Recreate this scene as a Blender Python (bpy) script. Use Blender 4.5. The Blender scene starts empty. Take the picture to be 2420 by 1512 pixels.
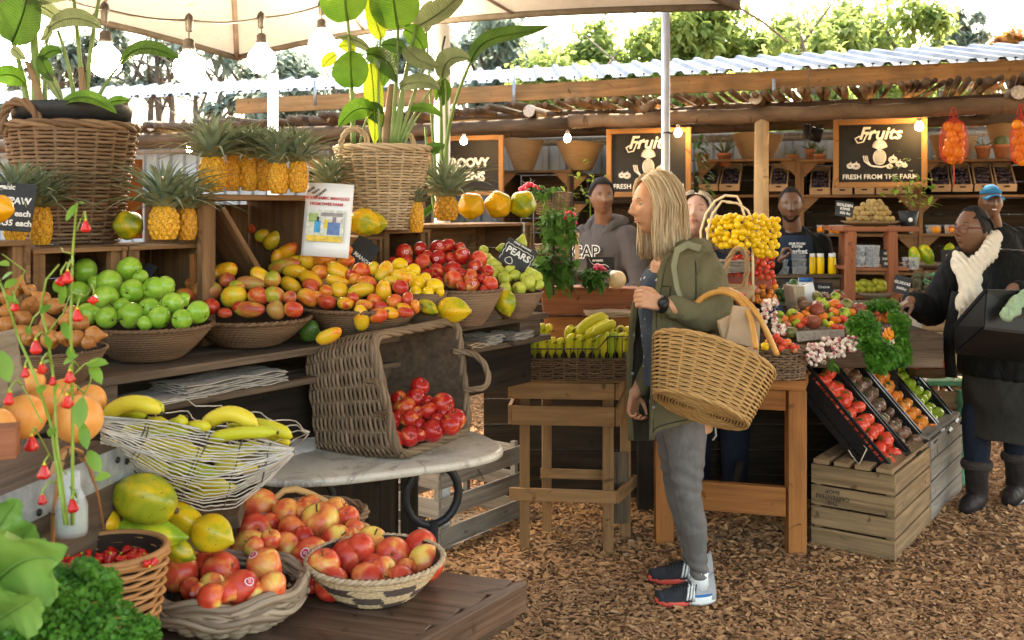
import bpy,math,random
import numpy as np
from mathutils import Vector,Matrix,Euler,noise as mnoise
R=math.radians
PI=math.pi
sc=bpy.context.scene
COL=sc.collection
random.seed(7)
F_PX,CX,HY,CH,IW=2352.0,1210.0,490.0,1.56,2419.0   # photo measuring scale: focal length, centre column, horizon row, eye height
cam=bpy.data.cameras.new("camera"); camo=bpy.data.objects.new("camera",cam); COL.objects.link(camo)
camo.location=(0,0,CH); camo.rotation_euler=(R(90),0,0)
cam.sensor_width=36; cam.lens=36*F_PX/IW; cam.shift_y=-(756-HY)/IW
cam.clip_start=0.05; cam.clip_end=500
cam.dof.use_dof=True; cam.dof.focus_distance=3.3; cam.dof.aperture_fstop=7.0
sc.camera=camo
SUN_EL,SUN_AZ=50,22        # azimuth from +Y clockwise: the sun stands behind the stalls, to the right
w=bpy.data.worlds.new("World"); sc.world=w; w.use_nodes=True
nt=w.node_tree; bg=nt.nodes["Background"]
sky=nt.nodes.new("ShaderNodeTexSky"); sky.sky_type='NISHITA'; sky.sun_disc=False
sky.sun_elevation=R(SUN_EL); sky.sun_rotation=R(SUN_AZ); sky.dust_density=3.0; sky.air_density=1.2
nt.links.new(sky.outputs[0],bg.inputs[0]); bg.inputs[1].default_value=0.15
sl=bpy.data.lights.new("sun",'SUN'); sl.energy=2.6; sl.angle=R(0.6); sl.color=(1,.94,.85)
so=bpy.data.objects.new("sun",sl); COL.objects.link(so)
sdir=Vector((math.sin(R(SUN_AZ))*math.cos(R(SUN_EL)),math.cos(R(SUN_AZ))*math.cos(R(SUN_EL)),math.sin(R(SUN_EL))))
so.rotation_euler=sdir.to_track_quat('Z','Y').to_euler()
sc.view_settings.view_transform='Standard'; sc.view_settings.look='None'
sc.view_settings.exposure=3.0; sc.view_settings.gamma=1; sc.view_settings.use_white_balance=True; sc.view_settings.white_balance_temperature=8200; sc.view_settings.white_balance_tint=8; sc.view_settings.use_curve_mapping=False
sc.render.engine='CYCLES'; sc.cycles.use_denoising=True
sc.cycles.max_bounces=8; sc.cycles.diffuse_bounces=2; sc.cycles.transparent_max_bounces=10
sc.cycles.sample_clamp_indirect=6
def P(x,y,d): return Vector(((x-CX)/F_PX*d,d,CH-(y-HY)/F_PX*d))
def G(x,y,z): return P(x,y,(CH-z)*F_PX/(y-HY))
def S(px,d): return px*d/F_PX
def V(*a): return Vector(a)
def lerp(a,b,t): return a+(b-a)*t
def unit(v):
 v=Vector(v); return v.normalized() if v.length > 1e-9 else Vector((0,0,1))
def frame(d,up=(0,0,1)):
 z=unit(d); u=Vector(up)
 if abs(z.dot(unit(u))) > .98: u=Vector((1,0,0)) if abs(z.x) < .9 else Vector((0,1,0))
 x=u.cross(z).normalized(); y=z.cross(x); return x,y,z
class MB:
 def __init__(s): s.v=[]; s.f=[]; s.m=[]; s.uv=[]
 def add(s,vs,fs,mat=0,uvs=None):
  o=len(s.v); s.v.extend([tuple(v) for v in vs])
  for i,f in enumerate(fs):
   s.f.append([a+o for a in f]); s.m.append(mat)
   s.uv.extend(uvs[i] if uvs else [(0,0)]*len(f))
 def hexa(s,c,mat=0,grain=None):
  """c: 8 corners, bottom ring 0-3, top ring 4-7"""
  c=[Vector(p) for p in c]
  L=[(c[1]-c[0]).length,(c[3]-c[0]).length,(c[4]-c[0]).length]
  ax=L.index(max(L)) if grain is None else grain
  ou,ov=random.random()*50,random.random()*50
  idx=[(0,0,0),(1,0,0),(1,1,0),(0,1,0),(0,0,1),(1,0,1),(1,1,1),(0,1,1)]
  fs=[(0,3,2,1),(4,5,6,7),(0,1,5,4),(1,2,6,5),(2,3,7,6),(3,0,4,7)]
  uvs=[]
  for f in fs:
   con=[k for k in range(3) if len({idx[i][k] for i in f}) == 1][0]
   oth=[k for k in range(3) if k != con]
   a=ax if ax in oth else oth[0]; b=[k for k in oth if k != a][0]
   uvs.append([(ou+idx[i][a]*L[a],ov+con*.37+idx[i][b]*L[b]) for i in f])
  s.add(c,fs,mat,uvs)
 def box(s,c,size,rot=None,mat=0):
  c=Vector(c); M=rot if rot is not None else Matrix.Identity(3)
  h=[x/2 for x in size]
  pts=[Vector((a*h[0],b*h[1],e*h[2])) for e in (-1,1) for a,b in ((-1,-1),(1,-1),(1,1),(-1,1))]
  s.hexa([c+M @ p for p in pts],mat)
 def beam(s,a,b,w,t,up=(0,0,1),mat=0):
  a=Vector(a); b=Vector(b); x,y,z=frame(b-a,up)
  c=[]
  for p in (a,b):
   c.append([p-x*w/2-y*t/2,p+x*w/2-y*t/2,p+x*w/2+y*t/2,p-x*w/2+y*t/2])
  s.hexa(c[0]+c[1],mat,grain=2)
 def tube(s,pts,r,n=8,closed=False,caps=True,mat=0,flat=1.0,up=None):
  pts=[Vector(p) for p in pts]; m=len(pts)
  rs=r if hasattr(r,'__len__') else [r]*m
  tang=[]
  for i in range(m):
   a=pts[(i-1) % m] if (closed or i > 0) else pts[0]; b=pts[(i+1) % m] if (closed or i < m-1) else pts[-1]
   tang.append(unit(b-a))
  x,y,z=frame(tang[0],up or (0,0,1)); vs=[]; us=[0]
  for i in range(m):
   if i:
    q=tang[i-1].rotation_difference(tang[i]); x=q @ x; y=q @ y; us.append(us[-1]+(pts[i]-pts[i-1]).length)
   for k in range(n):
    a=2*PI*k/n; vs.append(pts[i]+(x*math.cos(a)+y*math.sin(a)*flat)*rs[i])
  fs=[]; uv=[]; ov=random.random()*50; ou=random.random()*50
  rng=m if closed else m-1
  for i in range(rng):
   j=(i+1) % m
   for k in range(n):
    l=(k+1) % n; fs.append((i*n+k,i*n+l,j*n+l,j*n+k))
    u0=ou+us[i]; u1=ou+(us[j] if j else us[i]+.01); v0=ov+k/n*.1; v1=ov+(k+1)/n*.1
    uv.append([(u0,v0),(u0,v1),(u1,v1),(u1,v0)])
  if caps and not closed:
   for ring,rev in ((0,1),(m-1,0)):
    f=[ring*n+k for k in range(n)]; f=f[::-1] if rev else f
    fs.append(f); uv.append([(ou,ov)]*n)
  s.add(vs,fs,mat,uv)
 def grid(s,fn,nu,nv,wrapu=False,mat=0,capv=(0,0)):
  vs=[]; nn=nu if wrapu else nu+1
  for j in range(nv+1):
   for i in range(nn): vs.append(fn(i/nu,j/nv))
  fs=[]; uv=[]
  for j in range(nv):
   for i in range(nu):
    k=(i+1) % nn; fs.append((j*nn+i,j*nn+k,(j+1)*nn+k,(j+1)*nn+i))
    uv.append([(i/nu,j/nv),((i+1)/nu,j/nv),((i+1)/nu,(j+1)/nv),(i/nu,(j+1)/nv)])
  if capv[0]: fs.append([i for i in range(nn)][::-1]); uv.append([(0,0)]*nn)
  if capv[1]: fs.append([nv*nn+i for i in range(nn)]); uv.append([(0,1)]*nn)
  s.add(vs,fs,mat,uv)
 def lathe(s,prof,n=24,c=(0,0,0),M=None,mat=0,mod=None,caps=(0,0)):
  c=Vector(c); m=len(prof)-1
  def fn(u,v):
   r,z=prof[int(round(v*m))]; a=2*PI*u
   if mod: r,z=mod(r,z,a)
   p=Vector((r*math.cos(a),r*math.sin(a),z))
   return c+(M @ p if M is not None else p)
  s.grid(fn,n,m,True,mat,caps)
 def ball(s,c,r,n=12,m=8,sc3=(1,1,1),M=None,mat=0):
  prof=[(max(1e-4,math.sin(PI*j/m)),-math.cos(PI*j/m)) for j in range(m+1)]
  c=Vector(c)
  def fn(u,v):
   rr,z=prof[int(round(v*m))]; a=2*PI*u
   p=Vector((rr*math.cos(a)*r*sc3[0],rr*math.sin(a)*r*sc3[1],z*r*sc3[2]))
   return c+(M @ p if M is not None else p)
  s.grid(fn,n,m,True,mat)
 def mesh(s,name,mats,smooth=True):
  me=bpy.data.meshes.new(name); me.from_pydata(s.v,[],s.f)
  mats=mats if isinstance(mats,(list,tuple)) else [mats]
  for m in mats: me.materials.append(m)
  if len(mats) > 1: me.polygons.foreach_set('material_index',s.m)
  l=me.uv_layers.new(name='UVMap'); l.data.foreach_set('uv',np.array(s.uv,dtype=np.float32).ravel())
  me.polygons.foreach_set('use_smooth',[smooth]*len(s.f)); me.update(); return me
 def build(s,name,mats,parent=None,smooth=True,bevel=0,loc=None):
  """link as ONE mesh object; vertices are in world space (or in the parent's space when the parent is placed)"""
  me=s.mesh(name,mats,smooth); o=bpy.data.objects.new(name,me); COL.objects.link(o)
  off=Vector((0,0,0)); q=parent
  while q is not None: off += q.location; q=q.parent
  w_=Vector(loc) if loc is not None else off
  me.transform(Matrix.Translation(-w_)); o.location=w_-off
  if parent is not None: o.parent=parent
  if bevel:
   b=o.modifiers.new('b','BEVEL'); b.width=bevel; b.segments=2; b.limit_method='ANGLE'
  return o
def tag(o,label,cat=None,group=None,kind=None):
 if label: o['label']=label
 if cat: o['category']=cat
 if group: o['group']=group
 if kind: o['kind']=kind
 return o
def thing(name,label,cat,loc=(0,0,0),group=None,world=True):
 o=bpy.data.objects.new(name,None); COL.objects.link(o); o.location=loc; o.empty_display_size=.05
 if world: o['_w']=1      # parts are written in world coordinates
 return tag(o,label,cat,group)
def link(name,me,loc=(0,0,0),M=None,scale=(1,1,1),parent=None):
 o=bpy.data.objects.new(name,me); COL.objects.link(o); o.location=loc
 if M is not None: o.rotation_euler=M.to_euler()
 o.scale=scale if hasattr(scale,'__len__') else (scale,)*3
 if parent is not None: o.parent=parent
 return o
def rotm(x=0,y=0,z=0): return Euler((R(x),R(y),R(z))).to_matrix()
def aim(d,up=(0,0,1)):
 """matrix whose local Z points along d"""
 x,y,z=frame(d,up); return Matrix((x,y,z)).transposed()
def text_mb(txt,size=.1,shear=0,ext=.001,bold=0,spacing=1.0):
 cu=bpy.data.curves.new('t','FONT'); cu.body=txt; cu.size=size; cu.shear=shear; cu.extrude=ext; cu.offset=bold
 cu.align_x='CENTER'; cu.align_y='CENTER'; cu.resolution_u=2; cu.space_character=spacing; cu.space_line=.95
 o=bpy.data.objects.new('t',cu); COL.objects.link(o); bpy.context.view_layer.update()
 dg=bpy.context.evaluated_depsgraph_get(); me=bpy.data.meshes.new_from_object(o.evaluated_get(dg))
 vs=[v.co.copy() for v in me.vertices]; fs=[list(p.vertices) for p in me.polygons]
 bpy.data.objects.remove(o); bpy.data.meshes.remove(me); return vs,fs
def put_text(mb,txt,c,M,size,mat=0,**k):
 vs,fs=text_mb(txt,size,**k); c=Vector(c); mb.add([c+M @ v for v in vs],fs,mat)
class MT:
 def __init__(s,name):
  s.m=bpy.data.materials.new(name); s.m.use_nodes=True; s.nt=s.m.node_tree; s.b=s.nt.nodes['Principled BSDF']
 def n(s,t,**k):
  nd=s.nt.nodes.new('ShaderNode'+t)
  for a,b in k.items(): setattr(nd,a,b)
  return nd
 def l(s,a,b): s.nt.links.new(a,b)
 def coord(s,kind='Object',scale=(1,1,1),rnd=False):
  t=s.n('TexCoord'); mp=s.n('Mapping'); mp.inputs['Scale'].default_value=scale if hasattr(scale,'__len__') else (scale,)*3
  s.l(t.outputs[kind],mp.inputs[0])
  if rnd:
   oi=s.n('ObjectInfo'); mm=s.n('Math',operation='MULTIPLY'); mm.inputs[1].default_value=47.0
   s.l(oi.outputs['Random'],mm.inputs[0]); s.l(mm.outputs[0],mp.inputs['Location'])
  return mp.outputs[0]
 def noise(s,vec,scale=5,detail=3,rough=.5,dist=0):
  nd=s.n('TexNoise'); nd.inputs['Scale'].default_value=scale; nd.inputs['Detail'].default_value=detail
  nd.inputs['Roughness'].default_value=rough; nd.inputs['Distortion'].default_value=dist; s.l(vec,nd.inputs['Vector']); return nd.outputs['Fac']
 def ramp(s,fac,stops):
  r=s.n('ValToRGB'); e=r.color_ramp.elements
  while len(e) < len(stops): e.new(.5)
  for i,(p,c) in enumerate(stops):
   e[i].position=p; e[i].color=tuple(c)+(1,) if len(c) == 3 else c
  s.l(fac,r.inputs[0]); return r.outputs[0]
 def mix(s,a,b,fac,mode='MIX'):
  m=s.n('MixRGB',blend_type=mode)
  for i,v in ((0,fac),(1,a),(2,b)):
   if isinstance(v,(int,float)): m.inputs[i].default_value=v
   elif isinstance(v,(tuple,list)): m.inputs[i].default_value=tuple(v)+(1,)
   else: s.l(v,m.inputs[i])
  return m.outputs[0]
 def math(s,op,a,b=0.0):
  m=s.n('Math',operation=op)
  for i,v in ((0,a),(1,b)):
   if isinstance(v,(int,float)): m.inputs[i].default_value=v
   else: s.l(v,m.inputs[i])
  return m.outputs[0]
 def bump(s,h,strength=.3,dist=.01):
  b=s.n('Bump'); b.inputs['Strength'].default_value=strength; b.inputs['Distance'].default_value=dist
  s.l(h,b.inputs['Height']); s.l(b.outputs[0],s.b.inputs['Normal'])
 def fin(s,col=None,rough=None,**k):
  if col is not None:
   if isinstance(col,(tuple,list)): s.b.inputs['Base Color'].default_value=tuple(col)+(1,)
   else: s.l(col,s.b.inputs['Base Color'])
  if rough is not None:
   if isinstance(rough,(int,float)): s.b.inputs['Roughness'].default_value=rough
   else: s.l(rough,s.b.inputs['Roughness'])
  for a,b in k.items(): s.b.inputs[a.replace('_',' ')].default_value=b
  return s.m
def plain(name,c,rough=.6,var=.25,scale=8,bump=0,**k):
 t=MT(name); v=t.coord('Object'); f=t.noise(v,scale,4,.6)
 c2=[min(1,x*(1+var)) for x in c]; c1=[x*(1-var) for x in c]
 col=t.ramp(f,[(.3,c1),(.7,c2)])
 if bump: t.bump(t.noise(v,scale*6,3),bump,.004)
 k.setdefault('Specular_IOR_Level',.3); return t.fin(col,rough,**k)
def wood(name,c1,c2,rough=.75,bump=.5,grain=38,dirt=.5):
 t=MT(name); v=t.coord('UV',(1.6,grain,1)); g=t.noise(v,1.5,5,.65,.6)
 v2=t.coord('UV',(.9,6,1)); g2=t.noise(v2,1.0,4,.6,1.5)
 col=t.ramp(g,[(.25,c1),(.5,[(a+b)/2 for a,b in zip(c1,c2)]),(.75,c2)])
 low=t.ramp(g2,[(.3,(dirt,)*3),(.65,(1.15,1.12,1.08))]); col=t.mix(col,low,1.0,'MULTIPLY')
 g3=t.noise(t.coord('UV',(4,4,1)),1.3,2,.5,3.0)
 col=t.mix(col,[x*.4 for x in c1],t.ramp(g3,[(.66,(0,0,0)),(.74,(.8,.8,.8))]))
 t.bump(g,bump,.004); return t.fin(col,rough,Specular_IOR_Level=.22)
def fruit(name,stops,scale=6,detail=2,axis=.0,speck=None,rough=.32,spk=(.6,.68),spscale=60,bumpy=0,dist=.6,side=.0,coat=0.0,sss=0.05):
 """skin colour from a noise ramp pushed along local Z (axis) and X (side); coordinates in object space, shifted per object"""
 t=MT(name); v=t.coord('Object',1.0,True); f=t.noise(v,scale,detail,.55,dist)
 tc=t.n('TexCoord'); sp=t.n('SeparateXYZ'); t.l(tc.outputs['Object'],sp.inputs[0])
 if axis: f=t.math('ADD',f,t.math('MULTIPLY',sp.outputs[2],axis))
 if side: f=t.math('ADD',f,t.math('MULTIPLY',sp.outputs[0],side))
 oi=t.n('ObjectInfo'); f=t.math('ADD',f,t.math('MULTIPLY',t.math('SUBTRACT',oi.outputs['Random'],.5),.22))
 col=t.ramp(f,stops)
 if speck:
  s2=t.noise(v,spscale,2,.5); col=t.mix(col,speck,t.ramp(s2,[(spk[0],(0,0,0)),(spk[1],(1,1,1))]))
 if bumpy: t.bump(t.noise(v,spscale,3,.6),bumpy,.003)
 m=t.fin(col,rough,Coat_Weight=coat,Subsurface_Weight=sss,Specular_IOR_Level=.4); t.b.inputs['Subsurface Radius'].default_value=(.01,.006,.003); return m
def leafm(name,c1,c2,rough=.45,trans=.35,scale=12,vein=False):
 t=MT(name); v=t.coord('Object',1.0,True); f=t.noise(v,scale,3,.5); col=t.ramp(f,[(.3,c1),(.7,c2)])
 if vein:
  wv=t.n('TexWave',bands_direction='Y'); wv.inputs['Scale'].default_value=7; wv.inputs['Distortion'].default_value=1.2; t.l(t.coord('UV'),wv.inputs['Vector']); col=t.mix(col,t.ramp(wv.outputs['Fac'],[(.0,(.72,.75,.7)),(.5,(1.1,1.1,1.0))]),.8,'MULTIPLY'); t.bump(wv.outputs['Fac'],.35,.004)
 t.fin(col,rough,Specular_IOR_Level=.35)
 tr=t.n('BsdfTranslucent'); t.l(col,tr.inputs[0]); mx=t.n('MixShader'); mx.inputs[0].default_value=trans
 t.l(t.b.outputs[0],mx.inputs[1]); t.l(tr.outputs[0],mx.inputs[2]); t.l(mx.outputs[0],t.nt.nodes['Material Output'].inputs[0]); return t.m
def glow(name,c,e):
 t=MT(name); t.b.inputs['Emission Color'].default_value=tuple(c)+(1,); t.b.inputs['Emission Strength'].default_value=e
 return t.fin(c,.5)
def glassy(name,c=(.9,.95,.95),rough=.05,alpha=.25):
 """thin clear plastic or glass: mostly see-through with gloss"""
 t=MT(name); t.fin(c,rough); tp=t.n('BsdfTransparent'); mx=t.n('MixShader'); mx.inputs[0].default_value=alpha
 t.l(tp.outputs[0],mx.inputs[1]); t.l(t.b.outputs[0],mx.inputs[2]); t.l(mx.outputs[0],t.nt.nodes['Material Output'].inputs[0]); return t.m
def wick(name,c1,c2,rough=.6):
 t=MT(name); v=t.coord('UV',(6,60,1)); f=t.noise(v,1.2,3,.6); v2=t.coord('UV',(.35,.35,1)); g=t.noise(v2,3,2)
 col=t.ramp(t.math('ADD',t.math('MULTIPLY',f,.5),t.math('MULTIPLY',g,.5)),[(.33,c1),(.62,c2)]); t.bump(f,.3,.002); return t.fin(col,rough,Specular_IOR_Level=.25)
M_={}
M_['old_wood']=wood('old_wood',(.055,.036,.024),(.19,.13,.088))
M_['shadow_dark_wood']=wood('shadow_dark_wood',(.012,.008,.005),(.04,.026,.016))  # dark wood, colour lowered further to carry the deep shadow under the counter
M_['crate_wood']=wood('crate_wood',(.12,.06,.028),(.30,.165,.08))
M_['pine']=wood('pine',(.20,.10,.042),(.37,.205,.092),dirt=.72,grain=22)
M_['orange_wood']=wood('orange_wood',(.24,.085,.025),(.40,.16,.05),dirt=.7)
M_['pale_wood']=wood('pale_wood',(.19,.115,.058),(.42,.275,.15),dirt=.55)
M_['pale_grey_wood']=wood('pale_grey_wood',(.17,.14,.11),(.36,.31,.26),dirt=.6)
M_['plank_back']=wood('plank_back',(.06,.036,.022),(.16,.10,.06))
M_['bench_wood']=wood('bench_wood',(.06,.03,.018),(.20,.12,.08),rough=.42)
M_['log']=wood('log',(.10,.06,.035),(.32,.205,.125),grain=14,dirt=.5)
M_['grey_log']=wood('grey_log',(.05,.034,.024),(.18,.125,.088),grain=14,dirt=.5)
M_['post']=wood('post',(.35,.21,.10),(.58,.40,.22),grain=14,dirt=.8)
M_['log_end']=plain('log_end',(.55,.50,.44),.8,.4,60)
M_['rattan_dark']=wick('rattan_dark',(.06,.032,.017),(.20,.112,.06))
M_['rattan_brown']=wick('rattan_brown',(.10,.056,.032),(.30,.185,.11))
M_['rattan_grey']=wick('rattan_grey',(.15,.105,.07),(.40,.30,.21))
M_['rattan_hamper']=wick('rattan_hamper',(.075,.045,.026),(.27,.18,.11)); M_['rattan_tan']=wick('rattan_tan',(.30,.20,.11),(.62,.47,.31))
M_['rattan_gold']=wick('rattan_gold',(.32,.16,.05),(.60,.35,.14))
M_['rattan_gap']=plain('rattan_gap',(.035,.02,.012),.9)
M_['cane']=plain('cane',(.62,.30,.08),.35,.15,10)
M_['cane_pale']=plain('cane_pale',(.80,.62,.40),.4,.12,10)
M_['sisal']=wick('sisal',(.22,.13,.06),(.46,.30,.16))
M_['metal_black']=plain('metal_black',(.015,.015,.016),.45,.1,8)
M_['wire_dark']=plain('wire_dark',(.06,.045,.035),.5,.2,8)
M_['wire_pale']=plain('wire_pale',(.55,.50,.43),.4,.25,30,Metallic=.3)
M_['galv']=plain('galv',(.30,.33,.36),.45,.3,40,Metallic=.55)
M_['steel']=plain('steel',(.55,.58,.62),.38,.15,12,Metallic=.6)
M_['white_paint']=plain('white_paint',(.72,.74,.76),.5,.08,6)
M_['black_plastic']=plain('black_plastic',(.008,.008,.009),.38,.1,8)
M_['pot_black']=plain('pot_black',(.025,.028,.032),.5,.2,8)
M_['terracotta']=plain('terracotta',(.42,.155,.075),.8,.2,18)
M_['soil']=plain('soil',(.03,.02,.013),.95,.3,50)
M_['card']=plain('card',(.50,.34,.21),.8,.12,14)
M_['paper_brown']=plain('paper_brown',(.44,.30,.19),.8,.12,14)
M_['newsprint']=plain('newsprint',(.36,.31,.26),.85,.3,70)
M_['chalkboard']=plain('chalkboard',(.035,.038,.042),.7,.3,12)
M_['black_board']=plain('black_board',(.012,.011,.010),.6,.3,5)
M_['chalk']=plain('chalk',(.75,.74,.70),.9,.12,40)
M_['white']=plain('white',(.80,.80,.78),.6,.03,4)
M_['clear']=glassy('clear',(.85,.9,.95),.08,.28)
M_['black_cloth']=plain('black_cloth',(.012,.012,.013),.85,.2,30)
# ================= THE SETTING =================
def struct(o,kind='structure'): o['kind']=kind; return o
t=MT('ground'); v=t.coord('Object'); n1=t.noise(v,55,5,.7,1.5); n2=t.noise(v,.8,3)
col=t.ramp(n1,[(.3,(.09,.048,.022)),(.5,(.27,.145,.068)),(.72,(.42,.245,.125))])
col=t.mix(col,t.ramp(n2,[(.3,(.75,.75,.75)),(.7,(1.15,1.1,1.05))]),1.0,'MULTIPLY'); t.bump(n1,.9,.02); M_['ground']=t.fin(col,.9)
g=MB()
def gz(x,y): return .018*mnoise.noise(Vector((x*1.3,y*1.3,3)))
NX,NY=70,70
def gf(u,v):
 x=-1.2+u*5.2; y=3.2+v*6.0; return Vector((x,y,gz(x,y)))
g.grid(gf,NX,NY)
big=120
for (x0,x1,y0,y1) in ((-big,big,-20,3.2),(-big,big,9.2,big),(-big,-1.2,3.2,9.2),(4.0,big,3.2,9.2)):
 g.add([(x0,y0,-.01),(x1,y0,-.01),(x1,y1,-.01),(x0,y1,-.01)],[(0,1,2,3)])
struct(g.build('ground',M_['ground']))
t=MT('chips'); u=t.n('UVMap'); sp=t.n('SeparateXYZ'); t.l(u.outputs[0],sp.inputs[0])
col=t.ramp(sp.outputs[0],[(0,(.12,.06,.03)),(.25,(.32,.155,.066)),(.55,(.48,.25,.108)),(.85,(.60,.35,.17)),(1,(.66,.48,.33))]); M_['chips']=t.fin(col,.85)
rng=np.random.default_rng(3); NC=150000
ppx=rng.uniform(0,1,NC)**1.0; X=rng.uniform(-.75,4.0,NC); Y=3.35+5.4*rng.uniform(0,1,NC)**1.45
L=rng.gamma(2.6,.0029,NC)+.003; Wd=L*rng.uniform(.12,.42,NC)+.0015; A=rng.normal(.2,1.0,NC)
T1=rng.normal(0,.22,NC); T2=rng.normal(0,.35,NC); Z=.004+rng.uniform(0,.016,NC)
Z += np.array([gz(a,b) for a,b in zip(X,Y)])
vs=np.zeros((NC,4,3)); ca,sa=np.cos(A),np.sin(A)
for k,(a,b) in enumerate(((-1,-1),(1,-.7),(.8,1),(-1,.8))):
 lx=a*L; ly=b*Wd; vs[:,k,0]=X+lx*ca-ly*sa; vs[:,k,1]=Y+lx*sa+ly*ca; vs[:,k,2]=Z+lx*T1+ly*T2
me=bpy.data.meshes.new('wood_chips'); me.from_pydata(vs.reshape(-1,3).tolist(),[],np.arange(NC*4).reshape(-1,4).tolist())
uvl=me.uv_layers.new(name='UVMap'); rr=np.repeat(np.clip(rng.normal(.50,.15,NC),.02,.98),4); uvl.data.foreach_set('uv',np.stack([rr,rr],1).astype(np.float32).ravel())
me.materials.append(M_['chips']); o=bpy.data.objects.new('wood_chips',me); COL.objects.link(o)
tag(o,'brown wood chips covering the market floor','wood chips',kind='stuff')
t=MT('canvas'); v=t.coord('Object'); n1=t.noise(v,9,5,.75,1); n2=t.noise(v,1.2,2)
col=t.ramp(n1,[(.40,(.50,.50,.51)),(.60,(.55,.55,.56)),(.72,(.34,.28,.22))]); t.fin(col,.8)
tr=t.n('BsdfTranslucent'); t.l(col,tr.inputs[0]); mx=t.n('MixShader'); mx.inputs[0].default_value=.05
t.l(t.b.outputs[0],mx.inputs[1]); t.l(tr.outputs[0],mx.inputs[2]); t.l(mx.outputs[0],t.nt.nodes['Material Output'].inputs[0]); M_['canvas']=t.m
M_['hem']=plain('hem',(.10,.085,.07),.8,.3,12); M_['seam']=plain('seam',(.30,.25,.22),.8)
cz=2.46
A_=P(560,133,5.9); A_.z=2.46
B_=P(1745,2,4.5); B_.z=2.48
D_=V(-3.35,3.6,2.50); C_=B_+(D_-A_); C_.z=2.5
TOP=(A_+B_+C_+D_)/4; TOP.z=3.35
can=thing('parasol','big stained white canvas parasol overhead with dark hem and bulbs strung under it','parasol',(TOP.x,TOP.y,0))
mb=MB(); ribs=MB(); hem=MB(); cs=[A_,B_,C_,D_]
for i in range(4):
 a,b=cs[i],cs[(i+1) % 4]
 sag=(a-b).length*.045
 def fn(u,v,a=a,b=b):
  e=a.lerp(b,u); inward=(TOP-e); inward.z=0
  e=e+inward*(.10*4*u*(1-u)) if True else e
  e.z += .05*4*u*(1-u)
  p=e.lerp(TOP,v); p.z -= .10*math.sin(PI*v)*(1-.3*math.cos(4*PI*u)); return p
 mb.grid(fn,20,10)
 hem.tube([fn(k/20,0)-V(0,0,.012) for k in range(21)],.012,5,flat=1.6)
 ribs.tube([fn(0,k/10)-V(0,0,.012) for k in range(11)],.014,6)
 for uu in (.33,.66): ribs.tube([fn(uu,k/10)-V(0,0,.006) for k in range(11)],.008,4)
mb.build('canopy',M_['canvas'],can); hem.build('hem',M_['hem'],can); ribs.build('rib',M_['seam'],can)
def parasol(c,hw,hh,zr,zt,label,pp_,rot=0):
 o=thing('parasol',label,'parasol',(c[0],c[1],0)); m=MB(); q=[V(c[0],c[1],zr)+rotm(0,0,rot) @ V(a*hw,b*hh,0) for a,b in ((-1,-1),(1,-1),(1,1),(-1,1))]
 tp=V(c[0],c[1],zt)
 for i in range(4): m.grid(lambda u,v,a=q[i],b=q[(i+1) % 4]: a.lerp(b,u).lerp(tp,v),6,4)
 m.build('canopy',M_['canvas'],o); m=MB(); m.tube([V(pp_[0],pp_[1],0),V(pp_[0],pp_[1],zr+.02)],.03,10); m.build('pole',M_['steel'],o)
parasol((4.35,4.9),4.2,3.6,3.44,4.1,'unseen high white parasol to the right, added to shade the market floor',(6,2))  # out-of-view parasol added to keep direct sun off the ground
parasol((-.9,2.25),4.9,1.8,2.80,3.3,'unseen white parasol over the viewer, added to keep sun off the front tables',(-5.5,.6))  # added above the frame, sized to close the sun gap over the foreground
def pole(x,yt,yb,d,wpx,mat,label,z0=None):
 o=MB(); a=P(x,yt,d); b=P(x,yb,d); r=S(wpx,d)/2
 a.z=max(a.z,CH-(yt-HY)/F_PX*d); b.z=0 if z0 is None else z0
 o.tube([b,a],r,14); ob=o.build('pole',M_[mat],loc=(b.x,b.y,0)); return tag(ob,label,'pole')
pl=pole(1573,-40,0,5.0,20,'steel','tall galvanised steel tent pole rising behind the blonde woman')
mb=MB(); c=P(1576,314,5.0); mb.tube([c+V(math.cos(a)*.024,math.sin(a)*.024,.002*math.sin(3*a)) for a in [k*PI/6 for k in range(12)]],.004,5,closed=True)
mb.tube([c+V(.02,-.02,0),c+V(.045,-.03,.012)],.003,5); mb.build('clamp',M_['wire_dark'],pl)
pole(645,175,0,6.3,24,'white_paint','white pole standing behind the pineapples on the left')
mb=MB(); c=P(1045,60,4.6); b=V(c.x,c.y,0)
mb.tube([b,c],S(19,4.6),12); po=mb.build('pole',M_['white_paint'],loc=b); tag(po,'thick white post with a cable down it behind the tall leafy plant','pole')
mb=MB(); mb.tube([P(1052,85,4.5),P(1046,110,4.5),P(1043,150,4.5)],.005,5)
mb.build('cable',M_['metal_black'],po)
mb=MB(); rs=random.Random(4)
for k in range(9):
 a=P(1640+k*14,-14+rs.uniform(-4,4),5.2); mb.tube([a,a+V(.02,.02,-.02+rs.uniform(-.03,.03)),P(1712+rs.uniform(-12,25),10+rs.uniform(-6,8),5.2)],[.012,.018,.008],6)
oc=mb.build('parasol_corner',plain('grey_tarp',(.12,.13,.15),.7),loc=P(1700,0,5.2)); tag(oc,'bunched dark grey canvas corner tied at the top of the picture','canvas')
mb=MB(); mb.tube([P(1735,12,5.2),P(1800,50,5.4),P(1862,100,5.9)],.006,5); tag(mb.build('guy_rope',M_['seam'],loc=P(1735,12,5.2)),'thin grey guy rope running down from the dark canvas corner','rope')
M_['bulb']=glow('bulb_glow',(1,.88,.68),22.0); M_['sbulb']=glow('small_bulb_glow',(1,.66,.32),45.0)
M_['socket']=plain('socket',(.06,.05,.045),.5)
stringpts=[P(-60,40,3.2),P(150,-5,3.5),P(248,22,3.75),P(447,48,4.05),P(617,42,4.45),P(760,12,4.7),P(880,-40,4.9)]
mb=MB(); pts=[]
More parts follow.
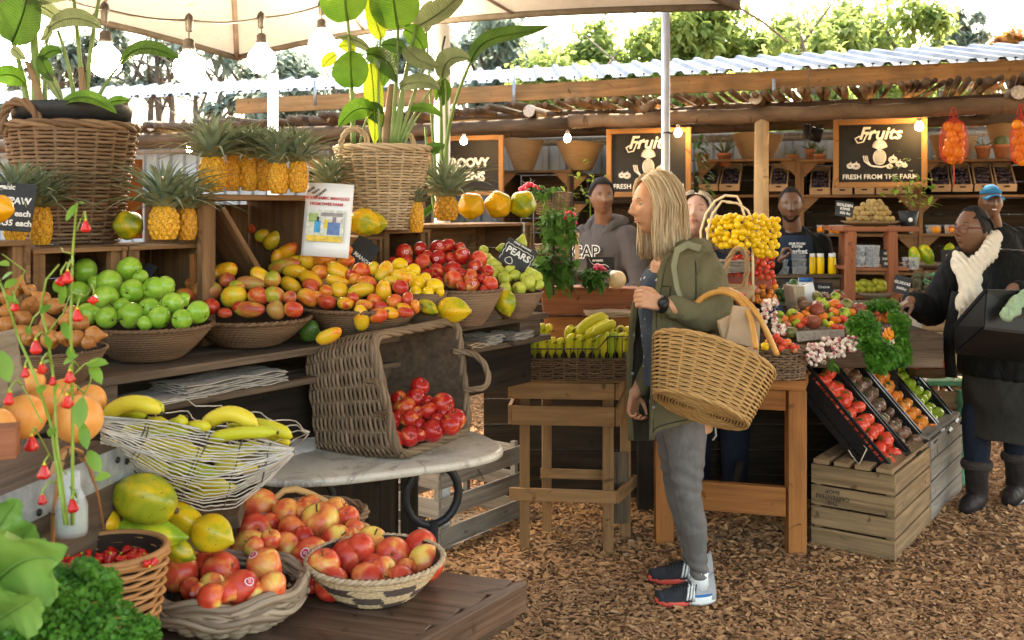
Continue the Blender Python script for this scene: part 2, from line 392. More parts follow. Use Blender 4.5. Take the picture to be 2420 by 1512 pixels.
for i in range(len(stringpts)-1):
 for k in range(8):
  u=k/8; q=stringpts[i].lerp(stringpts[i+1],u); q.z -= .035*4*u*(1-u)*(stringpts[i+1]-stringpts[i]).length; pts.append(q)
pts.append(stringpts[-1]); mb.tube(pts,.0055,6); so_=mb.build('light_cable',M_['socket'],loc=pts[10]); tag(so_,'dark cable of festoon lights looping under the white canopy','cable')
GB=[(250,145,38,3.75,248,22),(447,162,37,4.05,447,48),(619,142,33,4.45,617,42),(761,104,31,4.7,760,12),(888,42,30,4.9,880,-40),(38,132,32,3.4,40,30)]
GL=['glowing globe bulb hanging left of the others above the potted leaves','glowing globe bulb hanging above the left group of pineapples','glowing globe bulb hanging above the white pole','glowing globe bulb hanging highest, left of the big plant','glowing globe bulb half hidden behind the upright plant leaves','glowing globe bulb behind the leaves at the left edge']
for i,(x,y,r,d,sx,sy) in enumerate(GB):
 c=P(x,y,d); rr=S(r,d); o=thing('globe_bulb',GL[i],'light bulb',c,'globe bulbs strung under the canopy')
 m=MB(); prof=[(rr*math.sin(PI*j/14),-rr*math.cos(PI*j/14)) for j in range(0,12)]+[(rr*.42,rr*.98),(rr*.36,rr*1.2)]
 m.lathe(prof,24,c); m.build('globe',M_['bulb'],o)
 m=MB(); top=P(sx,sy,d); m.lathe([(rr*.40,rr*1.15),(rr*.42,rr*1.35),(rr*.36,rr*1.4),(rr*.38,rr*1.75),(rr*.22,rr*1.9),(.001,rr*1.95)],12,c); m.build('socket',M_['socket'],o)
 m=MB(); m.tube([c+V(0,0,rr*1.9),top],.003,5); m.lathe([(.002,-.05),(.014,-.045),(.016,-.01),(.02,0),(.014,.02),(.002,.03)],8,top); m.build('hanger',M_['socket'],o)
U=V(.947,-.322,0); Nn=V(.322,.947,0); O0=V((1800-CX)/F_PX*7.5,7.5,0)
def BSs(x,off):
 tt=(x-CX)/F_PX; return (tt*(O0.y+.947*off)-O0.x-.322*off)/(.947+.322*tt)
def BP(x,y,off):
 s_=BSs(x,off); q=O0+U*s_+Nn*off; q.z=CH-(y-HY)/F_PX*q.y; return q
def BZ(x,z,off):
 q=O0+U*BSs(x,off)+Nn*off; q.z=z; return q
UR=Matrix((U,Nn,V(0,0,1))).transposed()
perg=thing('pergola','rustic pole pergola roofing the back stall with log beam, posts and a layer of sticks','pergola',(O0.x,O0.y,0))
rs=random.Random(11)
def wob(a,b,n,amp,r):
 return [a.lerp(b,k/n)+V(0,rs.uniform(-amp,amp),rs.uniform(-amp,amp)) for k in range(n+1)],[r*rs.uniform(.93,1.07) for k in range(n+1)]
m=MB(); ps,rr_=wob(BP(-40,345,0),BP(1350,291,0),14,.008,.055); m.tube(ps,rr_,14); m.build('beam',M_['grey_log'],perg)
m=MB(); ps,rr_=wob(BP(1345,289,-.01),BP(2560,243,-.01),14,.008,.056); m.tube(ps,rr_,14); m.build('beam',M_['log'],perg)
m=MB(); ps,rr_=wob(BP(-40,322,.25),BP(2560,225,.25),20,.01,.03); m.tube(ps,rr_,10); m.build('beam',M_['grey_log'],perg)
m=MB(); ps,rr_=wob(BZ(-100,2.28,1.9),BZ(2500,2.33,1.9),12,.01,.05); m.tube(ps,rr_,10); m.build('beam',M_['grey_log'],perg)
m=MB(); q=BP(1800,280,0); ps=[V(q.x,q.y,0),V(q.x+.008,q.y,.9),V(q.x-.004,q.y,1.6),V(q.x,q.y,q.z+.02)]; m.tube(ps,[.058,.056,.054,.052],14); m.build('post',M_['post'],perg)
for xx in (792,1035):
 m=MB(); q=BP(xx,300,.1); m.tube([V(q.x,q.y,0),q],.055,12); m.build('post',M_['grey_log'],perg)
for (xx,yy) in ((1785,231),(1250,262),(768,277),(357,297),(2407,218)):
 q=BP(xx,yy,-.12); m=MB(); m.tube([q,q+Nn*2.3+V(0,0,.03)],[.05,.046],14,caps=False)
 lg=m.build('log',M_['grey_log'],perg); m=MB(); m.ball(q,.05,14,6,(1,.12,1),UR); m.build('end_cut',M_['log_end'],lg)
x=300; k=0
while x < 2470 and k < 98:
 off=-.28+rs.uniform(-.12,.16); yb=318-(x-300)*.0558
 q=BP(x,yb-14+rs.uniform(-9,3),off); r=rs.uniform(.017,.03); e=q+Nn*(2.6)+U*rs.uniform(-.25,.25); e.z=q.z+rs.uniform(-.02,.03)+.02
 m=MB(); mid=q.lerp(e,.5)+V(rs.uniform(-.04,.04),0,rs.uniform(-.015,.01)); m.tube([q,mid,e],[r,r*.95,r*.9],8)
 m.build('stick',M_['log'] if 1240 < x < 2150 else M_['grey_log'],perg); x += rs.uniform(14,30); k += 1
m=MB(); ps=[P(1050+1564-1209,235,7.2),P(1400-20,262,7.1),P(1520,255,7.1),P(1560,228,7.3)]
m.tube([BP(1518,262,-.3),BP(1535,248,-.25),BP(1570,232,.3)],[.03,.03,.025],8); m.build('stick',M_['log'],perg)
roof=thing('metal_roof','blue-white corrugated metal roof with timber fascia behind the pergola','roof',tuple(O0+Nn*1.2))
m=MB(); OF=1.15
a=BP(560,257,OF); b=BP(1100,222,OF); c=BP(1930,185,OF); d=BP(2600,154,OF)
for (p0,p1,hz) in ((BP(560,252,OF),BP(1910,186,OF),.155),(BP(1912,186,OF),BP(2620,155,OF),.155)):
 m=MB(); m.beam(p0,p1,.04,hz); m.build('fascia',M_['pine'],roof,bevel=.004)
m=MB(); prof=[(0,0),(.10,0),(.125,.032),(.165,.032),(.19,0)]
def roofpt(s_,h_,back): # back: metres up the slope
 q=O0+U*s_+Nn*OF; q.z=2.735+.0; q.y += back; q.z += back*.235+h_; return q
zl=(BP(1910,170,OF).z)
s_=-13.0; pts_=[]
while s_ < 3.2:
 for (ds,dh) in prof: pts_.append((s_+ds,dh))
 s_ += .215
def rz(s_): # follow fascia height
 return zl-.003
vs=[]
for (ss,hh) in pts_:
 for bk in (-.06,.3,1.5):
  q=O0+U*ss+Nn*OF; vs.append((q.x,q.y+bk,zl+.03+hh+bk*.215))
fs=[]
for i in range(len(pts_)-1):
 for j in range(2): fs.append((i*3+j,(i+1)*3+j,(i+1)*3+j+1,i*3+j+1))
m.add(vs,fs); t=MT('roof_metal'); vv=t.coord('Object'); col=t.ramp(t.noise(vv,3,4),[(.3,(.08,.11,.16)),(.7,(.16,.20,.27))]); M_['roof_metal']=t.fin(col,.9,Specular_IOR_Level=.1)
m.build('sheet',M_['roof_metal'],roof,smooth=False)
m=MB()
for i in range(0,len(pts_),5):
 q=O0+U*(pts_[i][0]+.05)+Nn*OF; m.box((q.x,q.y+.0,zl+.045),(.022,.022,.01)); m.box((q.x,q.y,zl+.04),(.007,.007,.03))
m.build('screw',M_['metal_black'],roof,smooth=False)
m=MB()
for xx in (745,1215,1829):
 q=BP(xx,200,1.05); q2=BP(xx,250,1.05)
 m.box(q.lerp(q2,.4),(.03,.01,.25),UR)
m.build('strap',M_['galv'],roof)
m=MB(); vs=[]; s_=-12; pr=[]
while s_ < 3.3:
 for ds,dh in ((0,0),(.05,.0),(.07,.03),(.12,.03),(.14,0)): pr.append((s_+ds,dh))
 s_ += .19
for ss,hh in pr:
 for z in (0,2.30): q=O0+U*ss+Nn*(2.35-hh); vs.append((q.x,q.y,z))
m.add(vs,[(2*i,2*i+2,2*i+3,2*i+1) for i in range(len(pr)-1)]); wl=m.build('metal_wall',plain('wall_metal',(.30,.35,.41),.45,.15,3,Metallic=.3),smooth=False,loc=tuple(O0+Nn*2.35))
tag(wl,'blue-grey corrugated metal wall behind the back shelves','wall')
m=MB(); m.beam(BZ(-100,2.245,2.24),BZ(2600,2.245,2.24),.03,.09); tag(m.build('wall_rail',M_['galv'],loc=BZ(1300,2.245,2.24)),'grey metal rail along the top of the corrugated wall','rail')
# ================= FRUIT SHAPES (unit radius) =================
FR={}
def defruit(kind,mb,mat,kids=()): FR[kind]=(mb.mesh(kind.split('/')[0],mat),[(n,k.mesh(n,m_)) for n,k,m_ in kids])
def prof_apple(m=18,tall=.92,top=.30,bot=.2,taper=.10):
 out=[]
 for j in range(m+1):
  t_=PI*(1-j/m); rho=1.02-top*math.exp(-(t_/.38)**2)-bot*math.exp(-((PI-t_)/.32)**2)
  out.append((max(1e-4,rho*math.sin(t_))*(1-taper*(1-math.cos(t_))/2),rho*math.cos(t_)*tall))
 return out
def lobes(n,a,zlo=True):
 def f(r,z,an): k=a*math.cos(n*an)*(max(0,-z) if zlo else 1); return r*(1+k),z+(k*.4 if zlo else 0)
 return f
stem=MB(); stem.tube([V(0,0,.62),V(.02,.02,.85),V(.08,.05,1.08)],[.045,.04,.06],6)
M_['stem']=plain('stem',(.10,.06,.025),.7)
caly=MB(); caly.ball((0,0,-.74),.13,8,4,(1,1,.6))
RED=[(.25,(.42,.012,.012)),(.5,(.55,.04,.02)),(.62,(.72,.22,.05)),(.75,(.75,.50,.12))]
M_['apple_red']=fruit('apple_red',[(.2,(.30,.006,.010)),(.55,(.45,.018,.014)),(.72,(.62,.16,.04)),(.85,(.66,.40,.10))],1.1,3,axis=.10,speck=(.70,.32,.16),spk=(.66,.80),spscale=18,rough=.22)
M_['apple_pink']=fruit('apple_pink',[(.24,(.48,.022,.014)),(.50,(.66,.075,.035)),(.64,(.76,.24,.065)),(.76,(.80,.50,.11)),(.92,(.62,.60,.10))],.95,3,axis=.10,side=.10,speck=(.80,.42,.20),spk=(.66,.82),spscale=16,rough=.3)
M_['apple_green']=fruit('apple_green',[(.25,(.16,.33,.025)),(.55,(.26,.46,.045)),(.8,(.42,.56,.10))],1.1,2,axis=.1,speck=(.5,.62,.25),spk=(.66,.72),spscale=14,rough=.24)
for k in ('red','pink','green'):
 m=MB(); m.lathe(prof_apple(tall=.9 if k != 'pink' else .94),28,mod=lobes(5,.05)); defruit('apple/'+k,m,M_['apple_'+k],[('stem',stem,M_['stem']),('calyx',caly,M_['stem'])])
def pear_prof(neck=.42,m=20):
 out=[]
 for j in range(m+1):
  u=j/m; z=-1+2.5*u
  r=math.sqrt(max(0,1-((z)/1.0)**2)) if z < 0 else 0
  if z >= 0: q=z/1.5; r=(1-q**2)**.5*(neck+(1-neck)*math.exp(-(z/.72)**2))
  out.append((max(r,1e-4),z-.2))
 out[0]=(1e-4,-1.12); return out
M_['pear_brown']=fruit('pear_brown',[(.3,(.27,.095,.022)),(.6,(.40,.15,.035)),(.8,(.48,.21,.05))],1.6,4,speck=(.25,.10,.03),spk=(.60,.72),spscale=20,rough=.45)
M_['pear_green']=fruit('pear_green',[(.3,(.40,.46,.05)),(.6,(.52,.55,.09)),(.8,(.62,.58,.10))],1.3,3,speck=(.25,.20,.05),spk=(.68,.76),spscale=20,rough=.4)
pst=MB(); pst.tube([V(0,0,1.2),V(.03,0,1.5),V(.12,.03,1.7)],[.05,.04,.06],6)
for k in ('brown','green'):
 m=MB(); m.lathe(pear_prof(.40 if k == 'brown' else .5),24,mod=lambda r,z,a: (r*(1+.03*math.cos(3*a+z)),z)); defruit('pear/'+k,m,M_['pear_'+k],[('stem',pst,M_['stem'])])
def mango(elong,bend=.12,pt=.15,mat=None,name='mango/y',n=24,ms=16,kids=()):
 m=MB()
 def fn(u,v):
  t_=PI*v; z=-math.cos(t_); r=math.sin(t_)**.86 if 0 < v < 1 else 1e-4; a=2*PI*u
  r *= 1-.18*z*pt*4
  return Vector((r*math.cos(a)*1.05+bend*elong*(z*z-.5),r*math.sin(a)*.94,z*elong))
 m.grid(fn,n,ms,True); defruit(name,m,mat,kids)
mst=MB(); mst.ball((0,0,0),.12,8,4,(1,1,.7))
M_['mango_yellow']=fruit('mango_yellow',[(.2,(.46,.50,.05)),(.38,(.68,.44,.03)),(.62,(.78,.36,.02)),(.76,(.74,.13,.025)),(.9,(.60,.04,.03))],.8,3,axis=.06,speck=(.10,.045,.015),spk=(.655,.69),spscale=7,rough=.3)
M_['mango_orange']=fruit('mango_orange',[(.2,(.72,.42,.05)),(.42,(.74,.26,.03)),(.62,(.66,.09,.025)),(.85,(.48,.03,.025))],.8,3,axis=.07,speck=(.08,.03,.012),spk=(.655,.70),spscale=7,rough=.3)
M_['mango_big']=fruit('mango_big',[(.2,(.24,.30,.03)),(.38,(.44,.36,.04)),(.52,(.52,.17,.04)),(.68,(.46,.07,.03)),(.85,(.20,.05,.05))],.75,3,axis=.08,side=.06,speck=(.10,.05,.02),spk=(.68,.74),spscale=9,rough=.3)
M_['mango_red']=fruit('mango_red',[(.2,(.62,.34,.05)),(.4,(.58,.10,.03)),(.7,(.45,.02,.02))],.8,3,axis=.05,speck=(.3,.15,.05),spk=(.68,.74),spscale=10,rough=.26)
M_['mango_brown']=fruit('mango_brown',[(.2,(.34,.26,.05)),(.5,(.40,.13,.045)),(.8,(.30,.075,.03))],.8,3,rough=.38)
M_['papaya_y']=fruit('papaya_y',[(.2,(.10,.18,.015)),(.38,(.30,.32,.02)),(.55,(.62,.42,.02)),(.8,(.78,.38,.015))],.7,3,axis=-.05,speck=(.14,.08,.01),spk=(.66,.72),spscale=7,rough=.28)
M_['papaya_g']=fruit('papaya_g',[(.25,(.09,.20,.015)),(.5,(.22,.34,.025)),(.66,(.50,.50,.03)),(.82,(.70,.50,.02))],.7,3,axis=-.05,speck=(.10,.10,.02),spk=(.68,.74),spscale=8,rough=.25)
M_['papaya_o']=fruit('papaya_o',[(.2,(.30,.30,.02)),(.36,(.72,.38,.02)),(.7,(.82,.36,.015)),(.9,(.80,.28,.015))],.7,3,speck=(.25,.12,.02),spk=(.68,.72),spscale=6,rough=.25)
M_['avocado']=fruit('avocado',[(.3,(.02,.06,.008)),(.7,(.06,.13,.02))],3,3,rough=.4)
for k,mm_ in (('y','mango_yellow'),('o','mango_orange')): mango(1.55,.10,.12,M_[mm_],'mango/'+k)
for k in ('big','red','brown'): mango(1.22,.07,.10,M_['mango_'+k],'mango/'+k)
mango(1.25,.03,.25,M_['avocado'],'avocado/a')
def papaya(name,mat,el=1.3,point=.5):
 m=MB()
 def fn(u,v):
  t_=PI*v; z=-math.cos(t_); a=2*PI*u; r=max(1e-4,math.sin(t_))
  if z > 0: r *= 1-point*.55*z**2
  r *= 1+.06*math.cos(5*a)
  return Vector((r*math.cos(a),r*math.sin(a),z*el+(.12 if z > .97 else 0)))
 m.grid(fn,30,18,True); k=MB(); k.tube([V(0,0,-el*.93),V(0,0,-el*1.08)],[.17,.12],8); m2=[('stem',k,M_['stem'])]
 defruit(name,m,mat,m2)
papaya('papaya/y',M_['papaya_y']); papaya('papaya/g',M_['papaya_g'],1.6,.7); papaya('papaya/o',M_['papaya_o'],1.15,.35); papaya('papaya/long',M_['papaya_g'],2.0,.8)
M_['melon']=fruit('melon',[(.3,(.78,.27,.05)),(.7,(.82,.36,.09))],1.2,3,speck=(.85,.5,.25),spk=(.62,.7),spscale=22,rough=.45)
M_['orange']=fruit('orange',[(.3,(.80,.22,.01)),(.7,(.85,.30,.02))],1.2,2,rough=.38,bumpy=.4,spscale=18)
M_['lemon']=fruit('lemon',[(.3,(.80,.48,.01)),(.7,(.85,.56,.03))],1.2,2,rough=.25)
for k,mm_,tl in (('melon/m','melon',.97),('orange/o','orange',.95),('plum/y','lemon',.92)):
 m=MB(); m.lathe(prof_apple(14,tl,.06,.05,.0),24); defruit(k,m,M_[mm_])
ORD=['leftmost','second','third','fourth','fifth','sixth','seventh','eighth','ninth','tenth','eleventh','twelfth','thirteenth','fourteenth','fifteenth','sixteenth']
def rows_label(objs,desc,where,group,rowh):
 """objs: (object, x, y[, own words]); every label is told by row (from the top) and place in the row"""
 it=sorted(objs,key=lambda a: a[2]); rows=[]
 for a in it:
  if rows and a[2]-rows[-1][0][2] < rowh: rows[-1].append(a)
  else: rows.append([a])
 RN=['top','second','third','fourth','fifth','sixth','seventh','eighth','ninth','tenth']
 for i,r in enumerate(rows):
  r.sort(key=lambda a: a[1]); rn='only' if len(rows) == 1 else ('bottom' if i == len(rows)-1 else RN[min(i,9)])
  for j,a in enumerate(r):
   pos='alone' if len(r) == 1 else ('rightmost' if j == len(r)-1 else (ORD[j] if j == 0 else ORD[j]+' from left'))
   d_=a[3] if len(a) > 3 and a[3] else desc
   wh=('in the row ' if rn == 'only' else 'in %s row ' % rn)+where
   a[0]['label']=(d_+', '+pos+' '+wh); a[0]['group']=group
rf=random.Random(5)
def rndM(): return Euler((rf.uniform(-PI,PI),rf.uniform(-PI,PI),rf.uniform(-PI,PI))).to_matrix()
def putf(kind,p,r,M=None,name=None,cat=None,kids=True,sc3=None):
 me,ks=FR[kind]; o=link(name or kind.split('/')[0],me,p,M if M is not None else rndM(),sc3 or r)
 o['category']=cat or (name or kind.split('/')[0]).replace('_',' ')
 if kids:
  for n_,km in ks: link(n_,km,parent=o)
 return o
def mgM(ang,tilt=0):
 """long axis lies in the picture plane at ang degrees (image, y down), tilt towards the viewer"""
 a=R(ang); d_=V(math.cos(a)*math.cos(R(tilt)),-math.sin(R(tilt)),-math.sin(a)*math.cos(R(tilt)))
 return aim(d_,(0,-1,.2)) @ rotm(0,0,rf.uniform(0,360))
def dlin(y,y0,d0,y1,d1): return d0+(d1-d0)*(y-y0)/(y1-y0)
M_['stk_r']=plain('sticker_red',(.55,.02,.05),.4,.05); M_['stk_w']=plain('sticker_white',(.85,.72,.72),.4,.03)
stk=MB()
def cap(r,zr,mat,hole=0,lob=0):
 n=18; ring=[]
 for k in range(n):
  a=2*PI*k/n; rr=r*(1+lob*math.cos(a*2)+lob*.6*math.sin(3*a)); ring.append(V(rr*math.cos(a),rr*math.sin(a),math.sqrt(max(0,zr*zr-rr*rr))))
 stk.add([V(0,0,zr)]+ring,[(0,1+k,1+(k+1) % n) for k in range(n)],mat)
cap(.24,1.035,1,lob=.10); cap(.19,1.042,0,lob=.10)
for a in range(3): stk.add([V(-.09,.07-.07*a,1.052),V(.09,.07-.07*a,1.052),V(.08,.095-.07*a,1.05),V(-.08,.095-.07*a,1.05)],[(0,1,2,3)],1)
STK=stk.mesh('sticker',[M_['stk_r'],M_['stk_w']])
def sticker(o,dx,dy):
 """dx, dy: where on the face turned to the viewer (fraction of radius)"""
 d_=unit(V(dx,-math.sqrt(max(.05,1-dx*dx-dy*dy)),dy)); c=link('sticker',STK,parent=o); Mi=o.rotation_euler.to_matrix().inverted()
 c.rotation_euler=(Mi @ aim(d_)).to_euler(); return c
# ================= BASKETS =================
def coilbowl(c,rt,rb,h,mat,name='bowl',label='',cat='bowl',pattern=None,n=120,rows=14,rimr=None,tilt=None):
 """shallow coiled bowl: outside with stitched coils, rolled rim, inside"""
 o=thing(name,label,cat,c); m=MB(); c=Vector(c); Mt=tilt
 rimr=rimr or rt*.035
 def out(t_):  # 0 bottom .. 1 rim
  return rb+(rt-rb)*(t_**.72 if t_ > 0 else 0),h*t_
 def fn(u,v):
  a=2*PI*u; r_,z_=out(v); k=v*rows; b=abs(math.sin(PI*k))**.6
  st=.5+.5*math.cos(2*PI*(u*n/2+ (int(k) % 2)*.5+k*.18)); q=r_+(.0030*b+.0022*st*b)*rt/.16
  p_=V(q*math.cos(a),q*math.sin(a),z_); return c+(Mt @ p_ if Mt else p_)
 m.grid(fn,n*2,rows*4,True,0,(1,0))
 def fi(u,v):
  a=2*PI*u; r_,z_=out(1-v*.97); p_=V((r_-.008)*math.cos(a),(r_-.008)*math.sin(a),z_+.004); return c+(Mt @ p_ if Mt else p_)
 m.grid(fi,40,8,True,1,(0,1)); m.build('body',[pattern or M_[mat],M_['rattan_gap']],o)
 m=MB()
 for ph in range(2):
  pts=[]
  for k in range(220):
   a=2*PI*k/220; tw=a*34+ph*PI; p_=V((rt+math.cos(tw)*rimr*.45)*math.cos(a),(rt+math.cos(tw)*rimr*.45)*math.sin(a),h+math.sin(tw)*rimr*.45)
   pts.append(c+(Mt @ p_ if Mt else p_))
  m.tube(pts,rimr*.72,6,closed=True)
 m.build('rim',M_['rattan_tan'] if pattern else M_[mat],o); return o
def weave(shape,rows,stakes,r,mat,parent,name='weave',amp=None,seg=3,pair=1,gap='rattan_gap',strength=1.0,jit=.25,stake_r=None,gapoff=.004):
 """real woven wall: shape(u,v)->(point, outward normal); horizontal rods pass in front of and behind the upright stakes"""
 rs_=random.Random(rows*stakes); m=MB(); amp=amp or r*1.1; N_=stakes*seg
 for i in range(rows):
  v=(i+.5)/rows; pts=[]; rr_=[]
  for k in range(N_):
   u=k/N_; p,nn=shape(u,min(1,max(0,v+rs_.uniform(-jit,jit)*.35/rows))); a=math.cos(PI*(u*stakes/pair)+PI*(i % 2))
   pts.append(Vector(p)+Vector(nn)*(amp*a)); rr_.append(r*(1+rs_.uniform(-.18,.18)))
  m.tube(pts,rr_,5,closed=True)
 m.build(name,M_[mat],parent); m=MB()
 for k in range(0,stakes,pair):
  pts=[Vector(shape((k+.5*pair)/stakes % 1,v/6)[0]) for v in range(7)]; m.tube(pts,stake_r or r*1.0,5)
 m.build('stakes',M_[mat],parent)
 if gap:
  m=MB()
  def fn(u,v): p,nn=shape(u % 1.0,v); return Vector(p)-Vector(nn)*(r+gapoff)
  m.grid(fn,min(stakes,60),6,True,0,(1,0)); m.build('lining',M_[gap],parent)
def rope(pts,r,strands,mat,parent,name,twist=3.0,n=6):
 """twisted rod handle or rim along pts"""
 m=MB(); pts=[Vector(p) for p in pts]; L=0; ds=[0]
 for a,b in zip(pts,pts[1:]): L += (b-a).length; ds.append(L)
 K=max(24,int(L/(r*.9))); res=[]
 for i in range(K+1):
  t_=L*i/K; j=max(0,min(len(pts)-2,next((q for q in range(len(ds)-1) if ds[q+1] >= t_),len(ds)-2)))
  f=(t_-ds[j])/max(1e-9,ds[j+1]-ds[j]); res.append(pts[j].lerp(pts[j+1],f))
 for s_ in range(strands):
  out=[]
  for i,p in enumerate(res):
   tg=unit(res[min(i+1,K)]-res[max(0,i-1)]); x,y,z=frame(tg,(.3,.5,.8)); an=2*PI*s_/strands+twist*L*i/K/(r*6)
   out.append(p+(x*math.cos(an)+y*math.sin(an))*r*.55)
  m.tube(out,r*.58,n)
 return m.build(name,M_[mat],parent)
def arc(a,b,up,h,n=14,pw=1.0):
 a=Vector(a); b=Vector(b); up=Vector(up); return [a.lerp(b,.5-.5*math.cos(PI*k/n))+up*h*(math.sin(PI*k/n)**pw) for k in range(n+1)]
def conebasket(o,c,rt,rb,h,rows,stakes,r,mat,pair=1,ell=1.0,M=None,rim=True,gap='rattan_gap'):
 c=Vector(c); M=M or Matrix.Identity(3)
 def shape(u,v):
  a=2*PI*u; rr_=rb+(rt-rb)*v**.85; p=V(rr_*math.cos(a),rr_*ell*math.sin(a),h*v); nn=unit(V(math.cos(a),math.sin(a)/ell,-.1)); return c+M @ p,M @ nn
 weave(shape,rows,stakes,r,mat,o,pair=pair,gap=gap)
 if rim:
  pts=[shape(k/40,1)[0] for k in range(41)]; rope(pts,r*2.3,3,mat,o,'rim',2.0)
 return shape
def crate(c,L,D_,H,slats,mat,label,rot=0,open_side='top',th=.012,gapf=.22,name='wooden_crate',cat='crate',solid=False):
 """slatted box; c = bottom centre; L along local x, D along y; open_side top or front"""
 o=thing(name,label,cat,c); M=rotm(0,0,rot); c=Vector(c); sl=MB(); cn=MB()
 def bx(mb,p,s): mb.box(c+M @ Vector(p),s,M)
 hh=H/slats
 for i in range(slats):
  z=hh*(i+.5); sh=hh*(1-gapf) if not solid else hh*.985
  for sg in (-1,1):
   if not (open_side == 'front' and sg == -1): bx(sl,(0,sg*(D_/2-th/2),z),(L-.004,th,sh))
   bx(sl,(sg*(L/2+th/2),0,z),(th,D_,sh))
 for a in (-1,1):
  for b in (-1,1): cn=MB(); bx(cn,(a*(L/2-th*1.2),b*(D_/2-th*2.2),H/2),(th*2.2,th*2.2,H-.004)); cn.build('corner_post',M_[mat],o,smooth=False)
 if open_side == 'front':
  for z in (th/2+.001,H-th/2): bx(sl,(0,-.002,z),(L+th*2+.004,D_+.004,th))
 else:
  bx(sl,(0,0,th/2),(L-.01,D_-2*th-.004,th))
 sl.build('slats',M_[mat],o,smooth=False,bevel=.0015); return o
# ================= LEFT COUNTER =================
A1=G(240,893,1.15); A2=G(1296,738,1.15); Ud=unit(A2-A1); Ud.z=0; Nd=V(-Ud.y,Ud.x,0)
def CP(s_,off,z): q=A1+Ud*s_+Nd*off; q.z=z; return q
def CPx(x,off,z):
 tt=(x-CX)/F_PX; q0=A1+Nd*off; s_=(tt*q0.y-q0.x)/(Ud.x-tt*Ud.y); q=q0+Ud*s_; q.z=z; return q
LC=(A2-A1).length; URd=Matrix((Ud,Nd,V(0,0,1))).transposed()
ct=thing('display_counter','long weathered wooden counter carrying the fruit bowls, with newspapers wedged under its top','counter',CP(LC/2,.4,0))
for j in range(5):
 m=MB(); w_=.155; off=.08+j*.16; m.beam(CP(-1.2,off,1.138),CP(LC,off,1.138),w_,.022,V(0,0,1)); m.build('board',M_['old_wood'],ct,smooth=False,bevel=.003)
m=MB(); m.beam(CP(-1.2,.05,1.052),CP(LC+.02,.05,1.052),.10,.02); m.build('lower_board',M_['old_wood'],ct,smooth=False,bevel=.003)
m=MB(); m.beam(CP(-1.2,.32,1.052),CP(LC+.02,.32,1.052),.36,.02); m.build('lower_board',M_['old_wood'],ct,smooth=False)
for s_ in (.02,.93,1.75,LC-.06):
 m=MB(); m.beam(CP(s_,0.02,1.095),CP(s_,.7,1.095),.07,.062); m.build('spacer',M_['old_wood'],ct,smooth=False,bevel=.002)
for s_ in (.90,):
 m=MB(); a=CP(s_-.005,.03,1.04); b=CP(s_-.005,.03,.88)
 for (dx,dd) in ((-.11,0),(.11,0)):
  m.add([CP(s_+dx*.08,.01,1.04),CP(s_+dx,.01,1.04),CP(s_+dx*.08,.01,.90),CP(s_+dx*.08,.05,1.04),CP(s_+dx,.05,1.04),CP(s_+dx*.08,.05,.90)],[(0,1,2),(3,5,4),(0,3,4,1),(1,4,5,2),(2,5,3,0)])
 m.build('bracket',M_['old_wood'],ct,smooth=False)
m=MB(); m.beam(CP(-1.2,.10,.95),CP(LC,.10,.95),.03,.16); m.build('apron',M_['shadow_dark_wood'],ct,smooth=False)
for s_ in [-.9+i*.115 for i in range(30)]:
 m=MB(); m.beam(CP(s_,.74,0),CP(s_,.74,1.03),.105,.02,Nd); m.build('panel',M_['shadow_dark_wood'],ct,smooth=False) if s_ < LC-.05 else None
m=MB(); m.beam(CP(LC-.04,.7,0),CP(LC-.04,.7,1.04),.07,.07); m.build('leg',M_['shadow_dark_wood'],ct,smooth=False)
def papers(c,L,W_,n,rot,label,mat='newsprint',t=.004):
 o=thing('newspaper_stack',label,'newspapers',c); rs_=random.Random(n*7+int(L*100)); Mr=rotm(0,0,rot)
 for k in range(n):
  m=MB(); z=k*t; dx,dy=rs_.uniform(-.008,.008),rs_.uniform(-.01,.01); a0=rs_.uniform(-3,3)
  def fn(u,v,z=z,dx=dx,dy=dy,a0=a0):
   return Vector(c)+rotm(0,0,rot+a0) @ V((u-.5)*L+dx,(v-.5)*W_+dy,z+.002*math.sin(u*9+k)+.0015*math.sin(v*14+k*2))
  m.grid(fn,10,8)
  def fn2(u,v,fn=fn): p=fn(u,v); return p+V(0,0,t*.7)
  m.grid(fn2,10,8); b=[]
  for (u0,v0,u1,v1) in ((0,0,1,0),(1,0,1,1),(1,1,0,1),(0,1,0,0)):
   def fe(u,v,q=(u0,v0,u1,v1)): p=fn(q[0]+(q[2]-q[0])*u,q[1]+(q[3]-q[1])*u); return p+V(0,0,t*.7*v)
   m.grid(fe,10,1)
  m.build('folded_paper',M_[mat],o)
 return o
def rotd(): return math.degrees(math.atan2(Ud.y,Ud.x))
papers(CPx(330,.06,1.064),.30,.16,3,rotd()-3,'crumpled newspapers poking out low under the counter on the left')
papers(CPx(478,.06,1.064),.22,.14,9,rotd()+4,'thick stack of newspapers under the counter left of the spacer block')
papers(CPx(588,.07,1.064),.15,.14,9,rotd()-3,'stack of newspapers under the counter beside the broken bracket')
papers(CPx(1098,.06,1.064),.09,.14,4,rotd()-6,'newspapers under the counter end, leftmost of the three right of the tipped basket','paper_brown')
papers(CPx(1140,.05,1.064),.09,.12,9,rotd(),'newspaper bundle under the counter end, middle of the three right of the tipped basket')
papers(CPx(1208,.05,1.064),.12,.12,7,rotd()+2,'newspaper bundle under the counter end, rightmost of the three')
rc=rotd()
def crf(x0,x1,ztop,zb,off,dep,label,mat='crate_wood',slats=3):
 a=CPx(x0,off,zb); b=CPx(x1,off,zb); L=(b-a).length; c=(a+b)/2+Nd*dep/2
 return crate(c,L-.03,dep,ztop-zb,slats,mat,label,rc,'front',solid=True)
crf(-130,76,1.475,1.15,.28,.35,'wooden crate at the left edge under the pawpaw price board')
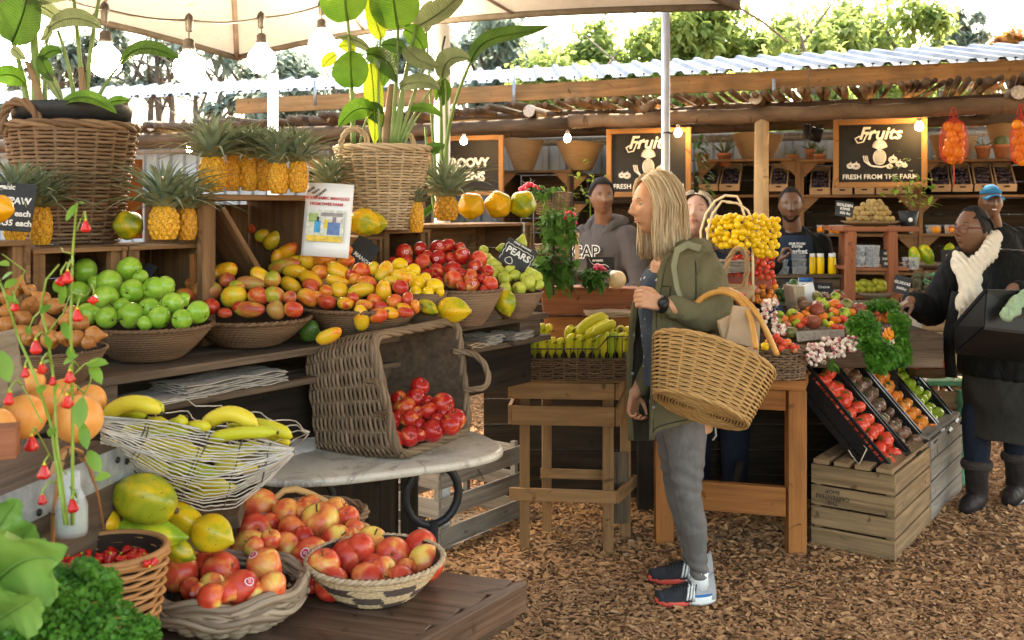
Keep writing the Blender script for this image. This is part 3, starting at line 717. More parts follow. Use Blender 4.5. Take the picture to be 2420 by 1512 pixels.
crf(76,302,1.450,1.15,.34,.3,'open wooden crate carrying the big left plant basket')
crf(304,500,1.45,1.15,.34,.3,'open wooden crate under the two left pineapples')
a=CPx(503,.30,1.15); b=CPx(742,.30,1.15); L=(b-a).length
o=thing('wooden_crate','tall open wooden crate with a leaning board, pineapples on its top','crate',(a+b)/2)
m=MB(); zt=1.60
for (p0,p1) in ((a+V(0,0,0),a+V(0,0,zt-1.15)),(b,b+V(0,0,zt-1.15))):
 m.beam(p0+Nd*.16,p1+Nd*.16,.018,.32,Nd) if False else m.box(p0.lerp(p1,.5)+Nd*.17,(.022,.34,zt-1.15),URd)
m.box((a+b)/2+Nd*.17+V(0,0,zt-1.15-.009),(L+.03,.345,.018),URd)
m.build('frame',M_['crate_wood'],o,smooth=False,bevel=.002); m=MB()
m.box((a+b)/2+Nd*.33+V(0,0,.21),(L-.03,.01,.42),URd); m.build('back_panel',M_['crate_wood'],o,smooth=False); m=MB()
pa=a+V(0,0,.41)+Ud*.03; pb=CPx(650,.30,1.15)+V(0,0,.12); dv=unit(pb-pa)
m.beam(pa+Nd*.09,pb+Nd*.09,.2,.016,Vector(dv.cross(Nd))) ; m.build('leaning_board',M_['crate_wood'],o,smooth=False,bevel=.002)
m=MB(); m.box(a+V(0,0,.12)+Ud*(-.03)+Nd*(.02),(.06,.02,.30),URd); m.build('end_plank',M_['orange_wood'],o,smooth=False)
m=MB(); m.box(CPx(486,.28,1.15)+V(0,0,.225),(S(34,2.9),.03,.45),URd); tag(m.build('upright_plank',M_['crate_wood'],loc=CPx(486,.28,1.15),smooth=False,bevel=.003),'broad upright brown plank between the pineapple crates','plank')
crf(842,905,1.455,1.15,.34,.3,'narrow wooden crate under the two small papayas',slats=2)
crf(907,1018,1.475,1.15,.34,.32,'wooden crate under the second plant basket',slats=2)
a=CPx(985,.30,1.15); b=CPx(1258,.30,1.15)
crf(990,1258,1.492,1.15,.36,.3,'long open wooden crate with papayas on top and pears inside')
m=MB(); m.box(CPx(1237,.35,1.44),(.012,.006,.11),URd); tag(m.build('metal_strap',M_['galv'],loc=CPx(1237,.35,1.44),smooth=False),'small metal strap nailed to the corner of the papaya crate','strap')
GRP='shallow rattan bowls on the counter'
def bowl(xc,hw,yr,yb,d,label,mat='rattan_dark',n=110):
 c=P(xc,yr,d); rt=S(hw,d); zb=1.152; return coilbowl((c.x,c.y,zb),rt,rt*.42,c.z-zb,mat,'rattan_bowl',label,'bowl',n=n)
B1=bowl(352,146,768,850,2.68,'dark rattan bowl heaped with green apples')
B2=bowl(590,142,752,825,2.95,'dark rattan bowl heaped with large mixed mangoes')
B3=bowl(852,142,725,790,3.15,'dark rattan bowl under the heap of yellow mangoes')
B4=bowl(1000,56,692,720,3.3,'small rattan bowl of yellow plums','rattan_brown',80)
B5=bowl(1098,89,683,750,3.45,'rattan bowl heaped with red apples','rattan_brown',90)
B6=bowl(1217,66,690,722,3.68,'rattan bowl of green pears at the counter end','rattan_brown',80)
B0=coilbowl((P(122,822,2.3).x,2.3,1.152),S(122,2.3),S(60,2.3),.08,'rattan_dark','rattan_bowl','rattan bowl of brown pears at the left edge','bowl',n=100)
for b in (B0,B1,B2,B3,B4,B5,B6): b['group']=GRP
def pile(kind,data,dl,label,where,group,rowh,rscale=1.0,seed=1,kindf=None,fill=True):
 """data: (x, y, r[, extra]) in photo pixels; dl: (y0,d0,y1,d1) depth of the heap's face"""
 rf.seed(seed); out=[]
 for it in data:
  x,y,r=it[:3]; d=dlin(y,*dl); rr_=S(r,d)*rscale; o=putf(kind,P(x,y,d),rr_)
  out.append((o,x,y)+((it[3],) if len(it) > 3 else ()))
 rows_label([(a[0],a[1],a[2]) for a in out],label,where,group,rowh); return out
def under(kind,data,dl,back=.06,seed=9,r=None,label='',group='',where='',s=1.0,dz=-.03):
 pass
GA=[(201,640,31),(306,636,31),(258,668,32),(313,688,30),(249,705,33),(185,691,29),(365,682,29),(392,676,25),(310,745,33),(254,751,27),(207,742,28),(352,730,28),(377,750,29),(408,718,28),(431,755,26),(468,738,29),(288,722,20),(342,764,19),(434,708,18),(333,655,19),(225,668,20),(225,742,18)]
pile('apple/green',GA,(640,2.82,765,2.58),'green apple','of the green apple heap','green apples heaped in the dark bowl',24,seed=3)
pile('apple/green',[(280,690,26),(330,715,24),(385,715,22),(240,725,24),(300,660,22)],(640,2.92,765,2.70),'shaded green apple','behind the front green apples','green apples heaped in the dark bowl',20,seed=4)
PE=[(43,674,24),(68,684,17),(72,722,25),(95,705,25),(53,750,23),(113,762,25),(135,724,23),(160,762,23),(195,765,23),(226,792,25),(182,800,23),(212,810,19),(90,790,26),(122,802,26),(48,790,23),(10,702,22),(20,730,22),(150,800,20),(10,770,24),(30,690,16),(165,735,18),(70,800,20)]
pile('pear/brown',PE,(670,2.42,810,2.2),'brown russet pear','of the brown pear heap','brown pears at the left edge',26,.88,seed=2)
for kind,data in (('mg',[('big',490,648,32,19,0),('y',535,639,28,21,-15),('big',537,662,19,18,10),('brown',489,686,36,26,5),('y2',553,701,32,25,-25),('red',612,700,27,22,10),('brown',592,669,35,16,5),('y',622,656,34,18,38),('big',645,660,18,20,60),('big',650,699,26,22,20),('big',685,703,16,16,40),('big',590,731,42,19,0),('brown',653,733,24,20,60),('red',694,731,23,19,10),('red',499,724,21,19,20),('red',532,740,17,12,0),('big',437,697,22,18,0),('big',455,671,17,15,0),('big',560,680,20,18,0),('red',570,725,20,15,0)]),):
 out=[]; rf.seed(12)
 for it in data:
  k,x,y,a,b,an=it; d=dlin(y,640,3.08,745,2.86); kk='mango/'+('y' if k[0] == 'y' else k); el=1.55 if k[0] == 'y' else 1.22
  rw=S(b,d); rl=S(a,d)/el if k[0] != 'y' else S(a,d)/1.55
  o=putf(kk,P(x,y,d),rw,mgM(an,rf.uniform(-15,25)),sc3=(rw,rw,max(rl,rw*.8)))
  out.append((o,x,y,{'big': 'green and red mango','y': 'yellow mango','brown': 'dull brown-red mango','red': 'bright red mango'}[k if k != 'y2' else 'y']))
 rows_label(out,'mango','of the large mango heap','large mangoes in the second bowl',22)
YM=[(652,566,32,20,-35,'y'),(622,557,20,17,-20,'y'),(598,541,13,11,0,'o'),(715,557,31,17,-25,'y'),(688,566,20,15,-50,'y'),(768,566,26,18,15,'y'),(725,589,36,17,-15,'y'),(678,594,31,17,-30,'y'),(655,608,19,15,-80,'y'),(772,597,28,15,30,'y'),(810,590,24,16,5,'o'),(672,628,40,18,-12,'b'),(725,617,21,20,60,'y'),(765,612,31,21,15,'o'),(818,616,22,16,0,'o'),(698,642,33,16,5,'y'),(757,644,22,17,0,'o'),(805,644,34,19,30,'y'),(855,639,22,19,0,'o'),(885,636,18,15,60,'y'),(908,642,28,18,-65,'y'),(735,661,36,17,25,'y'),(688,674,28,18,30,'y'),(735,682,26,16,60,'r'),(798,664,29,14,15,'y'),(868,667,26,16,10,'o'),(948,654,25,17,20,'y'),(906,689,30,20,-85,'y'),(853,687,34,18,-15,'y'),(802,686,19,19,50,'y'),(772,689,18,15,0,'o'),(728,704,27,20,35,'o'),(773,714,23,18,0,'r'),(817,717,21,16,5,'y'),(947,679,20,18,20,'r'),(932,712,19,17,-40,'o'),(963,706,17,15,-80,'r'),(862,721,25,14,0,'o'),(900,724,15,12,0,'r'),(853,750,33,18,-95,'y'),(895,745,24,19,-10,'o'),(922,740,22,14,10,'y'),(958,738,22,13,5,'r'),(982,724,17,11,80,'o'),(955,727,18,11,10,'y'),(840,660,16,14,0,'o'),(925,665,18,14,0,'y'),(885,708,18,14,20,'o'),(700,618,18,15,0,'y'),(790,630,18,14,0,'o'),(745,580,18,14,0,'y'),(830,650,14,12,0,'r'),(750,700,16,14,0,'o'),(835,705,16,14,0,'r')]
out=[]; rf.seed(21)
for x,y,a,b,an,k in YM:
 d=dlin(y,560,3.45,750,2.98) if y > 600 else dlin(y,560,3.45,600,3.34); kk={'y': 'y','o': 'o','b': 'big','r': 'red'}[k]; rw=S(b,d); el=1.55 if k in 'yo' else 1.22
 o=putf('mango/'+kk,P(x,y,d),rw,mgM(an,rf.uniform(-25,30)),sc3=(rw,rw,max(S(a,d)/el,rw*.72)))
 c=link('stem_end',MT_STEM if 'MT_STEM' in globals() else globals().setdefault('MT_STEM',mst.mesh('stem_end',M_['stem'])),(0,0,el*.98*(1 if rf.random() < .5 else -1)),parent=o)
 out.append((o,x,y,{'y': 'speckled yellow mango','o': 'orange-red mango','b': 'green and red mango','r': 'red mango'}[k]))
rows_label(out,'mango','of the yellow mango heap','yellow mangoes spilling over the third bowl',20)
pile('plum/y',[(945,629,20),(977,642,19),(968,655,18),(987,671,21),(1005,660,16),(1028,677,21),(983,692,17),(1012,692,16),(955,648,16),(1040,690,11)],(630,3.42,692,3.25),'smooth yellow plum','of the small yellow plum bowl','yellow plums in the small bowl',18,seed=5)
RA=[(955,597,22),(995,589,19),(1035,587,21),(1058,581,19),(1087,586,14),(1036,610,21),(998,619,20),(962,619,17),(930,620,14),(1065,610,15),(1092,606,22),(1132,611,20),(1072,636,22),(1123,631,19),(1032,641,20),(1007,647,13),(1072,660,23),(1112,654,20),(1152,641,16),(1140,659,14),(1115,674,20),(1158,672,20),(1035,666,13),(1143,684,10),(1012,605,15),(1092,650,16),(1090,676,14)]
ra=pile('apple/red',RA,(585,3.62,680,3.40),'glossy red apple','of the red apple heap','red apples heaped in the rattan bowl',20,seed=8)
for i in (1,2,5,10,13,0,20): sticker(ra[i][0],random.uniform(-.3,.4),random.uniform(-.1,.5))
for (i,o_) in ((6,0),(11,0),(16,0),(21,0)): ra[i][0].data=FR['apple/pink'][0]; ra[i][0]['label']=ra[i][0]['label'].replace('glossy red apple','yellow-blushed apple')
GP=[(1142,591,13),(1185,587,14),(1155,611,15),(1167,624,18),(1178,640,17),(1168,650,15),(1195,658,19),(1216,651,15),(1226,681,19),(1251,671,20),(1255,644,15),(1268,657,17),(1274,674,12),(1196,680,17),(1240,655,14),(1205,637,13)]
pile('pear/green',GP,(590,3.82,685,3.62),'green-yellow pear','of the green pear heap','green pears at the counter end',20,.9,seed=6)
o=putf('pear/green',P(1232,572,3.95),S(16,3.95),rotm(10,12,40),name='pear'); o['label']='tall yellow pear leaning above the PEARS board in the crate'
def pap(kind,x,y,a,b,an,d,label,tilt=10):
 el={'y': 1.3,'g': 1.6,'o': 1.15,'long': 2.0}[kind]; rw=S(b,d); o=putf('papaya/'+kind,P(x,y,d),rw,mgM(an,tilt),sc3=(rw,rw,S(a,d)/el)); o['label']=label; return o
pap('y',1010,726,27,17,25,3.2,'small yellow-green papaya wedged between the mango and plum bowls')
pap('y',1072,731,40,30,5,3.22,'pointed yellow-green papaya lying on the counter under the red apples')
pap('y',1195,714,32,25,75,3.5,'yellow-green papaya standing between the apple and pear bowls')
pap('y',305,532,37,34,10,2.95,'round green papaya beside the big left plant basket',30)
pap('o',1113,487,33,32,80,3.98,'orange papaya facing the viewer, left of the three on the crate',75)
pap('o',1177,484,34,32,80,4.02,'orange papaya with a brown scar, middle of the three on the crate',70)
pap('y',1236,483,34,32,60,4.05,'greenish papaya, right of the three on the crate',65)
pap('y',860,526,38,33,10,3.35,'large green-yellow papaya half behind the paper mango poster',20)
pap('y',885,528,30,26,0,3.48,'pointed papaya against the second plant basket',5)
pap('o',-6,492,40,34,8,2.45,'orange papaya cut off by the left edge beside the price board')
o=putf('avocado/a',P(732,781,2.98),S(22,2.98),rotm(20,30,0),name='avocado'); o['label']='dark green avocado on the counter under the bowl rims'
rw=S(18,2.86); o=putf('mango/y',P(778,793,2.86),rw,mgM(-25,5),sc3=(rw,rw,S(33,2.86)/1.55)); o['label']='green-yellow mango lying alone behind the tipped basket'; o['category']='mango'
# ================= BACK STALL: shelves, boards, pots =================
def shelfbay(x0,x1,label,ys=(378,463,556,645),off=1.35,dep=.75,mat='crate_wood'):
 """open shelf unit between picture columns x0, x1; ys = board heights in the picture at its middle"""
 xm=(x0+x1)/2; o=thing('shelf_unit',label,'shelf',BZ(xm,0,off+dep/2)); a=BZ(x0,0,off); b=BZ(x1,0,off); L=(b-a).length; c=(a+b)/2+Nn*dep/2
 zs=[BP(xm,y,off).z for y in ys]
 for z in zs:
  m=MB(); m.box(c+V(0,0,z),(L+.02,dep,.022),UR); m.build('shelf_board',M_[mat],o,smooth=False,bevel=.002)
 for p in (a,b):
  m=MB(); m.box(p+Nn*dep*.05+V(0,0,zs[0]/2+.01),(.045,.05,zs[0]+.02),UR); m.build('upright',M_[mat],o,smooth=False,bevel=.002)
  m=MB(); m.box(p+Nn*dep/2+V(0,0,zs[0]/2),(.02,dep-.08,zs[0]-.03),UR); m.build('side_panel',M_['plank_back'],o,smooth=False)
 z=zs[0]-.09
 while z > .1:
  m=MB(); m.box(c+Nn*(dep/2-.01)+V(0,0,z),(L-.03,.02,.135),UR); m.build('back_board',M_['plank_back'],o,smooth=False); z -= .145
 for z in zs[:3]:
  for p,sg in ((a,1),(b,-1)):
   m=MB(); q=p+Nn*.01+V(0,0,z-.013)+U*sg*.024; s_=.13
   m.add([q,q+U*sg*s_,q-V(0,0,s_),q+Nn*.02,q+U*sg*s_+Nn*.02,q-V(0,0,s_)+Nn*.02],[(0,1,2),(3,5,4),(0,3,4,1),(1,4,5,2),(2,5,3,0)],0,[[(0,0),(.13,0),(0,.13)]]*2+[[(0,0)]*4]*3)
   m.build('bracket',M_['crate_wood'],o,smooth=False)
 return zs
ZB=shelfbay(1655,1885,'back shelf unit behind the round post and the apron man')
ZC=shelfbay(1893,2166,'back shelf unit behind the right Fruits sign')
ZD=shelfbay(2174,2500,'back shelf unit behind the man in the blue cap')
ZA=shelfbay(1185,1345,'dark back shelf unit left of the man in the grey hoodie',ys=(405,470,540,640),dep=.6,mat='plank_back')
ZA2=shelfbay(1350,1645,'dark back shelf unit behind the man in the grey hoodie',ys=(412,478,560,640),dep=.6,mat='shadow_dark_wood')
ZL=shelfbay(735,1010,'dark shelf unit behind the pineapples and the plant basket',ys=(408,470,540,640),dep=.5,mat='shadow_dark_wood')
PLUM=MB(); PLUM.ball((0,0,0),1,10,7); PLUM=PLUM.mesh('plum',fruit('plum_dark',[(.3,(.012,.008,.012)),(.55,(.035,.022,.035)),(.8,(.11,.075,.09))],1.2,3,rough=.4,sss=0))
rp=random.Random(31); ntray=0
def tray(x0,x1,yb,off,label,n=24):
 a=BP(x0,yb,off); b=BP(x1,yb,off); L=(b-a).length; c=(a+b)/2; o=thing('fruit_tray',label,'cardboard tray',c,'cardboard trays of dark plums')
 tl=R(33); fwd=(Nn*math.cos(tl)+V(0,0,math.sin(tl))); nn=(V(0,0,math.cos(tl))-Nn*math.sin(tl)); Mq=Matrix((U,fwd,nn)).transposed(); D_=.36
 m=MB(); m.box(c+fwd*D_/2,(L-.01,D_,.008),Mq)
 for s_ in (-1,1): m.box(c+fwd*D_/2+U*s_*(L/2-.008)+nn*.028,(.008,D_,.06),Mq)
 m.box(c+fwd*D_+nn*.035,(L-.004,.01,.07),Mq)
 m.build('tray',M_['card'],o,smooth=False); m=MB(); m.box(c+nn*.035-fwd*.004,(L-.002,.008,.068),Mq); f_=m.build('front_flap',M_['card'],o,smooth=False)
 m=MB(); m.box(c+nn*.05-fwd*.009,(.045,.004,.014),Mq); m.build('handle_slot',M_['soil'],f_,smooth=False)
 cols=5; k=0
 for j in range(6):
  for i in range(cols):
   if k >= n: break
   r=rp.uniform(.019,.024); p=c+fwd*(.045+j*.057+rp.uniform(-.01,.01))+U*((i+.5)/cols-.5)*(L-.05)+U*rp.uniform(-.006,.006)+nn*(.03+rp.uniform(0,.018))
   q=link('plum',PLUM,p,rndM(),(r,r,r*1.12)); tag(q,'dusky dark plum '+label.split(' tray ')[1].replace('of dark plums','in the tray'),'plum','dark plums in '+label[:40]); k += 1
TR=[(1700,1748,450,'just left of the round post'),(1652,1697,450,'above the fair woman in blue'),(1818,1862,451,'behind the apron man'),(1913,1962,459,'leftmost under the right Fruits sign'),(1966,2014,459,'second under the right Fruits sign'),(2019,2066,458,'third under the right Fruits sign'),(2070,2114,458,'fourth under the right Fruits sign'),(2117,2158,457,'behind the potted seedling'),(2200,2247,452,'under the orange net'),(2250,2298,452,'right of the orange net'),(2302,2350,451,'above the man in the blue cap'),(2353,2402,451,'right of the blue cap')]
for (x0,x1,yb,w_) in TR: tray(x0,x1,yb,1.38,'cardboard tray of dark plums '+w_,24)
def conic(x,yt,yb,hw,off,label,wb=.42):
 c=BP(x,yb,off); rt=S(hw,c.y); h=S(yb-yt,c.y); m=MB(); rb=rt*wb
 prof=[(rb*.3,0),(rb,.0)]+[(rb+(rt-rb)*(k/24)**.9*1.0+.0035*(k % 2),h*k/24) for k in range(1,25)]+[(rt*.96,h),(rb*.9,.02)]
 m.lathe(prof,60,c,mod=lambda r,z,a: (r*(1+.012*math.cos(30*a)),z+.012*math.sin(2*a)*z/h))
 return tag(m.build('woven_basket',M_['sisal'],loc=c),label,'basket','tall woven baskets on the top shelf')
conic(1238,330,405,48,1.6,'tall tan woven basket right of the greens chalk sign'); conic(1372,337,404,57,1.6,'tall tan woven basket behind the lit bulb, left of the Fruits sign')
conic(1790,318,392,60,1.75,'tall tan woven basket half behind the round post'); conic(2253,322,376,52,1.7,'tan woven basket behind the hanging orange net',.7)
conic(2376,296,376,42,1.9,'tan woven basket behind the cactus pots, upper right'); conic(760,370,408,45,1.5,'woven basket behind the right pineapples')
def pot(x,yt,yb,hw,off,label,plant='spiky',seed=1,n=16,ls=.10):
 c=BP(x,yb,off); rt=S(hw,c.y); h=S(yb-yt,c.y); o=thing('terracotta_pot',label,'potted plant',c,'terracotta pots on the top shelf'); m=MB()
 m.lathe([(rt*.05,0),(rt*.66,0),(rt*.86,h*.78),(rt*.98,h*.79),(rt,h),(rt*.86,h),(rt*.8,h*.85)],20,c); m.build('pot',M_['terracotta'],o)
 m=MB(); m.lathe([(rt*.84,h*.86),(.001,h*.88)],14,c); m.build('soil',M_['soil'],o)
 rs_=random.Random(seed); m=MB()
 if plant == 'cactus': m.lathe([(rt*.6,h*.85),(rt*.85,h*1.2),(rt*.7,h*1.5),(rt*.3,h*1.68),(.001,h*1.7)],20,c,mod=lambda r,z,a: (r*(1+.08*math.cos(10*a)),z)); m.build('plant',M_['aloe'],o); return
 for k in range(n):
  a=rs_.uniform(0,2*PI); el=rs_.uniform(.35,1.3); L=ls*rs_.uniform(.7,1.2); d_=V(math.cos(a)*math.cos(el),math.sin(a)*math.cos(el),math.sin(el)); p0=c+V(0,0,h*.9)
  m.tube([p0,p0+d_*L*.5,p0+d_*L+V(0,0,-L*.12)],[.007,.006,.001],4)
 m.build('plant',M_['aloe'],o)
M_['aloe']=leafm('aloe',(.07,.11,.05),(.20,.24,.12),.6,.1)
pot(1712,362,393,19,1.5,'terracotta pot with a pointed aloe, left of the round post',seed=2,ls=.2); pot(1660,364,393,18,1.7,'broad terracotta pot behind the hanging fern',seed=3,n=5,ls=.05)
pot(1873,366,390,15,1.5,'small terracotta pot with a low succulent, beside the post',seed=4,ls=.07); pot(1915,352,388,12,1.7,'tall terracotta pot, left of the pair beside the right Fruits sign',seed=5,ls=.12); pot(1938,364,388,14,1.45,'terracotta pot, right of the pair beside the right Fruits sign',seed=6,ls=.11)
pot(2323,345,374,19,1.5,'terracotta pot with a leaning cactus, left of the two at upper right',seed=8,n=4,ls=.12); pot(2366,342,373,20,1.5,'terracotta pot with a round cactus, right of the two at upper right','cactus')
M_['frame_wood']=wood('frame_wood',(.22,.105,.04),(.36,.195,.085),dirt=.8,grain=20)
def sign(x0,x1,yt,yb,off,label,ftm=.042):
 a=BP(x0,yb,off); b=BP(x1,yb,off); W_=(b-a).length; zt=BP((x0+x1)/2,yt,off).z; zb=BP((x0+x1)/2,yb,off).z; H_=zt-zb; c=(a+b)/2; c.z=(zt+zb)/2
 o=thing('chalk_sign',label,'sign',c); m=MB(); m.box(c+Nn*.012,(W_-.02,.012,H_-.02),UR); m.build('board',M_['black_board'],o,smooth=False)
 for s_ in (-1,1):
  m=MB(); m.box(c+U*s_*(W_/2-ftm/2),(ftm,.035,H_),UR); m.build('frame_rail',M_['frame_wood'],o,smooth=False,bevel=.002)
  m=MB(); m.box(c+V(0,0,s_*(H_/2-ftm/2)),(W_-2*ftm-.002,.033,ftm),UR); m.build('frame_rail',M_['frame_wood'],o,smooth=False,bevel=.002)
 return o,c,W_-2*ftm,H_-2*ftm
FM=Matrix((U,V(0,0,1),-Nn)).transposed()   # text plane: x right along the stall, y up, facing the market
def chalkdraw(m,c,W_,H_,s_=1.0):
 def q(x,y): return c+FM @ V(x*W_,y*H_,.004)
 def ln(ps,w=.004): m.tube([q(*p) for p in ps],w,4)
 for k in range(15):
  an=-1.15+2.3*k/14; L=.19*(1-.25*abs(an)); b_=(.5+.0,.56); tip=(b_[0]+math.sin(an)*L*H_/W_,b_[1]+math.cos(an)*L); mid=(b_[0]+math.sin(an)*L*.45*H_/W_-.008*math.cos(an),b_[1]+math.cos(an)*L*.5); mid2=(mid[0]+.016*math.cos(an),mid[1]); ln([b_,mid,tip],.003); ln([b_,mid2,tip],.003)
 pw,ph,cx_,cy_=.075,.125,.5,.43
 ring=[(cx_+pw*math.cos(a),cy_+ph*math.sin(a)) for a in [k*PI/12 for k in range(25)]]; ln(ring,.004)
 for k in range(-4,5):
  for sg in (-1,1):
   ps=[]
   for j in range(9):
    x=cx_+pw*(k/3.2+sg*(j-4)/5.5*.8); y=cy_+ph*(j-4)/4.3
    if ((x-cx_)/pw)**2+((y-cy_)/ph)**2 < .95: ps.append((x,y))
   if len(ps) > 1: ln(ps,.0028)
 for dx in (0,.022,.044): ln([(.30+dx,.46),(.315+dx,.36),(.38+dx*.6,.29-dx*.4),(.52,.265-dx*.3),(.60,.285)],.004)
 for (x,y,r) in ((.21,.28,.048),(.14,.285,.04),(.66,.385,.05),(.74,.31,.045),(.80,.285,.03),(.62,.27,.035)):
  for f_ in (1,.72,.42): ln([(x+r*f_*math.cos(a),y+r*f_*math.sin(a)*W_/H_*.8) for a in [k*PI/8 for k in range(17)]],.0032)
  ln([(x,y+r*W_/H_*.8),(x+.012,y+r*W_/H_*.8+.03)],.003)
for (x0,x1,yt,yb,label) in ((1434,1633,303,465,'framed blackboard reading Fruits, fresh from the farm, half behind the steel pole'),(1969,2191,281,443,'framed blackboard reading Fruits, fresh from the farm, hung right of the round post')):
 o,c,W_,H_=sign(x0,x1,yt,yb,.55,label); c0=c-FM @ V(W_/2,H_/2,0); m=MB()
 c0=c-U*W_/2-V(0,0,H_/2)-Nn*.0
 put_text(m,'Fruits',c+V(0,0,H_*.335)+(-Nn)*.004,FM,H_*.30,bold=.003,shear=.3); put_text(m,'FRESH FROM THE FARM',c-V(0,0,H_*.41)+(-Nn)*.004,FM,H_*.115,bold=.0008)
 m2=MB(); chalkdraw(m2,c-U*W_/2-V(0,0,H_/2)-Nn*.0,W_,H_)
 m2.tube([c+FM @ V(x*W_,y*H_,.004) for x,y in ((-.24,.30),(-.30,.26),(-.27,.18),(-.20,.20),(-.16,.32),(-.05,.40))],.006,4)
 m.build('lettering',M_['chalk'],o,smooth=False); m2.build('fruit_drawing',M_['chalk'],o)
o,c,W_,H_=sign(1012,1190,321,462,.75,'framed blackboard with big white brush lettering behind the tall plant'); m=MB()
put_text(m,'GROOVY',c+V(0,0,H_*.05)-Nn*.004,FM,H_*.25,bold=.0045,spacing=.9); put_text(m,'GREENS',c-V(0,0,H_*.22)-Nn*.004,FM,H_*.25,bold=.0045,spacing=.9); m.build('lettering',M_['chalk'],o,smooth=False)
for (x,y,lab) in ((1096,333,'small warm bulb hanging in front of the greens chalk sign'),(1341,327,'small warm bulb hanging over the tan conical basket'),(1602,314,'small warm bulb hanging at the left Fruits sign'),(2172,299,'small warm bulb hanging at the right Fruits sign corner'),(448,352,'small warm bulb glowing behind the left pineapples')):
 c=BP(x,y,.35); o=thing('small_bulb',lab,'light bulb',c,'small warm bulbs under the pergola'); m=MB(); m.lathe([(.001,-.032),(.02,-.026),(.03,-.005),(.026,.015),(.013,.035)],14,c); m.build('bulb',M_['sbulb'],o)
 m=MB(); m.lathe([(.014,.034),(.015,.06),(.004,.065),(.004,.14)],10,c); m.build('socket',M_['white_paint'],o)
M_['net']=glassy('net_red',(.75,.06,.03),.6,.14)
def onet(x,yt,y0,y1,hw,off,pts,label,tail=True):
 c=BP(x,(y0+y1)/2,off); o=thing('fruit_net',label,'net bag',c,'red nets of oranges under the pergola'); h=S(y1-y0,c.y); r=S(hw,c.y); m=MB()
 zt=BP(x,yt,off).z
 prof=[(.002,h*.78),(.008,h*.62),(r*.75,h*.48),(r,h*.25),(r*1.03,-h*.1),(r*.95,-h*.35),(r*.6,-h*.48),(.006,-h*.52)]
 m.lathe(prof,16,c); m.build('net_film',M_['net'],o); m=MB()
 for k in range(16):
  for sg in (1,-1):
   m.tube([c+V(math.cos(2*PI*k/16+sg*.35*j)*(rr+.002),math.sin(2*PI*k/16+sg*.35*j)*(rr+.002),zz) for j,(rr,zz) in enumerate(prof)],.0013,3)
 for s_ in (-1,1): m.tube([c+V(s_*.03,0,h*.62),c+V(s_*.008,0,h*.9),V(c.x,c.y,zt)],.003,4)
 if tail: m.tube([c-V(0,0,h*.5),c+V(.004,0,-h*.9),c+V(0,0,-h*1.12)],.004,4)
 m.build('netting',plain('net_thread',(.65,.05,.04),.6),o)
 for (px_,py_,pr) in pts:
  d=c.y+rp.uniform(-.03,.02); q=putf('orange/o',P(px_,py_,d),S(pr,d)); tag(q,'orange held in the red net '+('under the beam' if tail else 'at the right edge'),'orange','oranges in the red net '+('left' if tail else 'right'))
onet(2253,256,290,384,30,-.12,[(2242,300,13),(2264,302,13),(2248,318,12),(2268,320,12),(2246,338,14),(2268,340,11),(2240,357,14),(2263,360,15),(2249,377,12),(2266,377,10),(2254,330,11),(2256,350,12)],'red net bag of oranges hanging from the log beam')
onet(2412,256,285,388,22,-.12,[(2404,295,12),(2410,312,13),(2402,335,12),(2412,350,13),(2404,368,12),(2414,380,12),(2420,330,13),(2422,365,12)],'red net bag of oranges cut off by the right edge',False)
def punnet(c,L,D_,H_,label,n,mat,r,grp,M=UR,kind='punnet',lid=True):
 o=thing(kind,label,'punnet',c,grp); m=MB(); c=Vector(c)
 b4=[c+M @ V(a*L/2*.88,b*D_/2*.88,0) for a,b in ((-1,-1),(1,-1),(1,1),(-1,1))]; t4=[c+M @ V(a*L/2,b*D_/2,H_) for a,b in ((-1,-1),(1,-1),(1,1),(-1,1))]
 m.hexa(b4+t4); m.build('shell',M_['clear'],o,smooth=False); m=MB()
 if lid: m.tube([t4[k % 4] for k in range(4)],.003,4,closed=True); m.build('rim',M_['clear'],o)
 m=MB(); rs_=random.Random(int(c.x*1000))
 for k in range(n): m.ball(c+M @ V(rs_.uniform(-.38,.38)*L,(-.34+.5*(k % 2))*D_,r+(H_-2.1*r)*rs_.random()*.9),r*rs_.uniform(.9,1.1),10,7)
 m.build('fruit',M_[mat],o); return o
for (x0,x1,w_) in ((1929,1948,'leftmost behind the apron man'),(1955,2003,'left of the kiwi stand'),(2148,2164,'between the kiwi stand and shelf post'),(2186,2226,'just right of the shelf post'),(2230,2268,'behind the glasses of the woman')):
 a=BP(x0,554,1.4); b=BP(x1,554,1.4); punnet((a+b)/2+V(0,0,.006)+Nn*.06,(b-a).length-.01,.12,S(20,a.y),'clear punnet of oranges, '+w_,max(2,int((x1-x0)/8)),'orange',S(9,a.y),'orange punnets on the shelf')
m=MB(); c=BP(1929,318,.9); m.box(c,(.09,.09,.11),UR @ rotm(10,14,0)); m.tube([c+V(0,0,.05),c+V(-.01,0,.15)],.004,4); rs_=random.Random(2)
for k in range(14): p=c+V(rs_.uniform(-.05,.05),rs_.uniform(-.04,.04),rs_.uniform(.0,.08)); m.tube([p,p+V(rs_.uniform(-.04,.04),0,rs_.uniform(-.05,.06))],.006,4)
tag(m.build('hanging_fittings',M_['metal_black'],loc=c),'cluster of black fittings hanging under the pergola left of the right sign','fittings')
m=MB(); c=BP(1906,310,.8); m.lathe([(.03,-.06),(.032,.05),(.02,.06),(.001,.06)],12,c); tag(m.build('spotlight',M_['metal_black'],loc=c),'black cylindrical spotlight under the pergola','lamp')
M_['fern']=leafm('fern',(.04,.11,.02),(.15,.27,.05)); M_['bush']=leafm('bush',(.10,.20,.02),(.30,.42,.06))
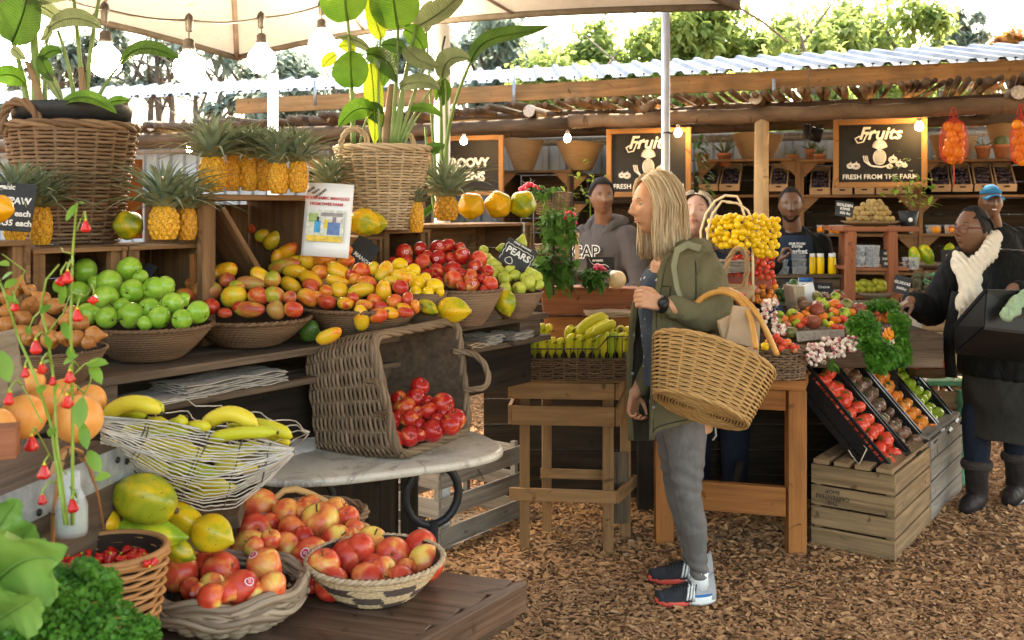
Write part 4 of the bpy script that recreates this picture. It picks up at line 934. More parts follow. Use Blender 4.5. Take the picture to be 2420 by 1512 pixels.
def leafpts(m,p,d_,L,w_,up=V(0,0,1),curl=.25,n=4,fold=.15,mat=0):
 x,y,z=frame(d_,up); vs=[]
 for j in range(n+1):
  t_=j/n; ww=w_*math.sin(PI*min(1,t_*.93+.05))**.8*(1 if t_ < 1 else .1); q=p+z*L*t_-Vector(up)*L*curl*t_*t_
  vs += [q-x*ww/2+y*ww*fold,q,q+x*ww/2+y*ww*fold]
 m.add(vs,[f for j in range(n) for f in ((3*j,3*j+1,3*j+4,3*j+3),(3*j+1,3*j+2,3*j+5,3*j+4))],mat)
def foliage(m,fn,n,L,w_,rs_,curl=.3,out=None,mat=0):
 for k in range(n):
  p=fn(rs_); d_=unit(V(rs_.gauss(0,1),rs_.gauss(0,1),rs_.gauss(.1,.7))) if out is None else unit((p-out)+V(rs_.gauss(0,1),rs_.gauss(0,1),rs_.gauss(0,1))*(p-out).length*.6)
  leafpts(m,p,d_,L*rs_.uniform(.6,1.3),w_*rs_.uniform(.7,1.2),curl=curl,n=3,mat=mat)
rs_=random.Random(8); m=MB(); c0=BP(1652,400,.9)
for k in range(60):
 z=rs_.uniform(-.28,.28); leafpts(m,c0+V(rs_.uniform(-.06,.04),rs_.uniform(-.05,.05),z),V(rs_.uniform(-.6,1),rs_.uniform(-1,.2),rs_.uniform(-.4,.5)),rs_.uniform(.07,.15),.035,curl=.5)
tag(m.build('hanging_plant',M_['fern'],loc=c0),'leafy green plant trailing at the right side of the left Fruits sign','plant')
rs_=random.Random(18); m=MB(); c0=BP(1395,455,.6); m.tube([c0+V(0,0,-.4),c0,c0+V(.03,0,.15)],.006,5)
for k in range(80):
 leafpts(m,c0+V(rs_.gauss(0,.12),rs_.gauss(0,.05),rs_.gauss(.02,.11)),V(rs_.uniform(-1,1),rs_.uniform(-1,.2),rs_.uniform(-.3,.5)),rs_.uniform(.04,.08),.035,curl=.3)
tag(m.build('leafy_shrub',M_['bush'],loc=c0),'light green leafy shrub behind the man in the grey hoodie','plant')
def SP(x,y,d): return P(x,y,d)
st=thing('display_stand','tall red-brown wooden stand carrying kiwis, grapes and guavas','stand',P(2080,780,6.2)); dS=6.2
M_['stand_wood']=wood('stand_wood',(.20,.065,.03),(.36,.14,.07),dirt=.8)
zt=P(0,541,dS).z; xl,xr=P(2003,0,dS).x,P(2152,0,dS).x
m=MB(); m.box(((xl+xr)/2,dS+.18,zt),(xr-xl+.08,.42,.03)); m.build('top',M_['stand_wood'],st,smooth=False,bevel=.004)
for (xx,dy) in ((xl+.02,0),(xr-.12,0),(xl+.10,.36),(xr,.36)):
 m=MB(); m.beam((xx+(.0 if xx < 3 else 0),dS+dy,zt-.015),(xx+(-.03 if xx < (xl+xr)/2 else .03),dS+dy,0),.055,.055,V(0,1,0)); m.build('leg',M_['stand_wood'],st,smooth=False,bevel=.003)
for yy in (636,700):
 m=MB(); z=P(0,yy,dS).z; m.box(((xl+xr)/2,dS+.18,z),(xr-xl-.02,.36,.02)); m.build('shelf_board',M_['stand_wood'],st,smooth=False,bevel=.003)
def plate(xc,hw,yr,yb,d,mat,label,rb=.45):
 c=P(xc,yb,d); rt=S(hw,d); h=S(yb-yr,d); m=MB(); m.lathe([(.001,0),(rt*rb,0),(rt*.8,h*.55),(rt,h),(rt*.97,h),(rt*.75,h*.6),(rt*rb,.008),(.001,.008)],40,c); return tag(m.build('platter',M_[mat],loc=c),label,'platter')
plate(2056,68,522,536,dS+.16,'pale_wood','pale wooden platter heaped with golden kiwis'); plate(2056,62,688,708,dS+.1,'pale_grey_wood','grey wooden platter of guavas under the stand')
M_['kiwi']=fruit('kiwi',[(.3,(.33,.21,.07)),(.7,(.46,.31,.12))],2,3,rough=.6)
m=MB(); m.ball((0,0,0),1,14,10,(1,1,1.2)); defruit('kiwi/k',m,M_['kiwi'])
out=[]; rf.seed(3)
for row,(y,x0,x1,n) in enumerate(((516,2003,2112,11),(504,2012,2104,9),(493,2020,2096,7),(484,2036,2086,5),(476,2048,2082,3))):
 for k in range(n):
  x=x0+(x1-x0)*(k+.5)/n+rf.uniform(-2,2); d=dS+.10+row*.02+rf.uniform(-.01,.02); out.append((putf('kiwi/k',P(x,y+rf.uniform(-1.5,1.5),d),S(6.8,d)),x,y))
rows_label(out,'golden kiwi','of the kiwi heap','golden kiwis on the platter',6)
M_['guava']=fruit('guava',[(.3,(.36,.44,.05)),(.6,(.62,.56,.06)),(.8,(.70,.46,.06))],.8,3,rough=.4)
m=MB(); m.ball((0,0,0),1,16,10,(1,1,1.15)); defruit('guava/g',m,M_['guava'])
out=[]
for (x,y,r) in ((2003,683,8),(2012,676,9),(2024,672,8),(2020,684,9),(2032,681,9),(2040,669,11),(2037,685,9),(2052,684,9),(2059,674,8),(2064,684,9),(2068,667,9),(2052,671,9),(2078,680,11),(2084,672,10),(2092,680,8),(2101,682,10),(2080,668,9)): out.append((putf('guava/g',P(x,y,dS+.08),S(r,dS)),x,y))
rows_label(out,'yellow-green guava','of the guava platter','guavas on the platter',7)
def board(c,w_,h_,M,label,lines,mat='chalkboard',size=None,edge=False,th=.006,extra=None):
 """M columns: right, up, facing"""
 o=thing('price_board',label,'sign',c); Mb=Matrix((M.col[0],-M.col[2],M.col[1])).transposed(); m=MB(); m.box(c,(w_,th,h_),Mb); m.build('board',M_[mat],o,smooth=False,bevel=.001); m=MB()
 for (t_,x,y,s_) in lines: put_text(m,t_,Vector(c)+M @ V(x*w_,y*h_,th/2+.001),M,s_*h_,bold=s_*h_*.03)
 if extra: extra(m,Vector(c),M,w_,h_,th/2+.002)
 if m.v: m.build('lettering',M_['chalk'],o,smooth=False)
 return o
def face(yaw=0,roll=0,pitch=0):
 f=rotm(0,0,yaw) @ V(0,-1,0); r_=rotm(0,0,yaw) @ V(1,0,0); M=Matrix((r_,V(0,0,1),f)).transposed(); return M @ rotm(-pitch,0,0) @ rotm(0,0,roll)
def sqb(x0,x1,y0,y1,d,label,lines,yaw=0,roll=0,pitch=10,**k): c=P((x0+x1)/2,(y0+y1)/2,d); return board(c,S(x1-x0,d),S(y1-y0,d),face(yaw,roll,pitch),label,lines,**k)
sqb(1974,2016,476,512,dS-.02,'grey price board reading golden kiwis beside the kiwi heap',[('GOLDEN',-.0,.25,.26),('KIWIS',.03,0,.24),('R50 /kg',.05,-.28,.22)],roll=-8)
sqb(2082,2122,589,632,dS+.01,'chalk board reading grapes on the middle shelf of the stand',[('GRAPES',.03,.27,.2),('R20/punnet',.0,-.03,.17),('R80/1kg',.0,-.3,.19)])
sqb(2112,2150,652,694,dS-.1,'tilted chalk board reading guavas',[('GUAVAS',0,.1,.24),('R40/kg',0,-.22,.2)],roll=-14)
sqb(2224,2262,590,628,7.6,'dark chalk board standing before the green papayas at right',[('G  E',0,.1,.25),('R15',0,-.25,.2)])
sqb(1925,1968,668,702,6.35,'chalk board reading orange juice under the juice bottles',[('Orange',0,.2,.26),('Juice',.05,-.2,.24)])
sqb(1846,1900,660,690,6.38,'dark chalk board behind the avocados',[('Fresh',-.1,.1,.3)])
o=sqb(1887,1921,656,690,6.3,'white leaflet with a blue band between the chalk boards',[('CARD',0,-.05,.22)],mat='white'); [setattr(c_.data.materials,'__class__',c_.data.materials.__class__) for c_ in ()]
m=MB(); c=P(1904,661,6.27); m.box(c,(S(32,6.3),.003,S(10,6.3))); m.build('blue_band',plain('blue_ink',(.02,.13,.40),.5),o)
for ch in o.children:
 if ch.name.startswith('lettering'): ch.data.materials[0]=M_['chalkboard']
M_['grape']=plain('grape',(.03,.025,.045),.3,.3,4)
k=0
for (x,y,w_) in ((2020,604,'top left'),(2055,604,'top right'),(2020,630,'bottom left'),(2055,630,'bottom right')):
 punnet(P(x,y,dS+.05),S(33,dS),.12,S(24,dS),'clear punnet of dark grapes, %s of the four on the stand' % w_,14,'grape',.011,'grape punnets on the stand',Matrix.Identity(3))
punnet(P(2152,636,dS+.35),S(26,dS),.12,S(28,dS),'clear punnet of dark grapes at the right side of the stand',12,'grape',.011,'grape punnets on the stand',Matrix.Identity(3))
jc=thing('back_counter','low weathered wooden counter under the juice bottles and berry punnets','counter',P(1890,700,6.6)); m=MB()
zj=P(0,648,6.45).z; xa,xb=P(1700,0,6.45).x,P(1990,0,6.45).x; m.box(((xa+xb)/2,6.75,zj-.012),(xb-xa,.62,.024)); m.build('top',M_['old_wood'],jc,smooth=False,bevel=.003)
for i in range(4): m=MB(); m.box(((xa+xb)/2,6.47,zj-.10-i*.15),(xb-xa-.02,.02,.14)); m.build('front_board',M_['old_wood'],jc,smooth=False)
m=MB(); m.box(((xa+xb)/2,7.0,zj/2),(xb-xa-.05,.02,zj-.05)); m.build('back_panel',M_['shadow_dark_wood'],jc,smooth=False)
M_['juice']=plain('juice',(.85,.55,.01),.25,.04,3); k=0
for i,(x,d) in enumerate(((1918,6.5),(1938,6.5),(1966,6.5),(1952,6.62),(1978,6.62),(1928,6.64))):
 c=P(x,648,6.5); c.y=d; c.z=zj; r=S(9.2,6.5); h=S(40,6.5); o=thing('juice_bottle',['yellow juice bottle, front left of six','yellow juice bottle, second in the front','yellow juice bottle, front right','yellow juice bottle, middle of the rear','yellow juice bottle, rear right','yellow juice bottle, rear left'][i]+' beside the berries','bottle',c,'juice bottles on the back counter'); m=MB()
 m.lathe([(.001,0),(r*.95,0),(r,.01),(r,h*.9),(r*.85,h),(.001,h)],20,c); m.build('bottle',M_['juice'],o); m=MB(); m.lathe([(r*.88,h),(r*.9,h+.022),(.001,h+.023)],20,c); m.build('lid',M_['white'],o)
for i,(x,y,w_) in enumerate(((1806,604,'top left'),(1806,624,'middle left'),(1806,645,'bottom left'),(1840,630,'upper centre'),(1842,647,'bottom centre'),(1882,612,'top right'),(1883,629,'middle right'),(1884,647,'bottom right'))):
 c=P(x,y,6.52); punnet(c,S(34,6.5),.11,S(17,6.5),'flat clear punnet of blueberries, %s of the stack' % w_,12,'grape',.008,'blueberry punnets on the back counter',Matrix.Identity(3))
c=P(2147,540,dS+.12); o=thing('plant_pot','leafy seedling in a round black plastic pot with a white dot sticker','potted plant',c); m=MB(); rt=S(23,dS+.1); h=S(42,dS+.1)
m.lathe([(.001,0),(rt*.72,0),(rt,h),(rt*.92,h),(.001,h*.9)],24,c); m.build('pot',M_['pot_black'],o); m=MB(); m.ball(c+V(-.01,-rt*.88,h*.5),.014,12,6,(1,.2,1)); m.build('sticker',M_['white'],o); m=MB(); m.tube([c+V(0,0,h*.8),c+V(0,0,h*1.6),c+V(.01,0,h*2.8)],.004,5); m.build('stem',M_['stem'],o); m=MB(); rs_=random.Random(5)
for k in range(70): leafpts(m,c+V(rs_.gauss(0,.07),rs_.gauss(0,.05),h*1.2+abs(rs_.gauss(.12,.09))),V(rs_.gauss(0,1),rs_.gauss(0,1),rs_.uniform(-.5,.5)),rs_.uniform(.03,.07),.03)
m.build('leaves',M_['bush'],o)
for (x,y,a_,b_,an,w_) in ((2162,606,24,13,80,'left'),(2190,603,27,15,70,'middle'),(2243,598,24,14,100,'right')): pap('g',x,y,a_,b_,an,7.7,'long green papaya, %s of three on the grey platter' % w_)
plate(2190,62,622,632,7.7,'pale_grey_wood','wide grey platter under the green papayas')
M_['artichoke']=plain('artichoke',(.10,.095,.055),.8,.5,60)
c=P(2210,690,7.3); o=thing('wooden_box','pale wooden box of netted knobbly roots behind the dark jacket','box',P(2215,720,7.3)); m=MB(); m.box(P(2215,705,7.3),(S(130,7.3),.35,S(40,7.3))); m.build('box',M_['pale_wood'],o,smooth=False)
m=MB(); rs_=random.Random(6)
for k in range(90): m.ball(P(2160+rs_.random()*75,682-rs_.random()*34,7.2+rs_.random()*.2),rs_.uniform(.018,.03),7,5)
tag(m.build('root_vegetables',M_['artichoke'],loc=c),'heap of netted knobbly roots behind the dark jacket','vegetables',kind='stuff')
m=MB()
for k in range(12): a=P(2180+rs_.random()*50,648+rs_.random()*20,7.15); m.tube([a,a+V(rs_.uniform(.02,.08),0,rs_.uniform(-.03,.03))],.003,3)
tag(m.build('green_netting',plain('green_net',(.10,.45,.25),.6),loc=c),'scrap of green netting over the roots','netting')
m=MB(); m.box(P(2200,760,6.6)+V(.12,.1,0),(.10,.03,S(150,6.6))); m.box(P(2135,760,6.7)+V(0,.1,0),(.04,.03,S(140,6.6))); o=thing('side_panel','whitewashed panel with bolts and pale boards behind the reaching hand','panel',P(2175,780,6.6))
M_['whitewash']=plain('whitewash',(.42,.38,.32),.8,.3,40); m=MB(); m.box(P(2157,775,6.6),(S(38,6.6),.03,S(130,6.6))); m.build('post',M_['whitewash'],o,smooth=False); m=MB()
for i in range(4): m.box(P(2205,735+i*32,6.65),(S(60,6.6),.02,S(30,6.6)))
m.build('boards',M_['pale_wood'],o,smooth=False)
m=MB()
for yy in (742,772,795): m.ball(P(2157,yy,6.57),.008,8,5)
m.build('bolts',M_['metal_black'],o)
M_['leaf_far']=leafm('leaf_far',(.16,.24,.06),(.36,.44,.15),.7,.6,2); M_['leaf_far_hazed']=leafm('leaf_far_hazed',(.17,.23,.19),(.32,.39,.33),.7,.55,2); M_['leaf_red']=leafm('leaf_red',(.40,.12,.08),(.45,.35,.10),.6,.4,3)  # grey-green far leaves paled so their colour stands in for haze
M_['trunk']=plain('trunk',(.13,.10,.08),.9,.3,4)
def tree(x,ytop,d,wpx,mat,label,seed=1,n=1500,hbase=1.0,ls=.22,sparse=False,trunks=1,grp=None):
 rs_=random.Random(seed); n=int(n*2.2); ls *= .98; top=P(x,ytop,d); o=thing('tree',label,'tree',(top.x,d,0),grp); Wd=S(wpx,d)/2; m=MB()
 for k in range(trunks):
  bx_=top.x+rs_.uniform(-1,1)*Wd*.5; lx=rs_.uniform(-.5,.5); m.tube([V(bx_,d,0),V(bx_+lx*.5,d,top.z*.4),V(bx_+lx,d,top.z*.7),V(top.x+rs_.uniform(-.5,.5)*Wd,d,top.z*.95)],[.16,.12,.07,.02],7)
  for j in range(6): t_=rs_.uniform(.45,.9); p=V(bx_+lx*t_,d,top.z*t_); m.tube([p,p+V(rs_.uniform(-1,1)*Wd*.5,rs_.uniform(-.5,.5),rs_.uniform(.2,1.0)),p+V(rs_.uniform(-1,1)*Wd*.9,rs_.uniform(-.8,.8),rs_.uniform(.3,1.6))],[.05,.03,.01],5)
 m.build('trunk',M_['trunk'],o); m=MB(); cl=[]
 nb=34 if not sparse else 16
 for k in range(nb):
  a=rs_.uniform(-1,1); hz=rs_.uniform(0,1)**.7; env=(1-hz**2*.7)**.5; cl.append((V(top.x+a*Wd*env,d+rs_.uniform(-1,1)*Wd*.6,hbase+(top.z-hbase)*hz),rs_.uniform(.3,.75)*min(1.2,Wd*.45)*(.6 if sparse else 1)))
 for k in range(n):
  c_,r_=rs_.choice(cl); v_=V(rs_.gauss(0,1),rs_.gauss(0,1),rs_.gauss(0,1)); p=c_+v_*r_*.55; leafpts(m,p,unit(V(rs_.gauss(0,1),rs_.gauss(0,1),rs_.gauss(-.4,.6))),ls*rs_.uniform(.5,1.3),ls*.5,curl=.3,n=2)
 m.build('crown',M_[mat],o)
tree(1160,50,22,260,'leaf_far_hazed','dark grey-green tree behind the tall plant leaves',1,1800,2,.26)
tree(1320,140,19,260,'leaf_far','low bright tree behind the roof, right of the tall plant',2,1900,1.5,.22)
tree(1450,75,21,330,'leaf_far','broad bright green tree left of the steel pole',3,3200,1.5,.24)
tree(1700,45,20,360,'leaf_far','tall bright green tree right of the steel pole',4,3600,1.5,.24)
tree(1890,95,17,260,'leaf_far','bright bushy tree behind the roof, mid right',5,2200,1.5,.2)
tree(2080,10,21,330,'leaf_far','tallest pale green tree above the right sign',6,3200,1.5,.24)
tree(2270,30,24,130,'leaf_far_hazed','slim dark conifer-like tree at right',7,1100,2,.24)
tree(1570,110,26,420,'leaf_far','distant pale green tree mass behind the steel pole',31,2600,1.5,.3); tree(1950,60,27,420,'leaf_far','distant pale green tree mass between the two right-hand trees',32,2600,1.5,.3); tree(2200,110,26,300,'leaf_far','distant pale tree left of the slim dark tree',33,1500,1.5,.3); tree(1230,120,26,300,'leaf_far_hazed','distant hazy tree right of the tall plant',34,1400,1.5,.3)
tree(2370,85,18,130,'leaf_red','red-tipped shrub peeping over the roof at far right',8,600,2,.28)
for i,(x,yt,d,w_,lab) in enumerate(((140,90,24,260,'airy grey-blue gum tree at the far left'),(330,70,25,300,'airy gum tree between the two left globe bulbs'),(520,95,24,260,'airy gum tree right of the second globe bulb'),(720,140,22,260,'denser blue-green tree behind the white pole'),(940,100,24,260,'blue-green tree behind the upright plant'))):
 tree(x,yt,d,w_,'leaf_far_hazed',lab,20+i,900 if i < 3 else 1700,3.0 if i < 3 else 1.5,.26,i < 3,4 if i < 3 else 1)
# ================= pineapples =================
M_['pine_skin']=fruit('pine_skin',[(.25,(.42,.17,.015)),(.5,(.74,.33,.02)),(.75,(.85,.45,.04))],5,3,speck=(.22,.12,.02),spk=(.52,.66),spscale=9,rough=.5)
M_['pine_leaf']=leafm('pine_leaf',(.13,.18,.10),(.34,.40,.27),.5,.12,1.5)
m=MB()
def pfn(u,v):
 a=2*PI*u; z=v*2.3; r=(math.sin(PI*(.12+.78*v))**.38); k=abs(math.cos(5*a+6.5*z/2.3*1.3))*abs(math.cos(5*a-6.5*z/2.3*1.3)); r=r*(.84+.22*k**.55); r *= (0.02 if v <= 0 else 1)
 return V(r*math.cos(a),r*math.sin(a),z)
m.grid(pfn,80,44,True,0,(0,1)); PB=m.mesh('pineapple',M_['pine_skin'])
rs_=random.Random(44); PC=[]
for q in range(3):
 m=MB()
 for k in range(66):
  t_=k/66; a=k*2.4; el=.42+1.1*t_+rs_.uniform(-.12,.12); L=(1.9+1.7*math.sin(PI*min(1,t_*1.1+.15)))*rs_.uniform(.85,1.15); r0=.42*(1-t_*.8)
  p=V(r0*math.cos(a),r0*math.sin(a),2.2+t_*.7); d_=V(math.cos(a)*math.cos(el),math.sin(a)*math.cos(el),math.sin(el)); x,y,z=frame(d_,(0,0,1)); vs=[]; n=7
  for j in range(n+1):
   s_=j/n; w_=.42*(1-s_)**.75*(.65+.35*(1-s_))+.004; c_=p+z*L*s_+V(math.cos(a),math.sin(a),0)*L*.25*s_*s_-V(0,0,1)*L*(.55*s_**2.4*(1-t_*.75)); vs += [c_-x*w_/2+y*w_*.28,c_,c_+x*w_/2+y*w_*.28]
  m.add(vs,[f for j in range(n) for f in ((3*j,3*j+1,3*j+4,3*j+3),(3*j+1,3*j+2,3*j+5,3*j+4))])
 PC.append(m.mesh('crown',M_['pine_leaf']))
def pineapple(x,yt,yb,hw,d,label,cs=1.0,tilt=0,grp='pineapples',q=0,lean=0):
 p=P(x,yb,d); r=S(hw,d); h=S(yb-yt,d); o=link('pineapple',PB,p,rotm(tilt,lean,x*7 % 360),(r,r,h/2.3)); tag(o,label,'pineapple',grp)
 cs *= 1.1; c=link('crown',PC[q % 3],parent=o); c.scale=(cs,cs,cs*r/(h/2.3)); c.location=(0,0,2.25*(1-cs*r/(h/2.3))); return o
PL=[(502,371,455,33,3.10,'fat front-left pineapple on the tall crate',1.25),(550,366,452,20,3.22,'second pineapple from the left on the tall crate, half hidden',1.5),(588,364,452,22,3.24,'third pineapple from the left on the tall crate',1.4),(624,368,452,22,3.26,'fourth pineapple from the left on the tall crate',1.4),(659,385,459,24,3.14,'fifth pineapple from the left on the tall crate',1.5),(704,381,456,24,3.16,'rightmost pineapple on the tall crate',1.5)]
for i,a in enumerate(PL): pineapple(*a[:6],cs=a[6],q=i,grp='pineapples on the tall crate')
pineapple(388,488,567,35,2.88,'left of the two pineapples on the low crate',1.35,q=1,grp='pineapples on the low crate'); pineapple(443,492,568,24,2.94,'right of the two pineapples on the low crate',1.5,q=2,grp='pineapples on the low crate')
pineapple(97,488,580,26,2.80,'pineapple standing right of the pawpaw price board',1.5,q=0); pineapple(36,480,570,28,2.72,'pineapple hidden behind the pawpaw price board, only its crown showing',1.6,q=2)
pineapple(1055,464,522,29,3.86,'pineapple with pale crown left of the three papayas',1.35,q=1); pineapple(984,478,550,18,3.62,'slim pineapple tucked right of the second plant basket',1.0,q=2); pineapple(778,436,520,26,3.55,'pineapple behind the paper poster, only its crown showing',1.2,q=0)
# ================= plant baskets =================
M_['big_leaf']=leafm('big_leaf',(.055,.16,.02),(.15,.31,.04),.35,.45,9,True); M_['big_leaf_y']=leafm('big_leaf_y',(.30,.42,.03),(.45,.55,.06),.4,.6,9,True)
M_['big_leaf_g']=leafm('big_leaf_g',(.13,.18,.09),(.24,.30,.17),.5,.35,9,True); M_['big_leaf_d']=leafm('big_leaf_d',(.03,.09,.012),(.08,.18,.03),.35,.35,9,True)
M_['stalk']=leafm('stalk',(.12,.24,.06),(.28,.40,.14),.4,.15,3); M_['stalk_brown']=plain('stalk_brown',(.30,.20,.12),.7,.3,10)
def blade(m,pts,w_,face_,d,fold=.25,mat=0,rag=0,seed=0):
 """pts: 2-4 picture points (x, y, extra depth) along the midrib; w_: width px; face_: roll of the blade about its midrib in degrees (0 = flat to the viewer)"""
 q=[P(a[0],a[1],d+(a[2] if len(a) > 2 else 0)) for a in pts]; n=16; rs_=random.Random(seed+int(pts[0][0])); W_=S(w_,d)
 def bez(t_):
  a=list(q)
  while len(a) > 1: a=[a[i].lerp(a[i+1],t_) for i in range(len(a)-1)]
  return a[0]
 vs=[]; NW=4
 for j in range(n+1):
  t_=j/n; p=bez(t_); tg=unit(bez(min(1,t_+.02))-bez(max(0,t_-.02))); sd=unit(tg.cross(V(0,1,0))); nn=unit(sd.cross(tg)); fa=R(face_); s2=sd*math.cos(fa)+nn*math.sin(fa); n2=nn*math.cos(fa)-sd*math.sin(fa)
  ww=W_/2*(math.sin(PI*min(1,.06+t_*.94))**.62)*(1.08-.25*t_)*(1-rag*rs_.random()*.25); ww=ww if j < n else W_*.01
  for k in range(-NW,NW+1):
   e=k/NW; vs.append(p+s2*ww*e+n2*(-abs(e)*ww*fold+math.sin(t_*23+e*2)*ww*.035*abs(e)+(math.sin(t_*60)*ww*.012)))
 c_=2*NW+1; m.add(vs,[(j*c_+k,j*c_+k+1,(j+1)*c_+k+1,(j+1)*c_+k) for j in range(n) for k in range(c_-1)],mat,[[(a/c_,b-abs(a-NW)*.03) for a,b in ((k,j/n),(k+1,j/n),(k+1,(j+1)/n),(k,(j+1)/n))] for j in range(n) for k in range(c_-1)])
 m.tube([bez(j/n)-V(0,.002,0) for j in range(n+1)],[W_*.022*(1-.7*j/n)+.001 for j in range(n+1)],5,mat=mat)
def stalks(m,L_,d):
 for pts,r in L_:
  q=[P(a[0],a[1],d+(a[2] if len(a) > 2 else 0)) for a in pts]
  def bez(t_):
   a=list(q)
   while len(a) > 1: a=[a[i].lerp(a[i+1],t_) for i in range(len(a)-1)]
   return a[0]
  m.tube([bez(j/10) for j in range(11)],[S(r,d)*(1-.045*j) for j in range(11)],8)
BLM=[M_['big_leaf'],M_['big_leaf_y'],M_['big_leaf_g'],M_['big_leaf_d']]
def plantleaves(o,L_,d):
 for i,(pts,w_,fc,mt) in enumerate(L_):
  m=MB(); blade(m,pts,w_,fc,d,mat=0,seed=i); m.build('leaf',BLM[mt],o)
c=P(905,550,3.66); c.z=1.478; o=thing('planter_basket','tan wicker planter basket with looped handles, standing on the crate','basket',c)
conebasket(o,c,.171,.100,.296,30,44,.0052,'rattan_tan',pair=2)
for (xa,xb,yb,pk,dd) in ((806,870,362,306,-.16),(945,978,352,316,.13)):
 rope(arc(P(xa,yb,3.66+dd),P(xb,yb,3.66+dd*.9),(0,0,1),S((yb-pk),3.6),14,.6),.0095,3,'rattan_tan',o,'handle',3)
pt=thing('potted_plant','tall broad-leaved green plant growing out of the tan planter basket','plant',c); m=MB(); m.lathe([(.13,.25),(.135,.292),(.125,.292),(.12,.27),(.001,.26)],30,c); m.build('pot',M_['pot_black'],pt)
m=MB(); stalks(m,[([(835,345),(833,200),(822,45)],6.5),([(925,345),(938,200),(941,62)],6),([(930,345),(955,180),(985,58)],7),([(940,345),(985,200),(1000,150),(1018,145)],5),([(900,345),(888,200),(900,88)],4),([(938,345),(955,255),(950,205)],6),([(850,345),(860,280),(880,262)],3.5),([(955,345),(975,285),(1000,262)],3.5),([(945,345),(990,230),(1046,185)],4)],3.66); m.build('stalk',M_['stalk'],pt)
m=MB(); stalks(m,[([(912,345),(915,280),(925,200)],12),([(938,345),(942,300),(946,240)],9)],3.68); m.build('sheath',M_['stalk_brown'],pt)
plantleaves(pt,[([(822,50),(812,0),(818,-70)],120,8,0),([(941,68),(930,10),(925,-70)],122,-6,0),([(985,62,0),(1040,40,.1),(1105,-30,.2)],80,30,2),([(902,92),(888,50),(868,-15)],46,10,1),([(832,206,-.05),(829,165,-.07),(828,120,0)],88,0,0),([(866,128),(925,130),(938,195,-.1)],60,-30,3),([(960,112),(985,150,-.05),(1037,158,-.1)],52,20,2),([(1045,182),(1050,120,-.05),(1112,140,-.1)],58,20,2),([(945,205),(1000,180,-.1),(1040,212,-.15)],42,15,2),([(876,150),(888,240),(886,342)],48,5,1),([(880,262,0),(840,240,-.05),(800,300,-.1)],52,10,0),([(872,262),(885,250),(905,300)],45,0,3),([(972,258),(1010,245,-.05),(1046,278,-.1)],26,20,0),([(1000,352),(1030,350),(1052,342)],26,10,3),([(872,116),(840,88),(798,88)],28,30,2),([(838,122),(820,100),(800,112)],30,0,1),([(795,128),(775,140),(762,160)],32,0,1),([(955,70),(990,80),(1003,122)],50,0,0),([(935,130),(915,150),(905,205)],40,10,0),([(958,120),(930,100),(900,108)],36,0,3),([(880,120),(905,130),(925,128)],30,0,0)],3.66)
c2=P(1045,524,4.05); pt=thing('potted_plant','second tall plant with long stalks between planter basket and pale pineapple','plant',V(c2.x,c2.y,1.5)); m=MB()
stalks(m,[([(1040,520),(1046,350),(1040,180)],6),([(1052,520),(1045,340),(1060,260),(1112,148,-.1)],6),([(1030,515),(1012,400),(1005,300)],5),([(1048,520),(1062,340),(1052,190)],5),([(1038,520),(1020,300),(1008,72)],4.5)],4.05); m.build('stalk',M_['stalk'],pt)
plantleaves(pt,[([(1112,148,-.1),(1135,70,-.1),(1210,90,-.15),(1298,62,-.2)],46,25,3),([(1040,185),(1060,215),(1042,252)],34,10,3),([(1008,75),(1000,40),(1020,0)],40,0,2),([(1052,196),(1035,190),(1030,240)],26,0,0),([(1010,350),(1028,366),(1052,345)],20,10,3),([(1030,480),(1010,500),(990,520)],18,0,3)],4.05)
c=P(172,577,3.05); c.z=1.452; o=thing('planter_basket','large dark brown wicker planter basket at the left, standing on the open crate','basket',c); conebasket(o,c,.185,.125,.352,31,40,.0058,'rattan_brown',pair=2)
rope(arc(P(8,318,2.92),P(92,330,2.88),(0,0,1),S(84,2.9),16,.5),.013,3,'rattan_brown',o,'handle',3); rope(arc(P(276,318,3.02),P(292,322,3.12),(0,0,1),S(50,3),12,.6),.010,3,'rattan_brown',o,'handle',3)
pt=thing('potted_plant','broad-leaved plant in a black plastic pot inside the dark left basket','plant',c); m=MB(); rr_=S(134,3.05); zt=P(0,250,3.05).z-c.z
m.lathe([(.13,zt-.3),(rr_*.94,zt-.045),(rr_*.97,zt-.045),(rr_,zt-.004),(rr_*.985,zt),(rr_*.94,zt-.02),(.001,zt-.03)],48,c); m.build('pot',M_['pot_black'],pt)
m=MB(); stalks(m,[([(88,255),(85,120),(72,-30)],12),([(66,255),(50,130),(4,30)],8),([(108,255),(104,180),(112,90)],6),([(178,245),(165,150),(137,72)],6),([(196,245),(190,130),(172,-30)],7),([(204,245),(208,130),(238,-20)],7),([(228,240),(250,190),(288,150)],5),([(150,250),(130,200),(108,170)],6)],3.08); m.build('stalk',M_['stalk'],pt)
m=MB(); stalks(m,[([(98,255),(88,190),(62,145)],10),([(196,250),(196,200),(192,160)],11)],3.06); m.build('sheath',M_['stalk_brown'],pt)
